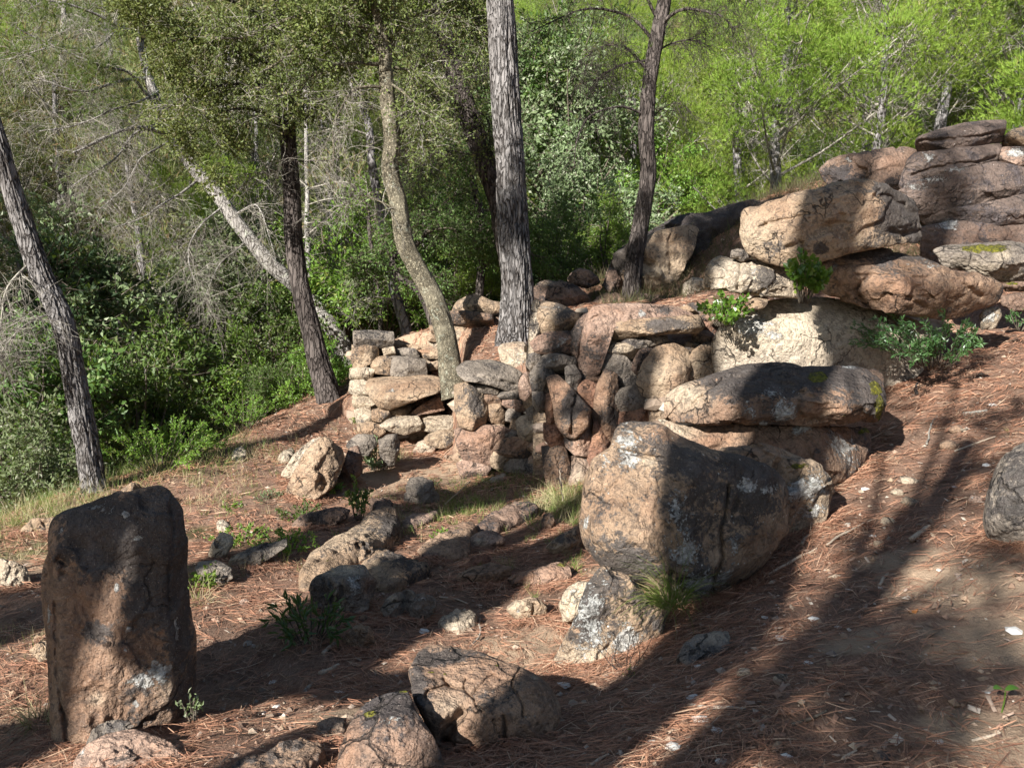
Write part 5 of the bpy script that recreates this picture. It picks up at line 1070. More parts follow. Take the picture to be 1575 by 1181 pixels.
for (a, b, z, r, n) in CL:
    F0, F1 = sprays(P(a, b, z), r, n, .8); tw.n and None
    v, t = leaf_on(F0, F1, n*9, .042, .55); lf.add(v, None, t)
T.part('foliage', lf, LM['oak'], False)

# dark straight trunk with the broad olive crown at the upper left
t3 = pathpx([(520,660,9.9),(503,600,9.9),(488,550,9.9),(478,505,9.9),(462,440,9.9),(452,370,9.85),(449,300,9.8),(443,220,9.8),(438,140,9.75),(434,60,9.7),(430,-20,9.7),(425,-160,9.6),(420,-300,9.6)], 200)
T = Tree('oak_tree', t3[0], 'dark upright trunk with a broad olive leafy crown filling the upper left', 'oak tree')
T.trunk(t3, [px_r(40,9.9), px_r(30,9.9), px_r(27,9.9), px_r(24,9.8), px_r(22,9.8), px_r(16,9.8)], BM['dark'], 48, .13, 5, .4)
g = Geo(); tw = Geo(); lf = Geo()
for k, (pts, r) in enumerate([([(440,150,9.75),(480,110,9.4),(520,100,9.2),(560,105,9.0)], .03), ([(437,110,9.7),(395,90,9.3),(350,70,9.0),(300,60,8.8),(250,70,8.7)], .032), ([(436,60,9.7),(390,20,9.3),(340,0,9.0),(280,0,8.8)], .03), ([(445,215,9.8),(410,180,9.5),(370,170,9.2),(330,180,9.0),(290,210,8.9)], .02), ([(441,150,9.75),(405,130,9.4),(350,130,9.1),(300,150,9.0),(255,170,8.9)], .022),
      ([(448,270,9.8),(420,262,9.6),(380,268,9.4)], .01), ([(446,155,9.8),(490,152,9.6),(530,155,9.5),(580,160,9.4)], .012), ([(434,0,9.7),(470,-30,9.3),(520,-50,9.0)], .03), ([(449,245,9.8),(500,250,9.6),(560,245,9.5)], .008)]):
    pth = wig(pathpx(pts, 50), .05, 2, k+50); v, q, t = tube(pth, [r, r*.3], 10); g.add(v, q, t)
    sg, F0, F1 = twig_field(pth, 22, .7, 8, .3, .005, .3, .1); tw.add(*segs(*sg))
    if k not in (5, 8): v, t = leaf_on(F0, F1, 1500, .04, .55); lf.add(v, None, t)
for (a, b, z, r, n) in [(240,30,8.7,.5,230),(300,80,8.8,.5,240),(360,60,9.0,.5,220),(340,150,9.0,.42,170),(400,110,9.2,.42,150),(420,40,9.3,.45,160),(300,220,8.9,.32,90),(200,10,8.7,.38,110),(370,215,9.1,.28,60),(330,270,9.0,.26,50),(470,30,9.2,.4,110),(240,-50,8.8,.6,190),(340,-50,9.0,.6,190),(440,-60,9.2,.6,180),(450,170,9.5,.3,50),(320,-150,9,.8,230),(430,-180,9.3,.8,230)]:
    F0, F1 = sprays(P(a, b, z), r, n, .8); v, t = leaf_on(F0, F1, n*9, .046, .55); lf.add(v, None, t)
T.part('limb', g, BM['dark']); T.part('twigs', tw, BM['twig']); T.part('foliage', lf, LM['oak'], False)

# leaning trunk at the left edge
t1 = pathpx([(160,815,6.75),(150,772,6.75),(135,690,6.75),(118,600,6.75),(98,500,6.7),(62,420,6.7),(38,350,6.7),(18,290,6.65),(-2,222,6.6),(-40,100,6.6),(-90,-60,6.5),(-150,-280,6.4)], 260)
T = Tree('pine_tree', t1[0], 'leaning bent pine at the left edge with fissured pale grey bark, rooted at the brink', 'pine')
T.trunk(t1, [px_r(40,6.7), px_r(34,6.7), px_r(32,6.7), px_r(30,6.7), px_r(26,6.7), px_r(23,6.7), px_r(20,6.5)], BM['pine'], 84, .19, 21, .3, fx=12.)
g = Geo()
for k, (pts, r) in enumerate([([(80,480,6.7),(50,490,6.5),(20,515,6.3),(-10,560,6.2)], .010), ([(50,400,6.7),(20,430,6.5),(0,480,6.4),(-10,540,6.3)], .012)]):
    pth = wig(pathpx(pts, 40), .04, 3, k+70); v, q, t = tube(pth, [r, r*.3], 7); g.add(v, q, t)
    sg, F0, F1 = twig_field(pth, 30, .6, 12, .3, .0035, .7); g.add(*segs(*sg))
T.part('dead_branches', g, BM['twig'])
# long diagonal pale trunk
t2 = pathpx([(545,560,12.4),(528,532,12.3),(500,490,12.2),(455,440,12.1),(415,405,12),(370,350,12),(335,300,12),(298,258,12),(262,205,12),(238,150,12),(224,100,12),(214,50,12),(206,-40,12),(190,-160,12)], 240)
T = Tree('pine_tree', t2[0], 'long pale trunk slanting down from upper left to the wall end, dead drooping boughs', 'pine')
T.trunk(t2, [px_r(27,12), px_r(24,12), px_r(22,12), px_r(20,12), px_r(16,12), px_r(11,12), px_r(8,12)], BM['pale'], 40, .1, 31, .2)
g = Geo(); tw = Geo(); lf = Geo()
for k, (pts, r) in enumerate([([(262,205,12),(220,198,11.6),(160,215,11.2),(110,235,10.9)], .04), ([(255,185,12),(210,205,11.7),(170,250,11.3),(110,290,11)], .022), ([(245,160,12),(200,115,11.4),(150,100,11),(100,80,10.8),(30,45,10.6)], .024), ([(230,120,12),(170,130,11.5),(120,140,11.2),(50,120,11)], .026),
      ([(300,275,12),(270,300,11.6),(235,325,11.3),(180,350,11)], .02), ([(345,318,12),(310,345,11.6),(290,380,11.4),(300,430,11.3)], .016), ([(360,330,12),(395,315,11.8),(410,345,11.7),(420,400,11.6)], .014), ([(222,60,12),(160,30,11.5),(100,10,11.2),(40,0,11)], .028), ([(385,370,12),(350,395,11.7),(330,430,11.5),(310,470,11.4)], .012), ([(240,170,12),(300,150,11.8),(350,155,11.7)], .018), ([(275,225,12),(310,170,11.7),(370,165,11.5)], .014),
      ([(262,215,12),(225,240,11.4),(190,290,11.2),(150,330,11)], .016), ([(240,140,12),(180,165,11.4),(120,190,11),(60,200,10.8)], .018), ([(215,20,12),(150,70,11.3),(80,75,11),(10,90,10.8)], .02)]):
    pth = wig(pathpx(pts, 50), .06, 2, k+90); v, q, t = tube(pth, [r, r*.3], 8); g.add(v, q, t)
    sg, F0, F1 = twig_field(pth, 20, 1.0, 12, .45, .005, .6, .15); tw.add(*segs(*sg))
    if k in (9, 10, 2, 7): v, t = tuft_on(F0, F1, 500, 9, .12, .006); lf.add(v, None, t)
T.part('limb', g, BM['pale']); T.part('dead_twigs', tw, BM['twig']); T.part('foliage', lf, LM['pine2'], False)
# dark trunk leaning left, behind the big pine
t6 = pathpx([(800,470,10),(785,400,10),(768,310,10),(748,255,10),(728,200,10),(712,150,10),(698,110,10),(686,60,10),(672,10,10),(650,-80,10),(620,-220,10)], 200)
T = Tree('pine_tree', t6[0], 'dark trunk leaning left from behind the big central pine', 'pine')
T.trunk(t6, [px_r(34,10), px_r(34,10), px_r(32,10), px_r(28,10), px_r(24,10), px_r(18,10)], BM['dark'], 44, .13, 41, .2)
g = Geo(); lf = Geo()
for k, (pts, r) in enumerate([([(722,172,10),(690,155,9.8),(650,155,9.6),(615,160,9.5)], .022), ([(690,70,10),(720,40,9.8),(745,60,9.7)], .016), ([(700,110,10),(660,90,9.8),(640,120,9.6),(625,170,9.5)], .016), ([(684,60,10),(640,40,9.8),(600,60,9.7)], .016), ([(690,85,10),(730,100,9.8),(750,150,9.7)], .014), ([(745,245,10),(700,230,9.8),(660,240,9.6),(630,280,9.6)], .010), ([(715,155,10),(745,180,9.9),(757,230,9.8)], .010)]):
    pth = wig(pathpx(pts, 40), .04, 3, k+120); v, q, t = tube(pth, [r, r*.3], 7); g.add(v, q, t)
    sg, F0, F1 = twig_field(pth, 30, .8, 12, .35, .005, .4); g.add(*segs(*sg))
    v, t = leaf_on(F0, F1, 900, .045, .5); lf.add(v, None, t)
T.part('branches', g, BM['dark']); T.part('foliage', lf, LM['oak'], False)
# thin grey trunk between the oak and the wall, and small dark trunks
def slim(label, pts, w, mat, seed, nb=10, cat='tree', name='young_tree', twl=.9, leafn=0, lm='oakg', dead=True, ls=.05):
    pth = wig(pathpx(pts, 120), .03, 1.5, seed); Z = pts[0][2]
    T = Tree(name, pth[0], label, cat); T.trunk(pth, [px_r(x, Z) for x in w], BM[mat], 20, .08, seed, .15)
    g = Geo(); lf = Geo(); m = len(pth)
    for k in range(nb):
        i = int(m*rng.uniform(.25, .97)); d = unit(np.array([rng.normal(), rng.normal()*.6, rng.uniform(-.1, .5)])); L = twl*rng.uniform(.5, 1.2)
        b = wig(catmull([pth[i], pth[i]+d*L*.5, pth[i]+d*L+np.array([0, 0, -.25*L])], 16), .04, 3, k+seed); v, q, t = tube(b, [.014, .004], 6); g.add(v, q, t)
        sg, F0, F1 = twig_field(b, 14, .5*twl, 8, .3, .004, .4); g.add(*segs(*sg))
        if leafn: v, t = leaf_on(F0, F1, leafn, ls, .5); lf.add(v, None, t)
    T.part('branches', g, BM['twig'] if dead else BM['twigd']); T.part('foliage', lf, LM[lm], False)
slim('thin grey trunk rising between the slanting pale trunk and the twisting oak', [(640,545,11.5),(630,525,11.5),(612,460,11.5),(598,400,11.5),(585,330,11.5),(572,250,11.5),(566,190,11.5),(548,140,11.5),(530,90,11.5)], [20,17,14,13,11,8], 'far', 3, 10, leafn=150, lm='oak')
slim('small crooked dark oak behind the wall, just left of the big central pine', [(733,480,11),(736,430,11),(742,370,11),(738,320,11),(722,270,11),(700,235,11)], [13,13,12,10,6], 'dark', 5, 14, leafn=650, lm='oakg', dead=False, cat='oak tree', name='oak_tree')
slim('dark bent oak stem arching behind the twisting oak trunk', [(668,500,10.5),(650,455,10.5),(635,440,10.5),(612,425,10.5),(604,395,10.5),(640,375,10.4),(660,345,10.4)], [12,12,11,10,8,5], 'dark', 6, 12, leafn=500, lm='oakg', dead=False, cat='oak tree', name='oak_tree', twl=.6)
slim('thin dark sapling stem left of the thin grey trunk', [(585,520,12.5),(580,440,12.5),(568,350,12.5),(560,280,12.5)], [8,7,6,4], 'dark', 7, 12, leafn=450, lm='shrub', dead=False)

# ------------------------------------------------------------------ prototypes for the wood behind; built in their own space
def proto(name): 
    return {'name': name, 'parts': []}
def pine_proto(seed, h=7.5, wid=2.3, nt=14000, lm='pine', low=.06, lobes=44, bl=7, L=.125, W=.012, twn=26):
    global rng
    keep = rng; rng = np.random.default_rng(seed); parts = []
    tp = wig(catmull([(0,0,-.4),(.1,0,h*.3),(-.05,.1,h*.6),(0,0,h*.95)], 40), .12, .6, seed)
    g = Geo(); v, q, t = tube(tp, [.15, .11, .03], 12, .06, seed); g.add(v, q, t); parts.append(('trunk', g, BM['far'], True))
    gb = Geo(); F0s, F1s = [], []
    lf = Geo(); cs = []
    for k in range(lobes):
        z = h*(low+(1-low)*rng.uniform(0, 1)**.8); prof = math.sin(math.pi*min(1, max(.12, (1.05-z/h)*.95)))**.7
        a = rng.uniform(0, 6.28); r = wid*prof*rng.uniform(.35, 1); c = np.array([math.cos(a)*r, math.sin(a)*r, z+.25*r])
        cs.append((c, rng.uniform(.5, .9)*wid/2.3)); i = int(np.clip(z/h*40-3, 0, 39)); b = catmull([tp[i], (tp[i]+c)/2-[0, 0, .1], c], 10)
        v, q, t = tube(b, [.035, .01], 5); gb.add(v, q, t)
        sg, a0, a1 = twig_field(b, twn//2, .8, 4, .4, .009, .1, .3); gb.add(*segs(*sg))
    for k in range(lobes):
        c, r = cs[k]; n = nt//lobes
        u = rdir(n, .45); rr = r*rng.uniform(.55, 1.05, (n, 1)); b = c+u*rr*np.array([1.15, 1.15, .8]); d = unit(u*.7+np.array([0, 0, .6]))
        b = np.repeat(b, bl, 0); d = unit(np.repeat(d, bl, 0)+rng.normal(size=(n*bl, 3))*.38)
        v, t = blades(b, d, L*rng.uniform(.6, 1.15, len(b)), W, .2); lf.add(v, None, t)
    parts.append(('branches', gb, BM['twig'], True)); parts.append(('foliage', lf, LM[lm], False)); rng = keep
    return parts
def shrub_proto(seed, h=1.8, wid=1.1, n=6500, ls=.075, lm='shrub', lobes=16, stem='twigd', lw=.55):
    global rng
    keep = rng; rng = np.random.default_rng(seed); g = Geo(); lf = Geo()
    for k in range(lobes):
        a = rng.uniform(0, 6.28); z = h*rng.uniform(.15, .85); r = wid*rng.uniform(.1, .8)*math.sin(math.pi*min(.95, .25+z/h*.6)); c = np.array([math.cos(a)*r, math.sin(a)*r, z])
        b = wig(catmull([(0, 0, -.2), c*.5+[0, 0, -.1], c], 10), .04, 2, k); v, q, t = tube(b, [.025, .006], 5); g.add(v, q, t)
        F0, F1 = sprays(c, rng.uniform(.35, .55)*wid, max(8, n//lobes//12), .9, .2*wid); v, t = leaf_on(F0, F1, n//lobes, ls, lw, .9, .03); lf.add(v, None, t); g.add(*segs(F0, F1, np.full(len(F0), .006), np.full(len(F0), .002)))
    rng = keep
    return [('stems', g, BM[stem], True), ('foliage', lf, LM[lm], False)]
def bare_proto(seed, h=9., lm='pine3', n1=26, ntu=0):
    """forest pine with dead grey lower boughs"""
    global rng
    keep = rng; rng = np.random.default_rng(seed)
    tp = wig(catmull([(0,0,-.5),(.05,0,h*.4),(0,.1,h*.75),(0,0,h)], 40), .08, .5, seed)
    g = Geo(); v, q, t = tube(tp, [.12, .10, .07, .03], 12, .06, seed); g.add(v, q, t)
    gb = Geo(); lf = Geo()
    for k in range(n1):
        z = h*rng.uniform(.2, .98); i = int(z/h*39); a = rng.uniform(0, 6.28); L = rng.uniform(1., 2.2)*(1.15-z/h*.7)
        d = np.array([math.cos(a), math.sin(a), .1]); b = wig(catmull([tp[i], tp[i]+d*L*.5+[0, 0, .12], tp[i]+d*L-[0, 0, .15*L]], 14), .08, 1.5, k); v, q, t = tube(b, [.03, .007], 5); gb.add(v, q, t)
        sg, F0, F1 = twig_field(b, 13, .9, 8, .4, .006, .45); gb.add(*segs(*sg))
        if z > h*.55: v, t = tuft_on(F0, F1, ntu or 120, 8, .18, .014, .45); lf.add(v, None, t)
    rng = keep
    return [('trunk', g, BM['far'], True), ('dead_branches', gb, BM['twig'], True), ('foliage', lf, LM[lm], False)]
def realise(parts):
    out = []
    for nm, g, mat, sm in parts:
        if g.n == 0: continue
        me = mesh_from(nm, np.vstack(g.V), np.vstack(g.Q) if g.Q else None, np.vstack(g.T) if g.T else None, sm); me.materials.append(mat); out.append((nm, me))
    return out
def place(pr, name, loc, rot, sc, label, cat, group):
    r = bpy.data.objects.new(name, None); COL.objects.link(r); r.location = loc; r.rotation_euler = (rng.uniform(-.04, .04), rng.uniform(-.04, .04), rot); r.scale = sc if isinstance(sc, tuple) else (sc, sc, sc); r.empty_display_size = .3
    tag(r, label, cat, group)
    for nm, me in pr:
        c = bpy.data.objects.new(nm, me); COL.objects.link(c); c.parent = r
    return r
PINE = [realise(pine_proto(1, 7.5, 2.4)), realise(pine_proto(2, 8.5, 2.1)), realise(pine_proto(3, 6.2, 2.6, 14000, 'pine', .02))]
PINEM = [realise(pine_proto(4, 8.5, 2.0, 3400, 'pine2', .3, 24)), realise(pine_proto(5, 8.0, 2.2, 3600, 'pine3', .25, 24, 8, .2, .014, 28))]
BARE = [realise(bare_proto(6)), realise(bare_proto(7, 10.5))]
OAKS = [realise(shrub_proto(8, 2.4, 1.5, 8000, .075, 'greyg', 20)), realise(shrub_proto(9, 2.0, 1.3, 8000, .07, 'oakg', 18))]
SHR = [realise(shrub_proto(10, 1.6, 1.1, 7000, .06, 'shrub')), realise(shrub_proto(11, 1.4, 1.2, 7000, .055, 'deep')), realise(shrub_proto(12, 1.7, 1.1, 6000, .06, 'oakg'))]

def inview(x, y, z, mx=180):
    a, b, c = pix((x, y, z)); return c > 1 and -mx < a < 1575+mx and b < 1400
r_ = np.random.default_rng(3)
ZONES = [(110,'at the far left edge'),(240,'beyond the leaning bent pine'),(330,'left of the slanting pale trunk'),(430,'left of the dark upright trunk'),(500,'right of the dark upright trunk'),(600,'behind the twisting oak'),(700,'between twisting oak and big pine'),
         (790,'behind the big central pine'),(880,'just right of the big central pine'),(960,'left of the right-hand pine'),(1060,'behind the right-hand pine'),(1150,'above the dark bank'),(1230,'above the left of the great tan block'),(1310,'above the middle of the great tan block'),(1400,'above the dark rounded boulder'),(1480,'above the left of the banded outcrop'),(9999,'above the right end of the banded outcrop')]
def whr(x, y, base, near, far):
    a, b, c = pix((x, y, hz(x, y)+2)); z = next(t for m, t in ZONES if a < m)
    return ('near ' if c < near else ('far ' if c > far else ''))+base+', '+z
# bright pines over the sunny hillside (right and centre)
pts = []
def scatter(n, xr, yr, dmin, test=lambda x, y: True, tries=6000):
    out = []
    for _ in range(tries):
        x, y = r_.uniform(*xr), r_.uniform(*yr)
        if not test(x, y): continue
        dm = dmin*(1+max(0, y-25)/60)
        if any((x-a)**2+(y-b)**2 < dm*dm for a, b in out): continue
        z = hz(x, y)
        if not inview(x, y, z+4): continue
        out.append((x, y))
        if len(out) >= n: break
    return out
cnt = 0
for (x, y) in scatter(110, (-6, 60), (15.5, 75), 2.9, lambda x, y: (x > 4.2 if y < 22 else (x > -2 or y > 45))):
    k = r_.integers(0, 3); s = r_.uniform(.8, 1.25)
    if r_.uniform() < .2 or x < 3 and r_.uniform() < .4: place(PINEM[r_.integers(0, 2)], 'pine_tree', (x, y, hz(x, y)-.2), r_.uniform(0, 6), s, whr(x, y, 'muted grey-twigged pine on the hillside', 32, 50), 'pine', 'grey-twigged pines on the hillside')
    else: place(PINE[k], 'pine_tree', (x, y, hz(x, y)-.2), r_.uniform(0, 6), s, whr(x, y, 'bright yellow-green hillside pine', 32, 50), 'pine', 'bright pines on the sunny hillside')
# far skyline
for (x, y) in scatter(60, (-60, 60), (75, 125), 5.5, lambda x, y: True):
    place(PINE[r_.integers(0, 3)] if x > -5 or r_.uniform() < .4 else PINEM[0], 'pine_tree', (x, y, hz(x, y)-.3), r_.uniform(0, 6), r_.uniform(1.1, 1.7), whr(x, y, 'small pine near the skyline', 90, 108), 'pine', 'distant pines near the skyline')
for (x, y) in scatter(45, (-70, -4), (55, 98), 4.2):
    place(PINEM[r_.integers(0, 2)] if r_.uniform() < .75 else PINE[r_.integers(0, 3)], 'pine_tree', (x, y, hz(x, y)-.3), r_.uniform(0, 6), r_.uniform(1., 1.4), whr(x, y, 'pine on the far left slope', 66, 84), 'pine', 'pines on the far left slope')
# left-hand wood: grey dead-boughed trunks and muted pines
for (x, y) in scatter(62, (-34, -1), (17, 58), 2.4, lambda x, y: x < -3.5-(0 if y > 24 else (24-y)*.25)):
    if r_.uniform() < .22: place(PINE[r_.integers(0, 3)], 'pine_tree', (x, y, hz(x, y)-.2), r_.uniform(0, 6), r_.uniform(.8, 1.1), whr(x, y, 'yellow-green wood pine', 24, 38), 'pine', 'yellow-green pines in the left wood')
    elif r_.uniform() < .38: place(BARE[r_.integers(0, 2)], 'pine_tree', (x, y, hz(x, y)-.2), r_.uniform(0, 6), r_.uniform(.9, 1.3), whr(x, y, 'thin wood pine with grey dead boughs', 24, 38), 'pine', 'dead-boughed pines in the left wood')
    else: place(PINEM[r_.integers(0, 2)], 'pine_tree', (x, y, hz(x, y)-.2), r_.uniform(0, 6), r_.uniform(.9, 1.3), whr(x, y, 'olive green wood pine', 24, 38), 'pine', 'olive pines in the left wood')
# understorey shrubs
def dark_gap(x, y):
    a, b, c = pix((x, y, hz(x, y)+1)); return 165 < a < 400 and 430 < b < 680
for (x, y) in scatter(38, (-16, 1), (13, 34), 1.7, lambda x, y: not dark_gap(x, y) and poly_sd(np.array([x]), np.array([y]), TER)[0] < -.6):
    k = r_.uniform()
    if k < .65: place(SHR[1], 'shrub', (x, y, hz(x, y)-.1), r_.uniform(0, 6), r_.uniform(.8, 1.5), whr(x, y, 'dark valley shrub', 17, 25), 'shrub', 'dark understorey shrubs in the valley')
    elif k < .88: place(SHR[2], 'shrub', (x, y, hz(x, y)-.1), r_.uniform(0, 6), r_.uniform(.9, 1.5), whr(x, y, 'mid green valley shrub', 17, 25), 'shrub', 'oak shrubs in the valley')
    else: place(OAKS[0], 'shrub', (x, y, hz(x, y)-.1), r_.uniform(0, 6), r_.uniform(.8, 1.2), whr(x, y, 'grey-green valley oak bush', 17, 25), 'shrub', 'grey-green oak bushes')
for (x, y) in scatter(70, (-2, 34), (13.5, 46), 1.9, lambda x, y: x < 3.2 or y > 30):
    k = r_.uniform()
    if k < .4: place(OAKS[0], 'shrub', (x, y, hz(x, y)-.1), r_.uniform(0, 6), r_.uniform(.8, 1.4), whr(x, y, 'grey-green oak bush below the pines', 20, 32), 'shrub', 'grey-green oak bushes below the pines')
    elif k < .75: place(SHR[0], 'shrub', (x, y, hz(x, y)-.1), r_.uniform(0, 6), r_.uniform(.9, 1.5), whr(x, y, 'fresh green shrub below the pines', 20, 32), 'shrub', 'fresh green shrubs below the pines')
    else: place(OAKS[1], 'shrub', (x, y, hz(x, y)-.1), r_.uniform(0, 6), r_.uniform(.8, 1.3), whr(x, y, 'deep green oak bush below the pines', 20, 32), 'shrub', 'deep green oak bushes below the pines')
# individual bushes and small trees that stand out
def bush(pr, px, py, Z, sc, label, name='shrub', cat='shrub', group=None, sink=.15):
    p = P(px, py, Z); return place(pr, name, (p[0], p[1], p[2]-sink), r_.uniform(0, 6), sc, label, cat, group)
bush(OAKS[0], 900, 430, 15, 1.15, 'grey-green oak bush in the gap between the central pine and the right-hand pine')
bush(OAKS[0], 870, 330, 19, 1.7, 'tall grey-green oak behind the gap right of the central pine', 'oak_tree', 'oak tree')
bush(OAKS[1], 830, 260, 20, 1.9, 'dark round-crowned oak immediately right of the central pine trunk', 'oak_tree', 'oak tree')
bush(OAKS[1], 850, 440, 12.5, .7, 'low dark green bush behind the low dark boulder')
bush(SHR[0], 1000, 330, 19, 1.3, 'fresh green shrub just right of the right-hand pine trunk')
bush(SHR[0], 930, 400, 13.5, .8, 'fresh green shrub left of the foot of the right-hand pine')
bush(SHR[0], 530, 500, 13.5, 1.35, 'bright green shrub between the slanting pale trunk and the wall end')
bush(SHR[0], 590, 500, 13, 1.0, 'bright green shrub directly behind the left wall end')
bush(SHR[2], 640, 420, 13.5, 1.1, 'mid green bush seen through the bend of the twisting oak')
bush(SHR[0], 705, 460, 12.0, .75, 'small sunny bush behind the higher run of wall')
bush(SHR[0], 470, 620, 10.6, .62, 'bright fine-leaved bush at the brink beside the dark upright trunk')
bush(SHR[0], 505, 600, 10.8, .55, 'low bright bush at the brink touching the end of the wall')
bush(SHR[2], 420, 650, 10.5, .55, 'scrubby bush at the brink left of the dark upright trunk')
bush(SHR[2], 430, 610, 12.5, 1.1, 'leafy shrub below the brink behind the dark upright trunk')
bush(OAKS[0], 340, 600, 13.5, 1.2, 'pale grey-green oak below the brink under the drooping dead boughs')
bush(SHR[0], 370, 620, 12.5, .9, 'sunlit yellow-green shrub below the brink')
bush(OAKS[1], 40, 820, 8.5, 1.15, 'leafy oak at the left edge, sunlit, behind the leaning bent pine')
bush(SHR[2], 10, 700, 8.8, 1.0, 'oak foliage at the far left edge of the view')
bush(OAKS[0], 75, 870, 7.2, .62, 'pale leafy oak sapling left of the base of the leaning bent pine', 'oak_tree', 'oak tree')
bush(OAKS[1], 205, 780, 10, 1.15, 'deep green oak right behind the leaning bent pine')
bush(OAKS[0], 130, 640, 12, 1.3, 'grey-green oak behind the upper part of the leaning bent pine')
bush(SHR[1], 260, 760, 11, 1.0, 'dark bush below the brink left of the green edge plants')
bush(SHR[1], 60, 640, 11, 1.6, 'dark tall bush filling the gap behind the leaning bent pine')
for k, (px, py, Z, s) in enumerate([(215,350,16,.62),(320,390,17,.6),(120,330,19,.75),(400,300,20,.8),(510,330,19,.7),(600,300,22,.8),(660,250,21,.8),(40,420,17,.65),(170,150,24,.9),(60,150,26,1.),(330,230,23,.9)]):
    p = P(px, py, Z); place([PINEM[0], PINE[1], PINEM[1], PINEM[0]][k % 4], 'pine_tree', (p[0], p[1], p[2]-4.4*s), k*1.3, s, ['dull green', 'fresh green', 'brownish green', 'low dull green'][k % 4]+' pine crown in the wood, '+next(t for m, t in ZONES if px < m)+(', higher up' if py < 260 else ''), 'pine', 'pine crowns in the left wood')
def pole_tree(label, pts, w, seed, nb=14, mat='pale'):
    slim(label, pts, w, mat, seed, nb, 'pine', 'pine_tree', 1.3)
pole_tree('pale bare snag standing alone in the dark gap at the left', [(176,640,16),(180,560,16),(182,470,16),(185,392,16)], [9,8,7,5], 201, 7)
pole_tree('tall pale straight pine trunk at the upper left behind the dead twigs', [(100,560,21),(97,420,21),(95,300,21),(93,180,21),(97,60,21),(99,-20,21)], [15,14,12,9,6], 202, 22)
pole_tree('slender dark trunk in the wood right of the pale snag', [(240,570,20),(243,480,20),(245,420,20)], [7,6,5], 203, 4, 'far')
pole_tree('thin grey trunk in the wood beside the tall pale one', [(118,560,22),(116,430,22),(112,330,22),(110,200,22)], [8,7,6,4], 204, 14, 'far')
pole_tree('thin grey trunk just right of the pair of pale trunks', [(148,560,23),(148,450,23),(147,380,23),(145,240,23)], [9,8,7,5], 205, 14, 'far')
pole_tree('thin trunk in the shady wood below the dead boughs', [(278,520,20),(278,440,20),(276,400,20)], [7,6,5], 206, 6, 'far')
for k, (px, top, bot, Z, w) in enumerate([(270,300,540,19,8),(318,380,545,17,7),(345,360,520,21,6),(395,250,470,18,9),(412,240,460,22,6),(470,180,480,16,8),(520,200,430,20,7),(545,260,470,22,6),(300,330,520,23,6),(650,200,420,18,8),(700,180,400,21,6),(60,250,560,24,9),(30,200,540,23,7),(205,330,560,22,7),(228,380,590,19,8)]):
    pole_tree(['grey','pale grey','thin dark','slender'][k % 4]+' upright trunk in the wood, '+next(t for m, t in ZONES if px < m)+(', farther' if Z > 20 else ''), [(px+4,bot,Z),(px+2,(bot+top)/2,Z),(px,top,Z),(px-3,top-90,Z)], [w,w*.9,w*.75,w*.5], 300+k, 7, ['far','pale','dark','far'][k % 4])
pole_tree('leafless pale trunk on the hillside seen left of the right-hand pine', [(948,275,30),(944,235,30),(938,205,30),(930,170,30)], [7,6,5,3], 207, 6)
pole_tree('fallen-looking pale trunk on the hillside right of the right-hand pine', [(1058,305,28),(1040,275,28),(1022,245,28),(1010,225,28)], [7,6,5,3], 208, 6)
# ------------------------------------------------------------------ small plants
def plant(px, py, label, cat='plant', name='plant', lm='shrub', R=.2, Hh=.2, ns=14, nl=160, ls=.03, lw=.5, Z=None, spread=.9, lean=(0, 0), droop=.0, stem=True, group=None, pinnate=False, up=.0):
    if Z is None: q, _ = G(px, py); o = q[0]
    else: o = P(px, py, Z)
    T = Tree(name, o, label, cat, group); g = Geo(); lf = Geo(); F0, F1 = [], []
    for k in range(ns):
        a = rng.uniform(0, 6.28); r = R*math.sqrt(rng.uniform(.02, 1)); tip = np.array([math.cos(a)*r+lean[0]*R, math.sin(a)*r+lean[1]*R, Hh*rng.uniform(.35, 1)*(1-.4*(r/R)**2)-droop*r])
        st = o+np.array([math.cos(a), math.sin(a), 0])*r*.25
        pth = wig(catmull([st-[0, 0, .02], st+(tip)*.5+[0, 0, .15*Hh], o+tip], 10), .01, 8, k)
        v, q, t = tube(pth, [.0035, .0015], 4); g.add(v, q, t); F0.append(pth[2:-1]); F1.append(pth[3:])
    F0 = np.vstack(F0); F1 = np.vstack(F1)
    v, t = leaf_on(F0, F1, nl, ls, lw, spread, .004+.1*ls); lf.add(v, None, t)
    T.part('stems', g, BM['twigd']); T.part('foliage', lf, LM[lm], False)
    return T
plant(1430, 560, 'feathery dark green mastic shrub at the right end of the stacked blocks', 'shrub', 'mastic_shrub', 'mastic', .52, .42, 54, 2100, .042, .38, Z=6.1, lean=(-.25, 0), spread=.7)
plant(1237, 462, 'glossy green ivy hanging in the gap under the great tan block', 'ivy', 'ivy_plant', 'ivy', .13, .36, 26, 420, .05, .85, Z=5.68)
plant(1112, 498, 'glossy green ivy clump spilling over left of the pale blocks', 'ivy', 'ivy_plant', 'ivy', .21, .25, 26, 420, .042, .85, Z=6.15)
plant(1568, 505, 'small leafy plant cut off by the right edge below the dark stone', 'plant', 'plant', 'mastic', .1, .2, 10, 110, .035, .5, Z=6.6)
plant(580, 722, 'grey-green bushy plant in front of the dark rocks on the needle slope', 'bush', 'bush', 'greyg', .22, .34, 30, 900, .032, .5)
plant(509, 758, 'small green plant at the foot of the pointed brown rock', 'plant', 'plant', 'shrub', .1, .09, 10, 90, .035, .6)
plant(552, 800, 'tall green nettle-like plant standing amid the clearing', 'plant', 'plant', 'oakg', .09, .36, 9, 220, .04, .5)
plant(575, 665, 'yellow-green scrub growing against the end of the wall', 'bush', 'bush', 'shrub', .26, .26, 26, 800, .025, .5)
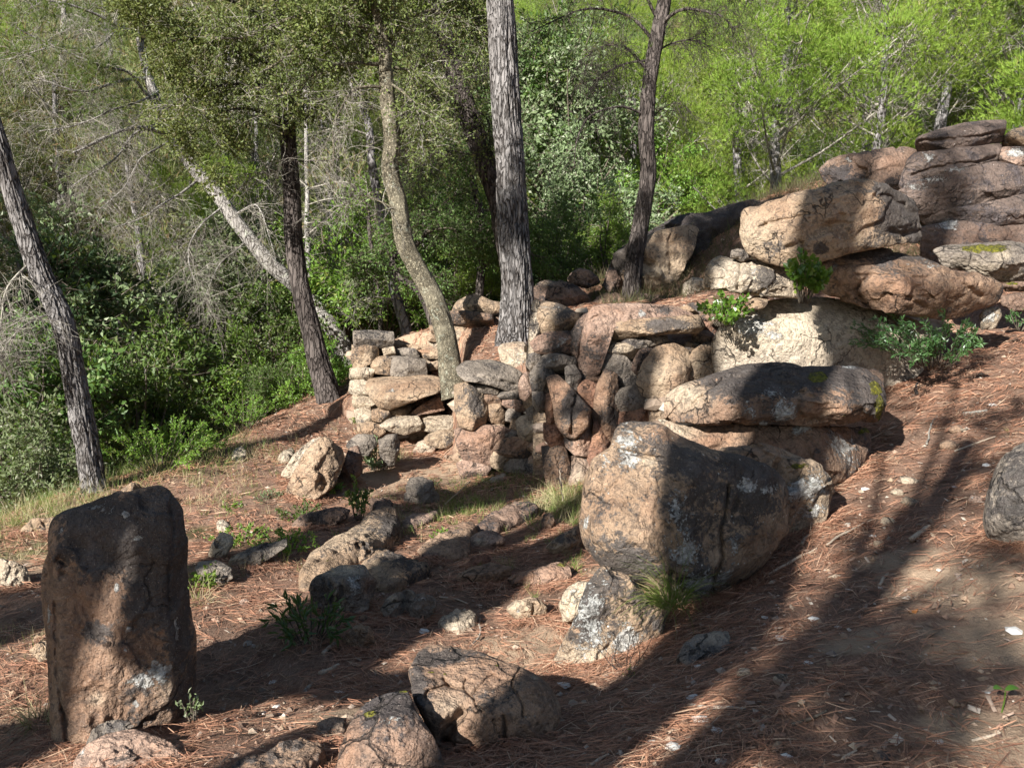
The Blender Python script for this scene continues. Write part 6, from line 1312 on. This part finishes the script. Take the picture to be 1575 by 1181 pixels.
plant(478, 985, 'blue-green plant with long narrow leaves in the shade by the squared grey block', 'plant', 'plant', 'mastic', .17, .24, 18, 220, .062, .22, spread=.6)
plant(295, 1098, 'tiny pale herb at the right foot of the standing stone', 'herb', 'herb', 'greyg', .035, .07, 8, 60, .02, .4, Z=2.72)
plant(303, 905, 'green leaves peeping out right behind the standing stone', 'plant', 'plant', 'shrub', .13, .14, 14, 190, .032, .6)
plant(372, 836, 'low green creeper beside the cream white rock', 'plant', 'plant', 'shrub', .22, .1, 22, 420, .027, .6)
plant(440, 850, 'leafy green plant between the kerb stone and the grooved ledge', 'plant', 'plant', 'shrub', .2, .16, 22, 430, .028, .55)
plant(462, 795, 'green creeper draped over the dark shaded rock', 'plant', 'plant', 'oakg', .2, .12, 20, 380, .027, .6)
plant(415, 770, 'small grey-green tussock left of the pointed brown rock', 'plant', 'plant', 'greyg', .15, .08, 16, 220, .024, .3)
plant(355, 782, 'tiny bright green plant alone on the open needle slope', 'plant', 'plant', 'shrub', .09, .05, 9, 80, .024, .6)
plant(665, 750, 'dark green tuft on top of the shaded grey block', 'plant', 'plant', 'oakg', .09, .08, 10, 120, .022, .4)
plant(702, 1160, 'tiny blue-green sprig on the front of the cracked boulder', 'herb', 'herb', 'greyg', .035, .02, 8, 60, .011, .5, Z=2.52)
plant(1078, 1005, 'tiny blue-green moss-like sprig on the half-buried stone', 'herb', 'herb', 'greyg', .05, .03, 10, 110, .010, .5)
plant(965, 1040, 'little green sprig at the foot of the white-spotted rock', 'herb', 'herb', 'shrub', .03, .04, 4, 12, .018, .6)
plant(690, 835, 'small green plant in the grass left of the long dark slab', 'plant', 'plant', 'shrub', .12, .1, 12, 130, .026, .5)
for k, (px, py, R, h, n, lb) in enumerate([(245,722,.55,.5,2200,'bright fine-leaved scrub at the left tip of the brink'),(285,705,.45,.4,1500,'bright fine-leaved scrub along the brink, second from the left'),(330,680,.45,.35,1300,'yellowish scrub in the middle of the brink'),(375,662,.4,.45,1300,'taller sprig of scrub near the right of the brink'),(408,640,.4,.3,1000,'thin scrub at the brink below the dark upright trunk'),(450,612,.5,.4,1500,'bushy scrub at the brink left of the wall end')]):
    plant(px, py, lb, 'scrub', 'scrub', 'shrub' if k != 2 else 'grass', R, h, 40, n, .035, .35)
# two-leaf seedling
q, _ = G(1541, 1092); o = q[0]
T = Tree('seedling', o, 'two-leaved green seedling at the lower right edge', 'seedling'); g = Geo(); g.add(*tube(catmull([o-[0,0,.01], o+[.003,0,.03], o+[.002,0,.055]], 6), [.002, .0015], 6)[:2]); T.part('stem', g, LM['ivy'])
for sx in (-1, 1):
    lf = Geo(); n = 9; a = np.linspace(0, 1, n); w = np.sin(a*math.pi)**.7*.011
    c = o+np.array([0, 0, .055])+np.stack([sx*a*.034, -.006*a, .012*np.sin(a*2.4)], -1); V = np.concatenate([c+np.stack([0*w, w, .002+0*w], -1), c-np.stack([0*w, w, -.002+0*w], -1)])
    i = np.arange(n-1); lf.add(V, np.stack([i, i+1, i+1+n, i+n], -1)); T.part('leaf', lf, LM['ivy'])
# grass
def grass_tuft(px, py, label, n=160, L=.25, R=.05, lean=(0, 0, 0), lm='grass', Z=None, name='grass_tuft', W=.0035):
    o = P(px, py, Z) if Z else G(px, py)[0][0]
    a = rng.uniform(0, 6.28, n); r = R*np.sqrt(rng.uniform(0, 1, n)); b = o+np.stack([np.cos(a)*r, np.sin(a)*r, 0*a-.01], -1)
    d = unit(np.stack([np.cos(a)*.6, np.sin(a)*.6, 0*a+1], -1)+rng.normal(size=(n, 3))*.3+np.array(lean)*.5)
    LL = L*rng.uniform(.4, 1.1, n); g = Geo()
    # each blade: three segments bending over
    p = b; dd = d; X = unit(np.cross(d, rng.normal(size=(n, 3)))); w = W*np.ones(n); rows = []
    for s in range(5):
        rows.append((p-X*(w*(1-s/4.3))[:, None]*.5, p+X*(w*(1-s/4.3))[:, None]*.5)); p = p+dd*(LL/4)[:, None]; dd = unit(dd+np.array([lean[0]*.35, lean[1]*.35, -.38]))
    V = np.stack([x for r2 in rows for x in r2], 1).reshape(-1, 3); base = np.arange(n)[:, None]*10
    Q = np.concatenate([base+np.array([[2*s, 2*s+1, 2*s+3, 2*s+2]]) for s in range(4)]); g.add(V, Q)
    ob = g.build(name, LM[lm], None, o, False); tag(ob, label, 'grass tuft'); ob['kind'] = 'thing'; return ob
grass_tuft(1030, 925, 'dark green grass tuft drooping from under the huge boulder', 260, .30, .06, (-.5, -.5, -.2), Z=3.4)
grass_tuft(868, 775, 'tall dry grass tuft at the foot of the wall corner', 90, .3, .1, lm='straw')
grass_tuft(300, 925, 'dry grass tuft behind the right side of the standing stone', 80, .2, .08, lm='straw')
grass_tuft(62, 1110, 'wispy dry grass tuft at the left foot of the standing stone', 90, .2, .05, lm='straw')
grass_tuft(1553, 665, 'tiny sprig of grass on the upper right slope', 16, .07, .01)
grass_tuft(1045, 372, 'dry grass tuft on the crest of the dark bank', 120, .5, .15, lm='straw', Z=10.2, W=.008)
# patches of grass blades on the clearing: one stuff object
def grass_patch(name, items, mat, L0=.08, W=.003, upz=1.0):
    g = Geo()
    for (px, py, R, n, L) in items:
        o = G(px, py)[0][0]; a = rng.uniform(0, 6.28, n); r = R*np.sqrt(rng.uniform(0, 1, n))
        # clump the blades
        k = rng.integers(0, max(3, n//14), n); cx = rng.normal(size=(max(3, n//14), 2))*R*.6; b = np.stack([o[0]+cx[k, 0]+np.cos(a)*r*.12, o[1]+cx[k, 1]+np.sin(a)*r*.12], -1)
        z = H(b[:, 0], b[:, 1]); B = np.column_stack([b, z-.005]); d = unit(rng.normal(size=(n, 3))*.45+np.array([0, 0, upz]))
        v, t = blades(B, d, L*rng.uniform(.5, 1.2, n), W, .5); g.add(v, None, t)
    o = g.build(name, mat, None, (0, 0, 0), False); tag(o, kind='stuff'); return o
grass_patch('grass', [(705,790,.3,700,.09),(740,775,.25,500,.09),(690,765,.3,500,.08),(660,800,.2,300,.07),(860,790,.25,600,.12),(880,770,.25,500,.12),(895,810,.15,250,.1),(800,755,.3,400,.07),(770,815,.12,120,.08),(850,835,.15,150,.07),(770,875,.1,70,.08),(815,905,.08,80,.08),(600,820,.25,250,.07),(890,870,.12,110,.08),(590,770,.3,250,.06),(250,715,.9,2500,.16),(320,680,.9,2200,.14),(400,640,.9,1800,.14),(470,600,.8,1500,.14),(30,800,.5,700,.14),(90,780,.3,300,.12),(330,790,.4,150,.05),(410,760,.3,200,.06),(790,740,.3,400,.08),(760,730,.2,250,.09)], LM['grass'])
grass_patch('dry_grass', [(880,790,.3,350,.14),(850,770,.2,200,.16),(260,735,.8,900,.13),(350,690,.9,900,.12),(60,790,.6,900,.18),(110,800,.3,500,.16),(130,850,.25,300,.12),(610,705,.2,200,.15),(300,900,.2,150,.12),(700,820,.4,250,.09),(640,780,.3,200,.1),(430,870,.2,120,.1),(30,860,.5,400,.08),(900,850,.2,200,.06),(20,1000,.4,300,.06)], LM['straw'])
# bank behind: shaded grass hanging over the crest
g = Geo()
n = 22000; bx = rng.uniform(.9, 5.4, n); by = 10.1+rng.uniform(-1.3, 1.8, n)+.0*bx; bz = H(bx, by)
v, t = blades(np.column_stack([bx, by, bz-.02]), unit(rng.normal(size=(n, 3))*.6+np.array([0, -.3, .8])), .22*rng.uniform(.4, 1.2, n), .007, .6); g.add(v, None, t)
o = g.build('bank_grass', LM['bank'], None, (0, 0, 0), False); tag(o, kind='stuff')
# ------------------------------------------------------------------ needle litter and gravel
def polar(n, rmin, rmax, aw=.78, p=1.0):
    r = rmin+(rmax-rmin)*rng.uniform(0, 1, n)**p; a = rng.uniform(-aw, aw, n); return np.sin(a)*r, np.cos(a)*r, r
n = 150000
x, y, r = polar(n, 1.5, 11.5, .82, 1.15)
pn = np.stack([x, y, 0*x], -1)
den = fbm(pn*1.6, 3, 61)*.5+fbm(pn*6, 2, 62)*.35
keep = (rng.uniform(0, 1, n) < sstep(-.28, .28, den)*.85+.15)
_, _, _ = 0, 0, 0
dd_ = blob(np.stack([x, y, 0*x], -1), [(1480,900,.34),(1380,860,.2),(1320,985,.16),(1530,980,.3),(860,1000,.15),(520,1110,.1),(560,740,.3)])
keep &= rng.uniform(0, 1, n) > dd_*.85
x, y, r, pn = x[keep], y[keep], r[keep], pn[keep]; n = len(x)
z = H(x, y); dirn = fbm(pn*.9, 2, 71)*4+rng.normal(size=n)*1.15
L = .105*rng.uniform(.5, 1.15, n); W = .0016*np.maximum(1, r/3.2)
c = np.column_stack([x, y, z+.003+np.abs(rng.normal(size=n))*.010])
if CONTACT:
    cv = np.vstack(CONTACT); cv = np.repeat(cv, 5, 0); cv = cv+rng.normal(size=cv.shape)*np.array([.035, .035, 0]); m2 = len(cv)
    c = np.vstack([c, np.column_stack([cv[:, 0], cv[:, 1], H(cv[:, 0], cv[:, 1])+.004+np.abs(rng.normal(size=m2))*.014])]); n = len(c)
    dirn = np.concatenate([dirn, rng.uniform(0, 6.28, m2)]); L = .105*rng.uniform(.5, 1.15, n); W = .0016*np.maximum(1, np.hypot(c[:, 0], c[:, 1])/3.2)
g = Geo()
for s in (-1, 1):
    a = dirn+s*rng.uniform(.02, .14, n); D = np.stack([np.cos(a), np.sin(a), 0*a], -1)
    e = c+D*L[:, None]; e[:, 2] = H(e[:, 0], e[:, 1])+.004+np.abs(rng.normal(size=n))*.012
    m = (c+e)/2+np.stack([-np.sin(a), np.cos(a), 0*a], -1)*(L*rng.normal(size=n)*.07)[:, None]; m[:, 2] += .002
    X = np.stack([-np.sin(a), np.cos(a), rng.normal(size=n)*.5], -1)*W[:, None]*.5
    V = np.stack([c-X, c+X, m-X, m+X, e], 1).reshape(-1, 3); b = np.arange(n)[:, None]*5
    T = np.concatenate([b+np.array([[0, 1, 3]]), b+np.array([[0, 3, 2]]), b+np.array([[2, 3, 4]])])
    g.add(V, None, T)
o = g.build('needle_litter', M_NEEDLE, None, (0, 0, 0), False); tag(o, kind='stuff')
# gravel
n = 9000; x, y, r = polar(n, 1.5, 10.5, .8, 1.1); z = H(x, y)
oct_v = np.array([(1,0,0),(-1,0,0),(0,1,0),(0,-1,0),(0,0,1),(0,0,-1)], float); oct_f = np.array([(0,2,4),(2,1,4),(1,3,4),(3,0,4),(2,0,5),(1,2,5),(3,1,5),(0,3,5)])
s = np.minimum(.0035+.004*rng.exponential(1, n), .02)*np.maximum(1, r/6)
V = oct_v[None]*(1+rng.uniform(-.4, .4, (n, 6, 1)))*(s[:, None, None]*np.array([1.2, 1., .7])); a = rng.uniform(0, 6.28, n)
V = np.stack([V[..., 0]*np.cos(a)[:, None]-V[..., 1]*np.sin(a)[:, None], V[..., 0]*np.sin(a)[:, None]+V[..., 1]*np.cos(a)[:, None], V[..., 2]+.3*V[..., 0]*rng.normal(size=(n, 1))], -1)+np.column_stack([x, y, z+s*.3])[:, None]
g = Geo(); g.add(V.reshape(-1, 3), None, (np.arange(n)[:, None, None]*6+oct_f[None]).reshape(-1, 3))
o = g.build('gravel', M_GRAVEL, None, (0, 0, 0), False); tag(o, kind='stuff')
# flakes of bark and broken twigs in the litter
n = 3800; x, y, r = polar(n, 1.5, 9, .8, 1.1); z = H(x, y); a = rng.uniform(0, 6.28, n); Ls = rng.uniform(.008, .035, n); Ws = Ls*rng.uniform(.15, .6, n)
u = np.stack([np.cos(a), np.sin(a), rng.normal(size=n)*.25], -1)*Ls[:, None]; w_ = np.stack([-np.sin(a), np.cos(a), rng.normal(size=n)*.3], -1)*Ws[:, None]; c = np.column_stack([x, y, z+.007+.4*Ls*rng.uniform(0, .5, n)])
V = np.stack([c-u*.5-w_*.4, c+u*.45-w_*.5, c+u*.55+w_*.3, c-u*.4+w_*.5, c+[0, 0, .003]], 1).reshape(-1, 3); b = np.arange(n)[:, None]*5
g = Geo(); g.add(V, None, np.concatenate([b+np.array([[0, 1, 4]]), b+np.array([[1, 2, 4]]), b+np.array([[2, 3, 4]]), b+np.array([[3, 0, 4]])]))
o = g.build('bark_litter', flat_island('bark_flakes', [(.10,.06,.045), (.22,.13,.09), (.33,.24,.18), (.16,.09,.06), (.42,.35,.28)], .85, .2), None, (0, 0, 0), False); tag(o, kind='stuff')
# countable chips and stones
CH = [(1094,1004,.030),(1078,1026,.02),(1253,953,.02),(1202,983,.022),(1243,1020,.014),(1078,1108,.024),(1102,1124,.015),(1034,1150,.02),(1110,1173,.02),(1177,950,.014),(1559,972,.024),(1211,1163,.013),(1444,1144,.016),(1002,1142,.013),(1066,1074,.02),(1518,717,.025),(1445,878,.014),(1468,750,.014),(1343,825,.018),(1330,753,.022),(1526,624,.03),(653,972,.024),(520,1066,.018),(869,1055,.026),(631,888,.03),(420,1050,.016),(700,1010,.012),(1520,1068,.012),(1165,937,.012),(1290,965,.012),(425,1088,.014),(405,1097,.012)]
LMK = [(1150,800,'the huge boulder'),(740,1070,'the cracked boulder'),(930,970,'the white-spotted pointed rock'),(1545,760,'the smooth right-edge boulder'),(1430,520,'the feathery shrub'),(1065,1000,'the half-buried grey stone'),(1541,1092,'the two-leaved seedling'),
       (525,905,'the squared grey block'),(190,930,'the standing stone'),(1389,767,'the two touching white stones'),(590,1120,'the domed dark boulder'),(1200,1048,'the cubic pale pebble'),(1200,640,'the mossy slab'),(1352,839,'the orange-beige stone chip'),(670,985,'the flat pale ridged stone')]
def chip_label(px, py, s):
    a, b, nm = min(LMK, key=lambda q: (q[0]-px)**2+(q[1]-py)**2); dx, dy = px-a, py-b; d = math.hypot(dx, dy)
    v = '' if abs(dy) < .4*abs(dx) else ('above' if dy < 0 else 'below'); h = '' if abs(dx) < .4*abs(dy) else ('right' if dx > 0 else 'left')
    rel = (v+' and '+h+' of') if v and h else (v or h+' of')
    return ('tiny' if s < .016 else ('small' if s < .022 else 'fair-sized'))+' white stone flake '+('just ' if d < 60 else '')+rel+' '+nm
for k, (px, py, s) in enumerate(CH):
    c = G(px, py)[0][0]; v, f = icosa(r_); v = v*np.array([1.15, .9, .35])*s; g = Geo(); g.add(v+c+[0, 0, s*.22], None, f)
    tag(g.build('stone_chip', M_CHIP, None, c, False), chip_label(px, py, s), 'stone chip', 'white stone flakes on the needle litter')
SM = [(1200,1048,.022,'cubic pale pebble in the middle of the shaded lower right slope'),(1145,1037,.024,'grey-brown pebble left of the cubic pale pebble'),(1381,760,.034,'left one of the two white stones touching on the right slope'),(1399,774,.036,'right one of the two white stones touching on the right slope'),(1365,806,.04,'flat beige stone just below the two touching white stones'),(1352,839,.026,'orange-beige stone chip right of the long stick'),(1398,743,.045,'flat tan stone just above the two touching white stones'),(1502,772,.035,'pinkish stone left of the smooth right-edge boulder'),(1470,663,.042,'rounded orange-brown stone high on the right slope'),(1483,663,.02,'small white stone beside the rounded orange-brown stone'),(1358,1168,.02,'round pinkish pebble near the bottom edge'),(375,930,.03,'pinkish stone on the sunlit strip behind the standing stone'),(1460,690,.05,'tan stone half sunk below the rounded orange-brown stone'),(1366,670,.035,'smooth brown stone right of the mossy slab')]
for px, py, s, lb in SM:
    c = G(px, py)[0][0]; nn = 20
    v, f = icosa(r_); g = Geo(); bm = Vector
    # one subdivision towards a rounder pebble
    E = {}; V2 = list(v); F2 = []
    def mid(i, j):
        key = (min(i, j), max(i, j))
        if key not in E: E[key] = len(V2); m = (V2[i]+V2[j])/2; V2.append(m*1.07)
        return E[key]
    for a, b, d in f:
        x1, x2, x3 = mid(a, b), mid(b, d), mid(d, a); F2 += [(a, x1, x3), (b, x2, x1), (d, x3, x2), (x1, x2, x3)]
    V2 = np.array(V2)*np.array([1.2, .95, .7])*s; g.add(V2+c+[0, 0, s*.25], None, np.array(F2))
    km = 'pale' if 'white' in lb or 'pale' in lb else ('pink' if 'pink' in lb else ('brown' if 'brown' in lb else 'tan'))
    tag(g.build('stone', RM[km], None, c, True), lb, 'stone')
# sticks
def stick(reg, pts, r, label, mat=None, lift=.008, name='stick'):
    p = tr(reg, pts); W, _ = G(p[:, 0], p[:, 1], lift); W = W+[0, 0, .002]
    pth = wig(catmull(W, 24), .006, 12, int(p[0, 0])); pth[:, 2] = np.maximum(pth[:, 2], H(pth[:, 0], pth[:, 1])+r*.7)
    g = Geo(); v, q, t = tube(pth, [r, r*.9, r*.55], 8, .12, 3); g.add(v, q, t); o = g.build(name, mat or M_STICK, None, pth[0]); tag(o, label, 'stick')
stick('L6', [(-62,1130),(0,1092),(100,1040),(190,995)], .0075, 'long pale stick pointing up-slope right of the huge boulder')
stick('L6', [(235,978),(350,905),(490,842)], .006, 'thin greyish stick continuing the line of the long pale stick')
stick('L6', [(660,955),(705,920),(752,885)], .014, 'short thick splinter of pale wood on the right slope', name='wood_splinter')
stick('L6', [(686,218),(690,175),(718,142)], .013, 'curved dark twig near the feathery shrub', BM['dark'])
stick('L6', [(742,470),(752,400),(772,350),(806,315)], .006, 'thin forked grey twig right of the mossy slab', BM['twig'])
stick('L6', [(880,508),(980,470),(1085,432)], .006, 'slender straight pale twig above the smooth right-edge boulder')
stick('L6', [(495,1180),(520,1150),(547,1118)], .007, 'short bleached splinter lower right of the long pale stick', name='wood_splinter')
stick('L6', [(620,130),(650,124),(680,128)], .007, 'pale splinter below the feathery shrub', name='wood_splinter')
stick('L6', [(920,320),(980,312),(1040,300)], .014, 'grey strip of bark on the upper right slope', BM['twig'], name='bark_strip')
stick('L6', [(105,975),(130,945),(155,915)], .009, 'brown splinter between the huge boulder and the thin greyish stick', name='wood_splinter')
stick('L5', [(415,292),(412,255),(403,215)], .003, 'thin white twig beside the green grass tuft')
stick('L5', [(800,575),(870,552),(922,525)], .0045, 'thin crooked brown twig on the lower right slope', BM['twigd'])
stick('L5', [(455,510),(540,518),(640,526)], .006, 'pinkish brown twig lying level near the bottom', BM['twig'])
stick('L5', [(125,710),(155,692),(188,678)], .005, 'pale splinter at the bottom edge in the deep shade', name='wood_splinter')
stick('L5', [(1400,632),(1450,615),(1495,600)], .005, 'pale splinter near the lower right corner', name='wood_splinter')
stick('L5', [(970,692),(990,678),(1012,662)], .004, 'tiny white splinter near the bottom edge', name='wood_splinter')
stick('L5', [(445,450),(475,442),(502,438)], .005, 'white splinter right of the deep shadow band', name='wood_splinter')
stick('L3', [(715,213),(790,222),(852,250)], .005, 'pale bent twig right of the notched rock')
stick('L3', [(908,318),(905,390),(880,430),(855,460)], .005, 'forked grey twig above the cracked boulder', BM['twig'])
stick('L3', [(198,746),(230,715),(266,690)], .003, 'thin twig beside the domed dark boulder')
stick('L3', [(398,490),(435,455),(470,428)], .003, 'thin twig right of the knobbly brown stone')
stick('L3', [(130,588),(180,570),(226,545)], .011, 'chunky white chip of wood on the lower left sunlit strip', name='wood_splinter')
stick('L3', [(150,492),(180,465),(208,435)], .009, 'pale weathered chip of wood above the sunlit strip', name='wood_splinter')
stick('L3', [(62,680),(80,655),(100,632)], .009, 'short brown chip of wood left of the shadow band', BM['twig'], name='wood_splinter')
stick('L2', [(880,1150),(850,1165),(820,1181)], .008, 'grey chip of wood near the blue-green plant', BM['twig'], name='wood_splinter')
stick('L7', [(495,500),(570,435),(645,362)], .004, 'long straight pale stalk leaning in the grass below the wall', None, .03)
stick('L7', [(1150,300),(1152,380),(1165,480)], .004, 'pale dry stalk standing at the wall corner', None, .2)
# bare black twiglet on the white-spotted rock
o = P(965,1045,3.2); T = Tree('dead_plant', o, 'leafless black twiggy plant in front of the white-spotted rock', 'dead plant'); g = Geo()
for k in range(9):
    d = unit(np.array([rng.normal()*.8, -.1, rng.uniform(.5, 1.2)])); e = wig(catmull([o, o+d*.1, o+d*.2+[rng.normal()*.04, 0, .02]], 10), .015, 12, k); v, q, t = tube(e, [.0022, .0008], 4); g.add(v, q, t); sg, _, _ = twig_field(e, 5, .06, 4, .03, .0008, 0, .4); g.add(*segs(*sg))
T.part('twigs', g, BM['dark'])
# rusty leaves caught on the slope
for (px, py, lb) in [(1292,615,'rust-red dead leaf between mossy slab and feathery shrub'),(1395,940,'rust-coloured flake on the lower right slope')]:
    c = G(px, py, .01)[0][0]; v, t = leaves(c[None], np.array([[1., .3, .1]]), .05, .6); g = Geo(); g.add(v, None, t); tag(g.build('dead_leaf', M_RUST, None, c), lb, 'leaf')

# ------------------------------------------------------------------ the pines behind the photographer's left shoulder, whose shade falls on the scene, and crowns added for shade
def shade_trunk(targets, dist, rad, label, crown=(), seed=0):
    """a trunk through the points that lie `dist` metres up-sun (measured level) of the shaded places"""
    pts = []
    for (px, py, Z) in targets:
        p = P(px, py, Z) if Z else G(px, py)[0][0]
        pts.append(p)
    pts = np.array(pts); h = np.array([-math.sin(SUN_AZ), -math.cos(SUN_AZ)]); per = np.array([h[1], -h[0]])
    L = pts[dist[0], :2]+h*dist[1]
    out = []
    for p in pts:
        t = (p[:2]-L)@(-h); off = (p[:2]-L)@per
        out.append(np.array([L[0]+per[0]*off, L[1]+per[1]*off, p[2]+t*math.tan(SUN_EL)]))
    out = np.array(sorted(out, key=lambda q: q[2]))
    base = np.array([out[0, 0], out[0, 1], hz(out[0, 0], out[0, 1])-.3])
    top = out[-1]+np.array([0, 0, 2.5]); pth = catmull(np.vstack([base, out, top]), 90)
    T = Tree('pine_tree', base, label, 'pine'); T.trunk(pth, [rad*1.15, rad, rad, rad*.9], BM['pine'], 24, .1, seed, .3)
    return T, pth
TR, pthA = shade_trunk([(930,1110,None),(1095,800,3.5),(1190,620,4.5),(1310,510,6.15),(1262,370,5.85)], (1, 6.2), .20, 'tall pine behind the viewer whose trunk shades the huge boulder', seed=61)
def shade_crown(items, T=None, label=None, lm='pine2', dist=11., leaf=True):
    """leafy boughs up-sun of the places that lie in dappled shade: (px, py, Z or None, radius, amount)"""
    h = np.array([-math.sin(SUN_AZ), -math.cos(SUN_AZ), math.tan(SUN_EL)]); lf = Geo(); tw = Geo(); cs = []
    for (px, py, Z, R, n) in items:
        p = P(px, py, Z) if Z else G(px, py)[0][0]
        c = p+h*dist*rng.uniform(.95, 1.05); cs.append(c)
        F0, F1 = sprays(c, R, n, .8, .3); tw.add(*segs(F0, F1, np.full(len(F0), .01), np.full(len(F0), .004)))
        v, t = tuft_on(F0, F1, n*3, 10, .12, .008, .6); lf.add(v, None, t)
    cs = np.array(cs)
    if T is None:
        m = cs.mean(0); b = np.array([m[0]-.8, m[1]-.8, hz(m[0]-.8, m[1]-.8)-.3]); T = Tree('pine_tree', b, label, 'pine')
        pth = wig(catmull([b, (b+m)/2+[.2, .1, 0], m+[0, 0, 1]], 50), .1, .6, 4); T.trunk(pth, [.16, .13, .06], BM['pine'], 20, .1, 4, .3)
        for c in cs:
            k = np.argmin(np.abs(pth[:, 2]-(c[2]-.8))); v, q, t = tube(catmull([pth[k], (pth[k]+c)/2+[0, 0, .2], c], 14), [.04, .012], 6); tw.add(v, q, t)
    T.part('branches', tw, BM['twigd']); T.part('foliage', lf, LM[lm], False)
    return T
shade_crown([(1180,1000,None,.5,34),(1300,1080,None,.5,34),(1480,1120,None,.5,40),(1400,1020,None,.45,24),(1250,900,None,.4,26),(1380,790,None,.4,34),(1480,720,None,.4,18),(1350,640,None,.35,20),(1540,860,None,.35,26),(1550,640,None,.4,36),(1120,1120,None,.45,60),(1480,560,None,.45,50)], None, 'pine behind the viewer dappling the right-hand needle slope', dist=8.)
shade_trunk([(380,1010,None),(470,952,None),(560,905,None),(660,868,None)], (1, 7.), .13, 'pine behind the viewer whose trunk shades the needles right of the standing stone', seed=62)
shade_trunk([(482,1135,None),(545,1055,None),(625,985,None)], (1, 5.), .08, 'slender pine behind the viewer striping the ground by the cracked boulder', seed=63)
shade_trunk([(380,868,None),(500,832,None),(640,792,None),(760,767,None),(830,747,None)], (2, 12.), .11, 'pine far behind the viewer drawing the shade line below the wall', seed=64)
shade_crown([(700,920,None,.3,50),(740,860,None,.25,45),(640,900,None,.25,45)], None, 'pine behind the viewer whose boughs shade the middle of the clearing', dist=7.)
shade_crown([(640,770,None,.22,45),(560,800,None,.2,40),(760,760,None,.22,45),(820,740,None,.22,40),(480,820,None,.22,40),(420,850,None,.2,35),(870,640,6.6,.22,30),(890,560,6.6,.2,24),(840,700,6.7,.2,26)], None, 'pine beyond the left edge whose boughs throw the broken shade line below the wall', dist=11.)
shade_crown([(1480,330,8.7,.45,40),(1540,400,8.7,.45,38),(1440,240,9.,.4,36),(1350,260,9.4,.45,60),(1500,220,9.,.4,34),(1230,300,9.4,.4,40),(1120,360,9.6,.5,60),(1180,400,9.0,.4,60),(1040,430,9.6,.3,18),(1420,440,6.3,.3,18),(1480,300,8.9,.4,30),(900,450,9.3,.4,60)], None, 'large pine far behind the viewer dappling the banded outcrop', dist=15.)
shade_crown([(1000,430,10,.45,110),(1060,380,10,.45,110),(1110,355,10,.45,110),(1165,335,10,.45,110),(1230,310,9.8,.45,110),(1200,350,9.8,.45,110),(1120,410,9.6,.45,110),(900,460,9.4,.45,110),(1090,450,9.4,.45,110)] , None, 'unseen pine added close behind the viewer to shade the dark bank', dist=9.)  # foliage clumps added up-sun to darken the bank
shade_crown([(230,560,18,1.3,260),(280,520,20,1.3,260),(200,620,16,1.1,220),(320,600,17,1.1,200),(250,480,21,1.2,240)], None, 'unseen broad pine added far left to keep the valley gap dark', dist=12.)  # off-view crown put in to shade the valley gap
shade_crown([(100,480,12,1.,340),(200,500,12,1.,340),(290,480,13,1.,300),(150,600,11,.9,300),(260,600,13,1.,340),(350,540,14,.9,220),(60,640,10,.8,200),(230,690,11,.8,260),(130,540,18,1.4,300)], None, 'unseen dense pine added off to the left to blacken the valley', dist=9.)  # extra off-view foliage, dense enough to block sun from the valley
shade_crown([(80,260,24,1.5,230),(150,420,20,1.3,230),(300,430,19,1.3,230),(400,270,24,1.5,200),(480,420,18,1.2,160),(60,500,14,1.,140),(190,520,14,1.1,200),(330,330,22,1.2,160),(230,640,13,1.,200)], None, 'unseen tall pine added off to the left to dapple the left wood', dist=13.)  # off-view crown put in to break up sunlight on the left wood
shade_crown([(60,930,None,.3,40),(0,920,None,.3,40),(20,960,None,.25,20)], None, 'pine beyond the left edge shading the ground beside the standing stone', dist=10.)
# trees outside the left edge that keep the valley wood in shade
for (x, y, s) in [(-11,7,1.0),(-13,10,1.1),(-15,5,1.2),(-12,13,1.0),(-16,12,1.2),(-18,17,1.2),(-10.5,10.5,.8),(-14.5,15.5,1.1),(-19,9,1.3),(-21,14,1.3)]:
    place(PINEM[r_.integers(0, 2)] if r_.uniform() < .5 else PINE[1], 'pine_tree', (x, y, hz(x, y)-.2), r_.uniform(0, 6), s, 'pine just beyond the left edge of the view shading the valley', 'pine', 'pines beyond the left edge')

# tell look-alikes apart by their order from left to right in the view
bpy.context.view_layer.update()
same = {}
for o in COL.objects:
    if o.parent is None and 'label' in o.keys(): same.setdefault(o['label'], []).append(o)
for lb, os_ in same.items():
    if len(os_) < 2: continue
    os_.sort(key=lambda o: pix(np.array(o.location)+[0, 0, 2])[0]); n = len(os_)
    nm = ['left one', 'right one'] if n == 2 else (['leftmost', 'middle one', 'rightmost'] if n == 3 else ['leftmost']+[w+' from left' for w in ('second', 'third', 'fourth', 'fifth', 'sixth', 'seventh', 'eighth', 'ninth', 'tenth')][:n-2]+['rightmost'])
    for o, w in zip(os_, nm):
        if len((lb+' '+w).split()) <= 16: o['label'] = lb+', '+w
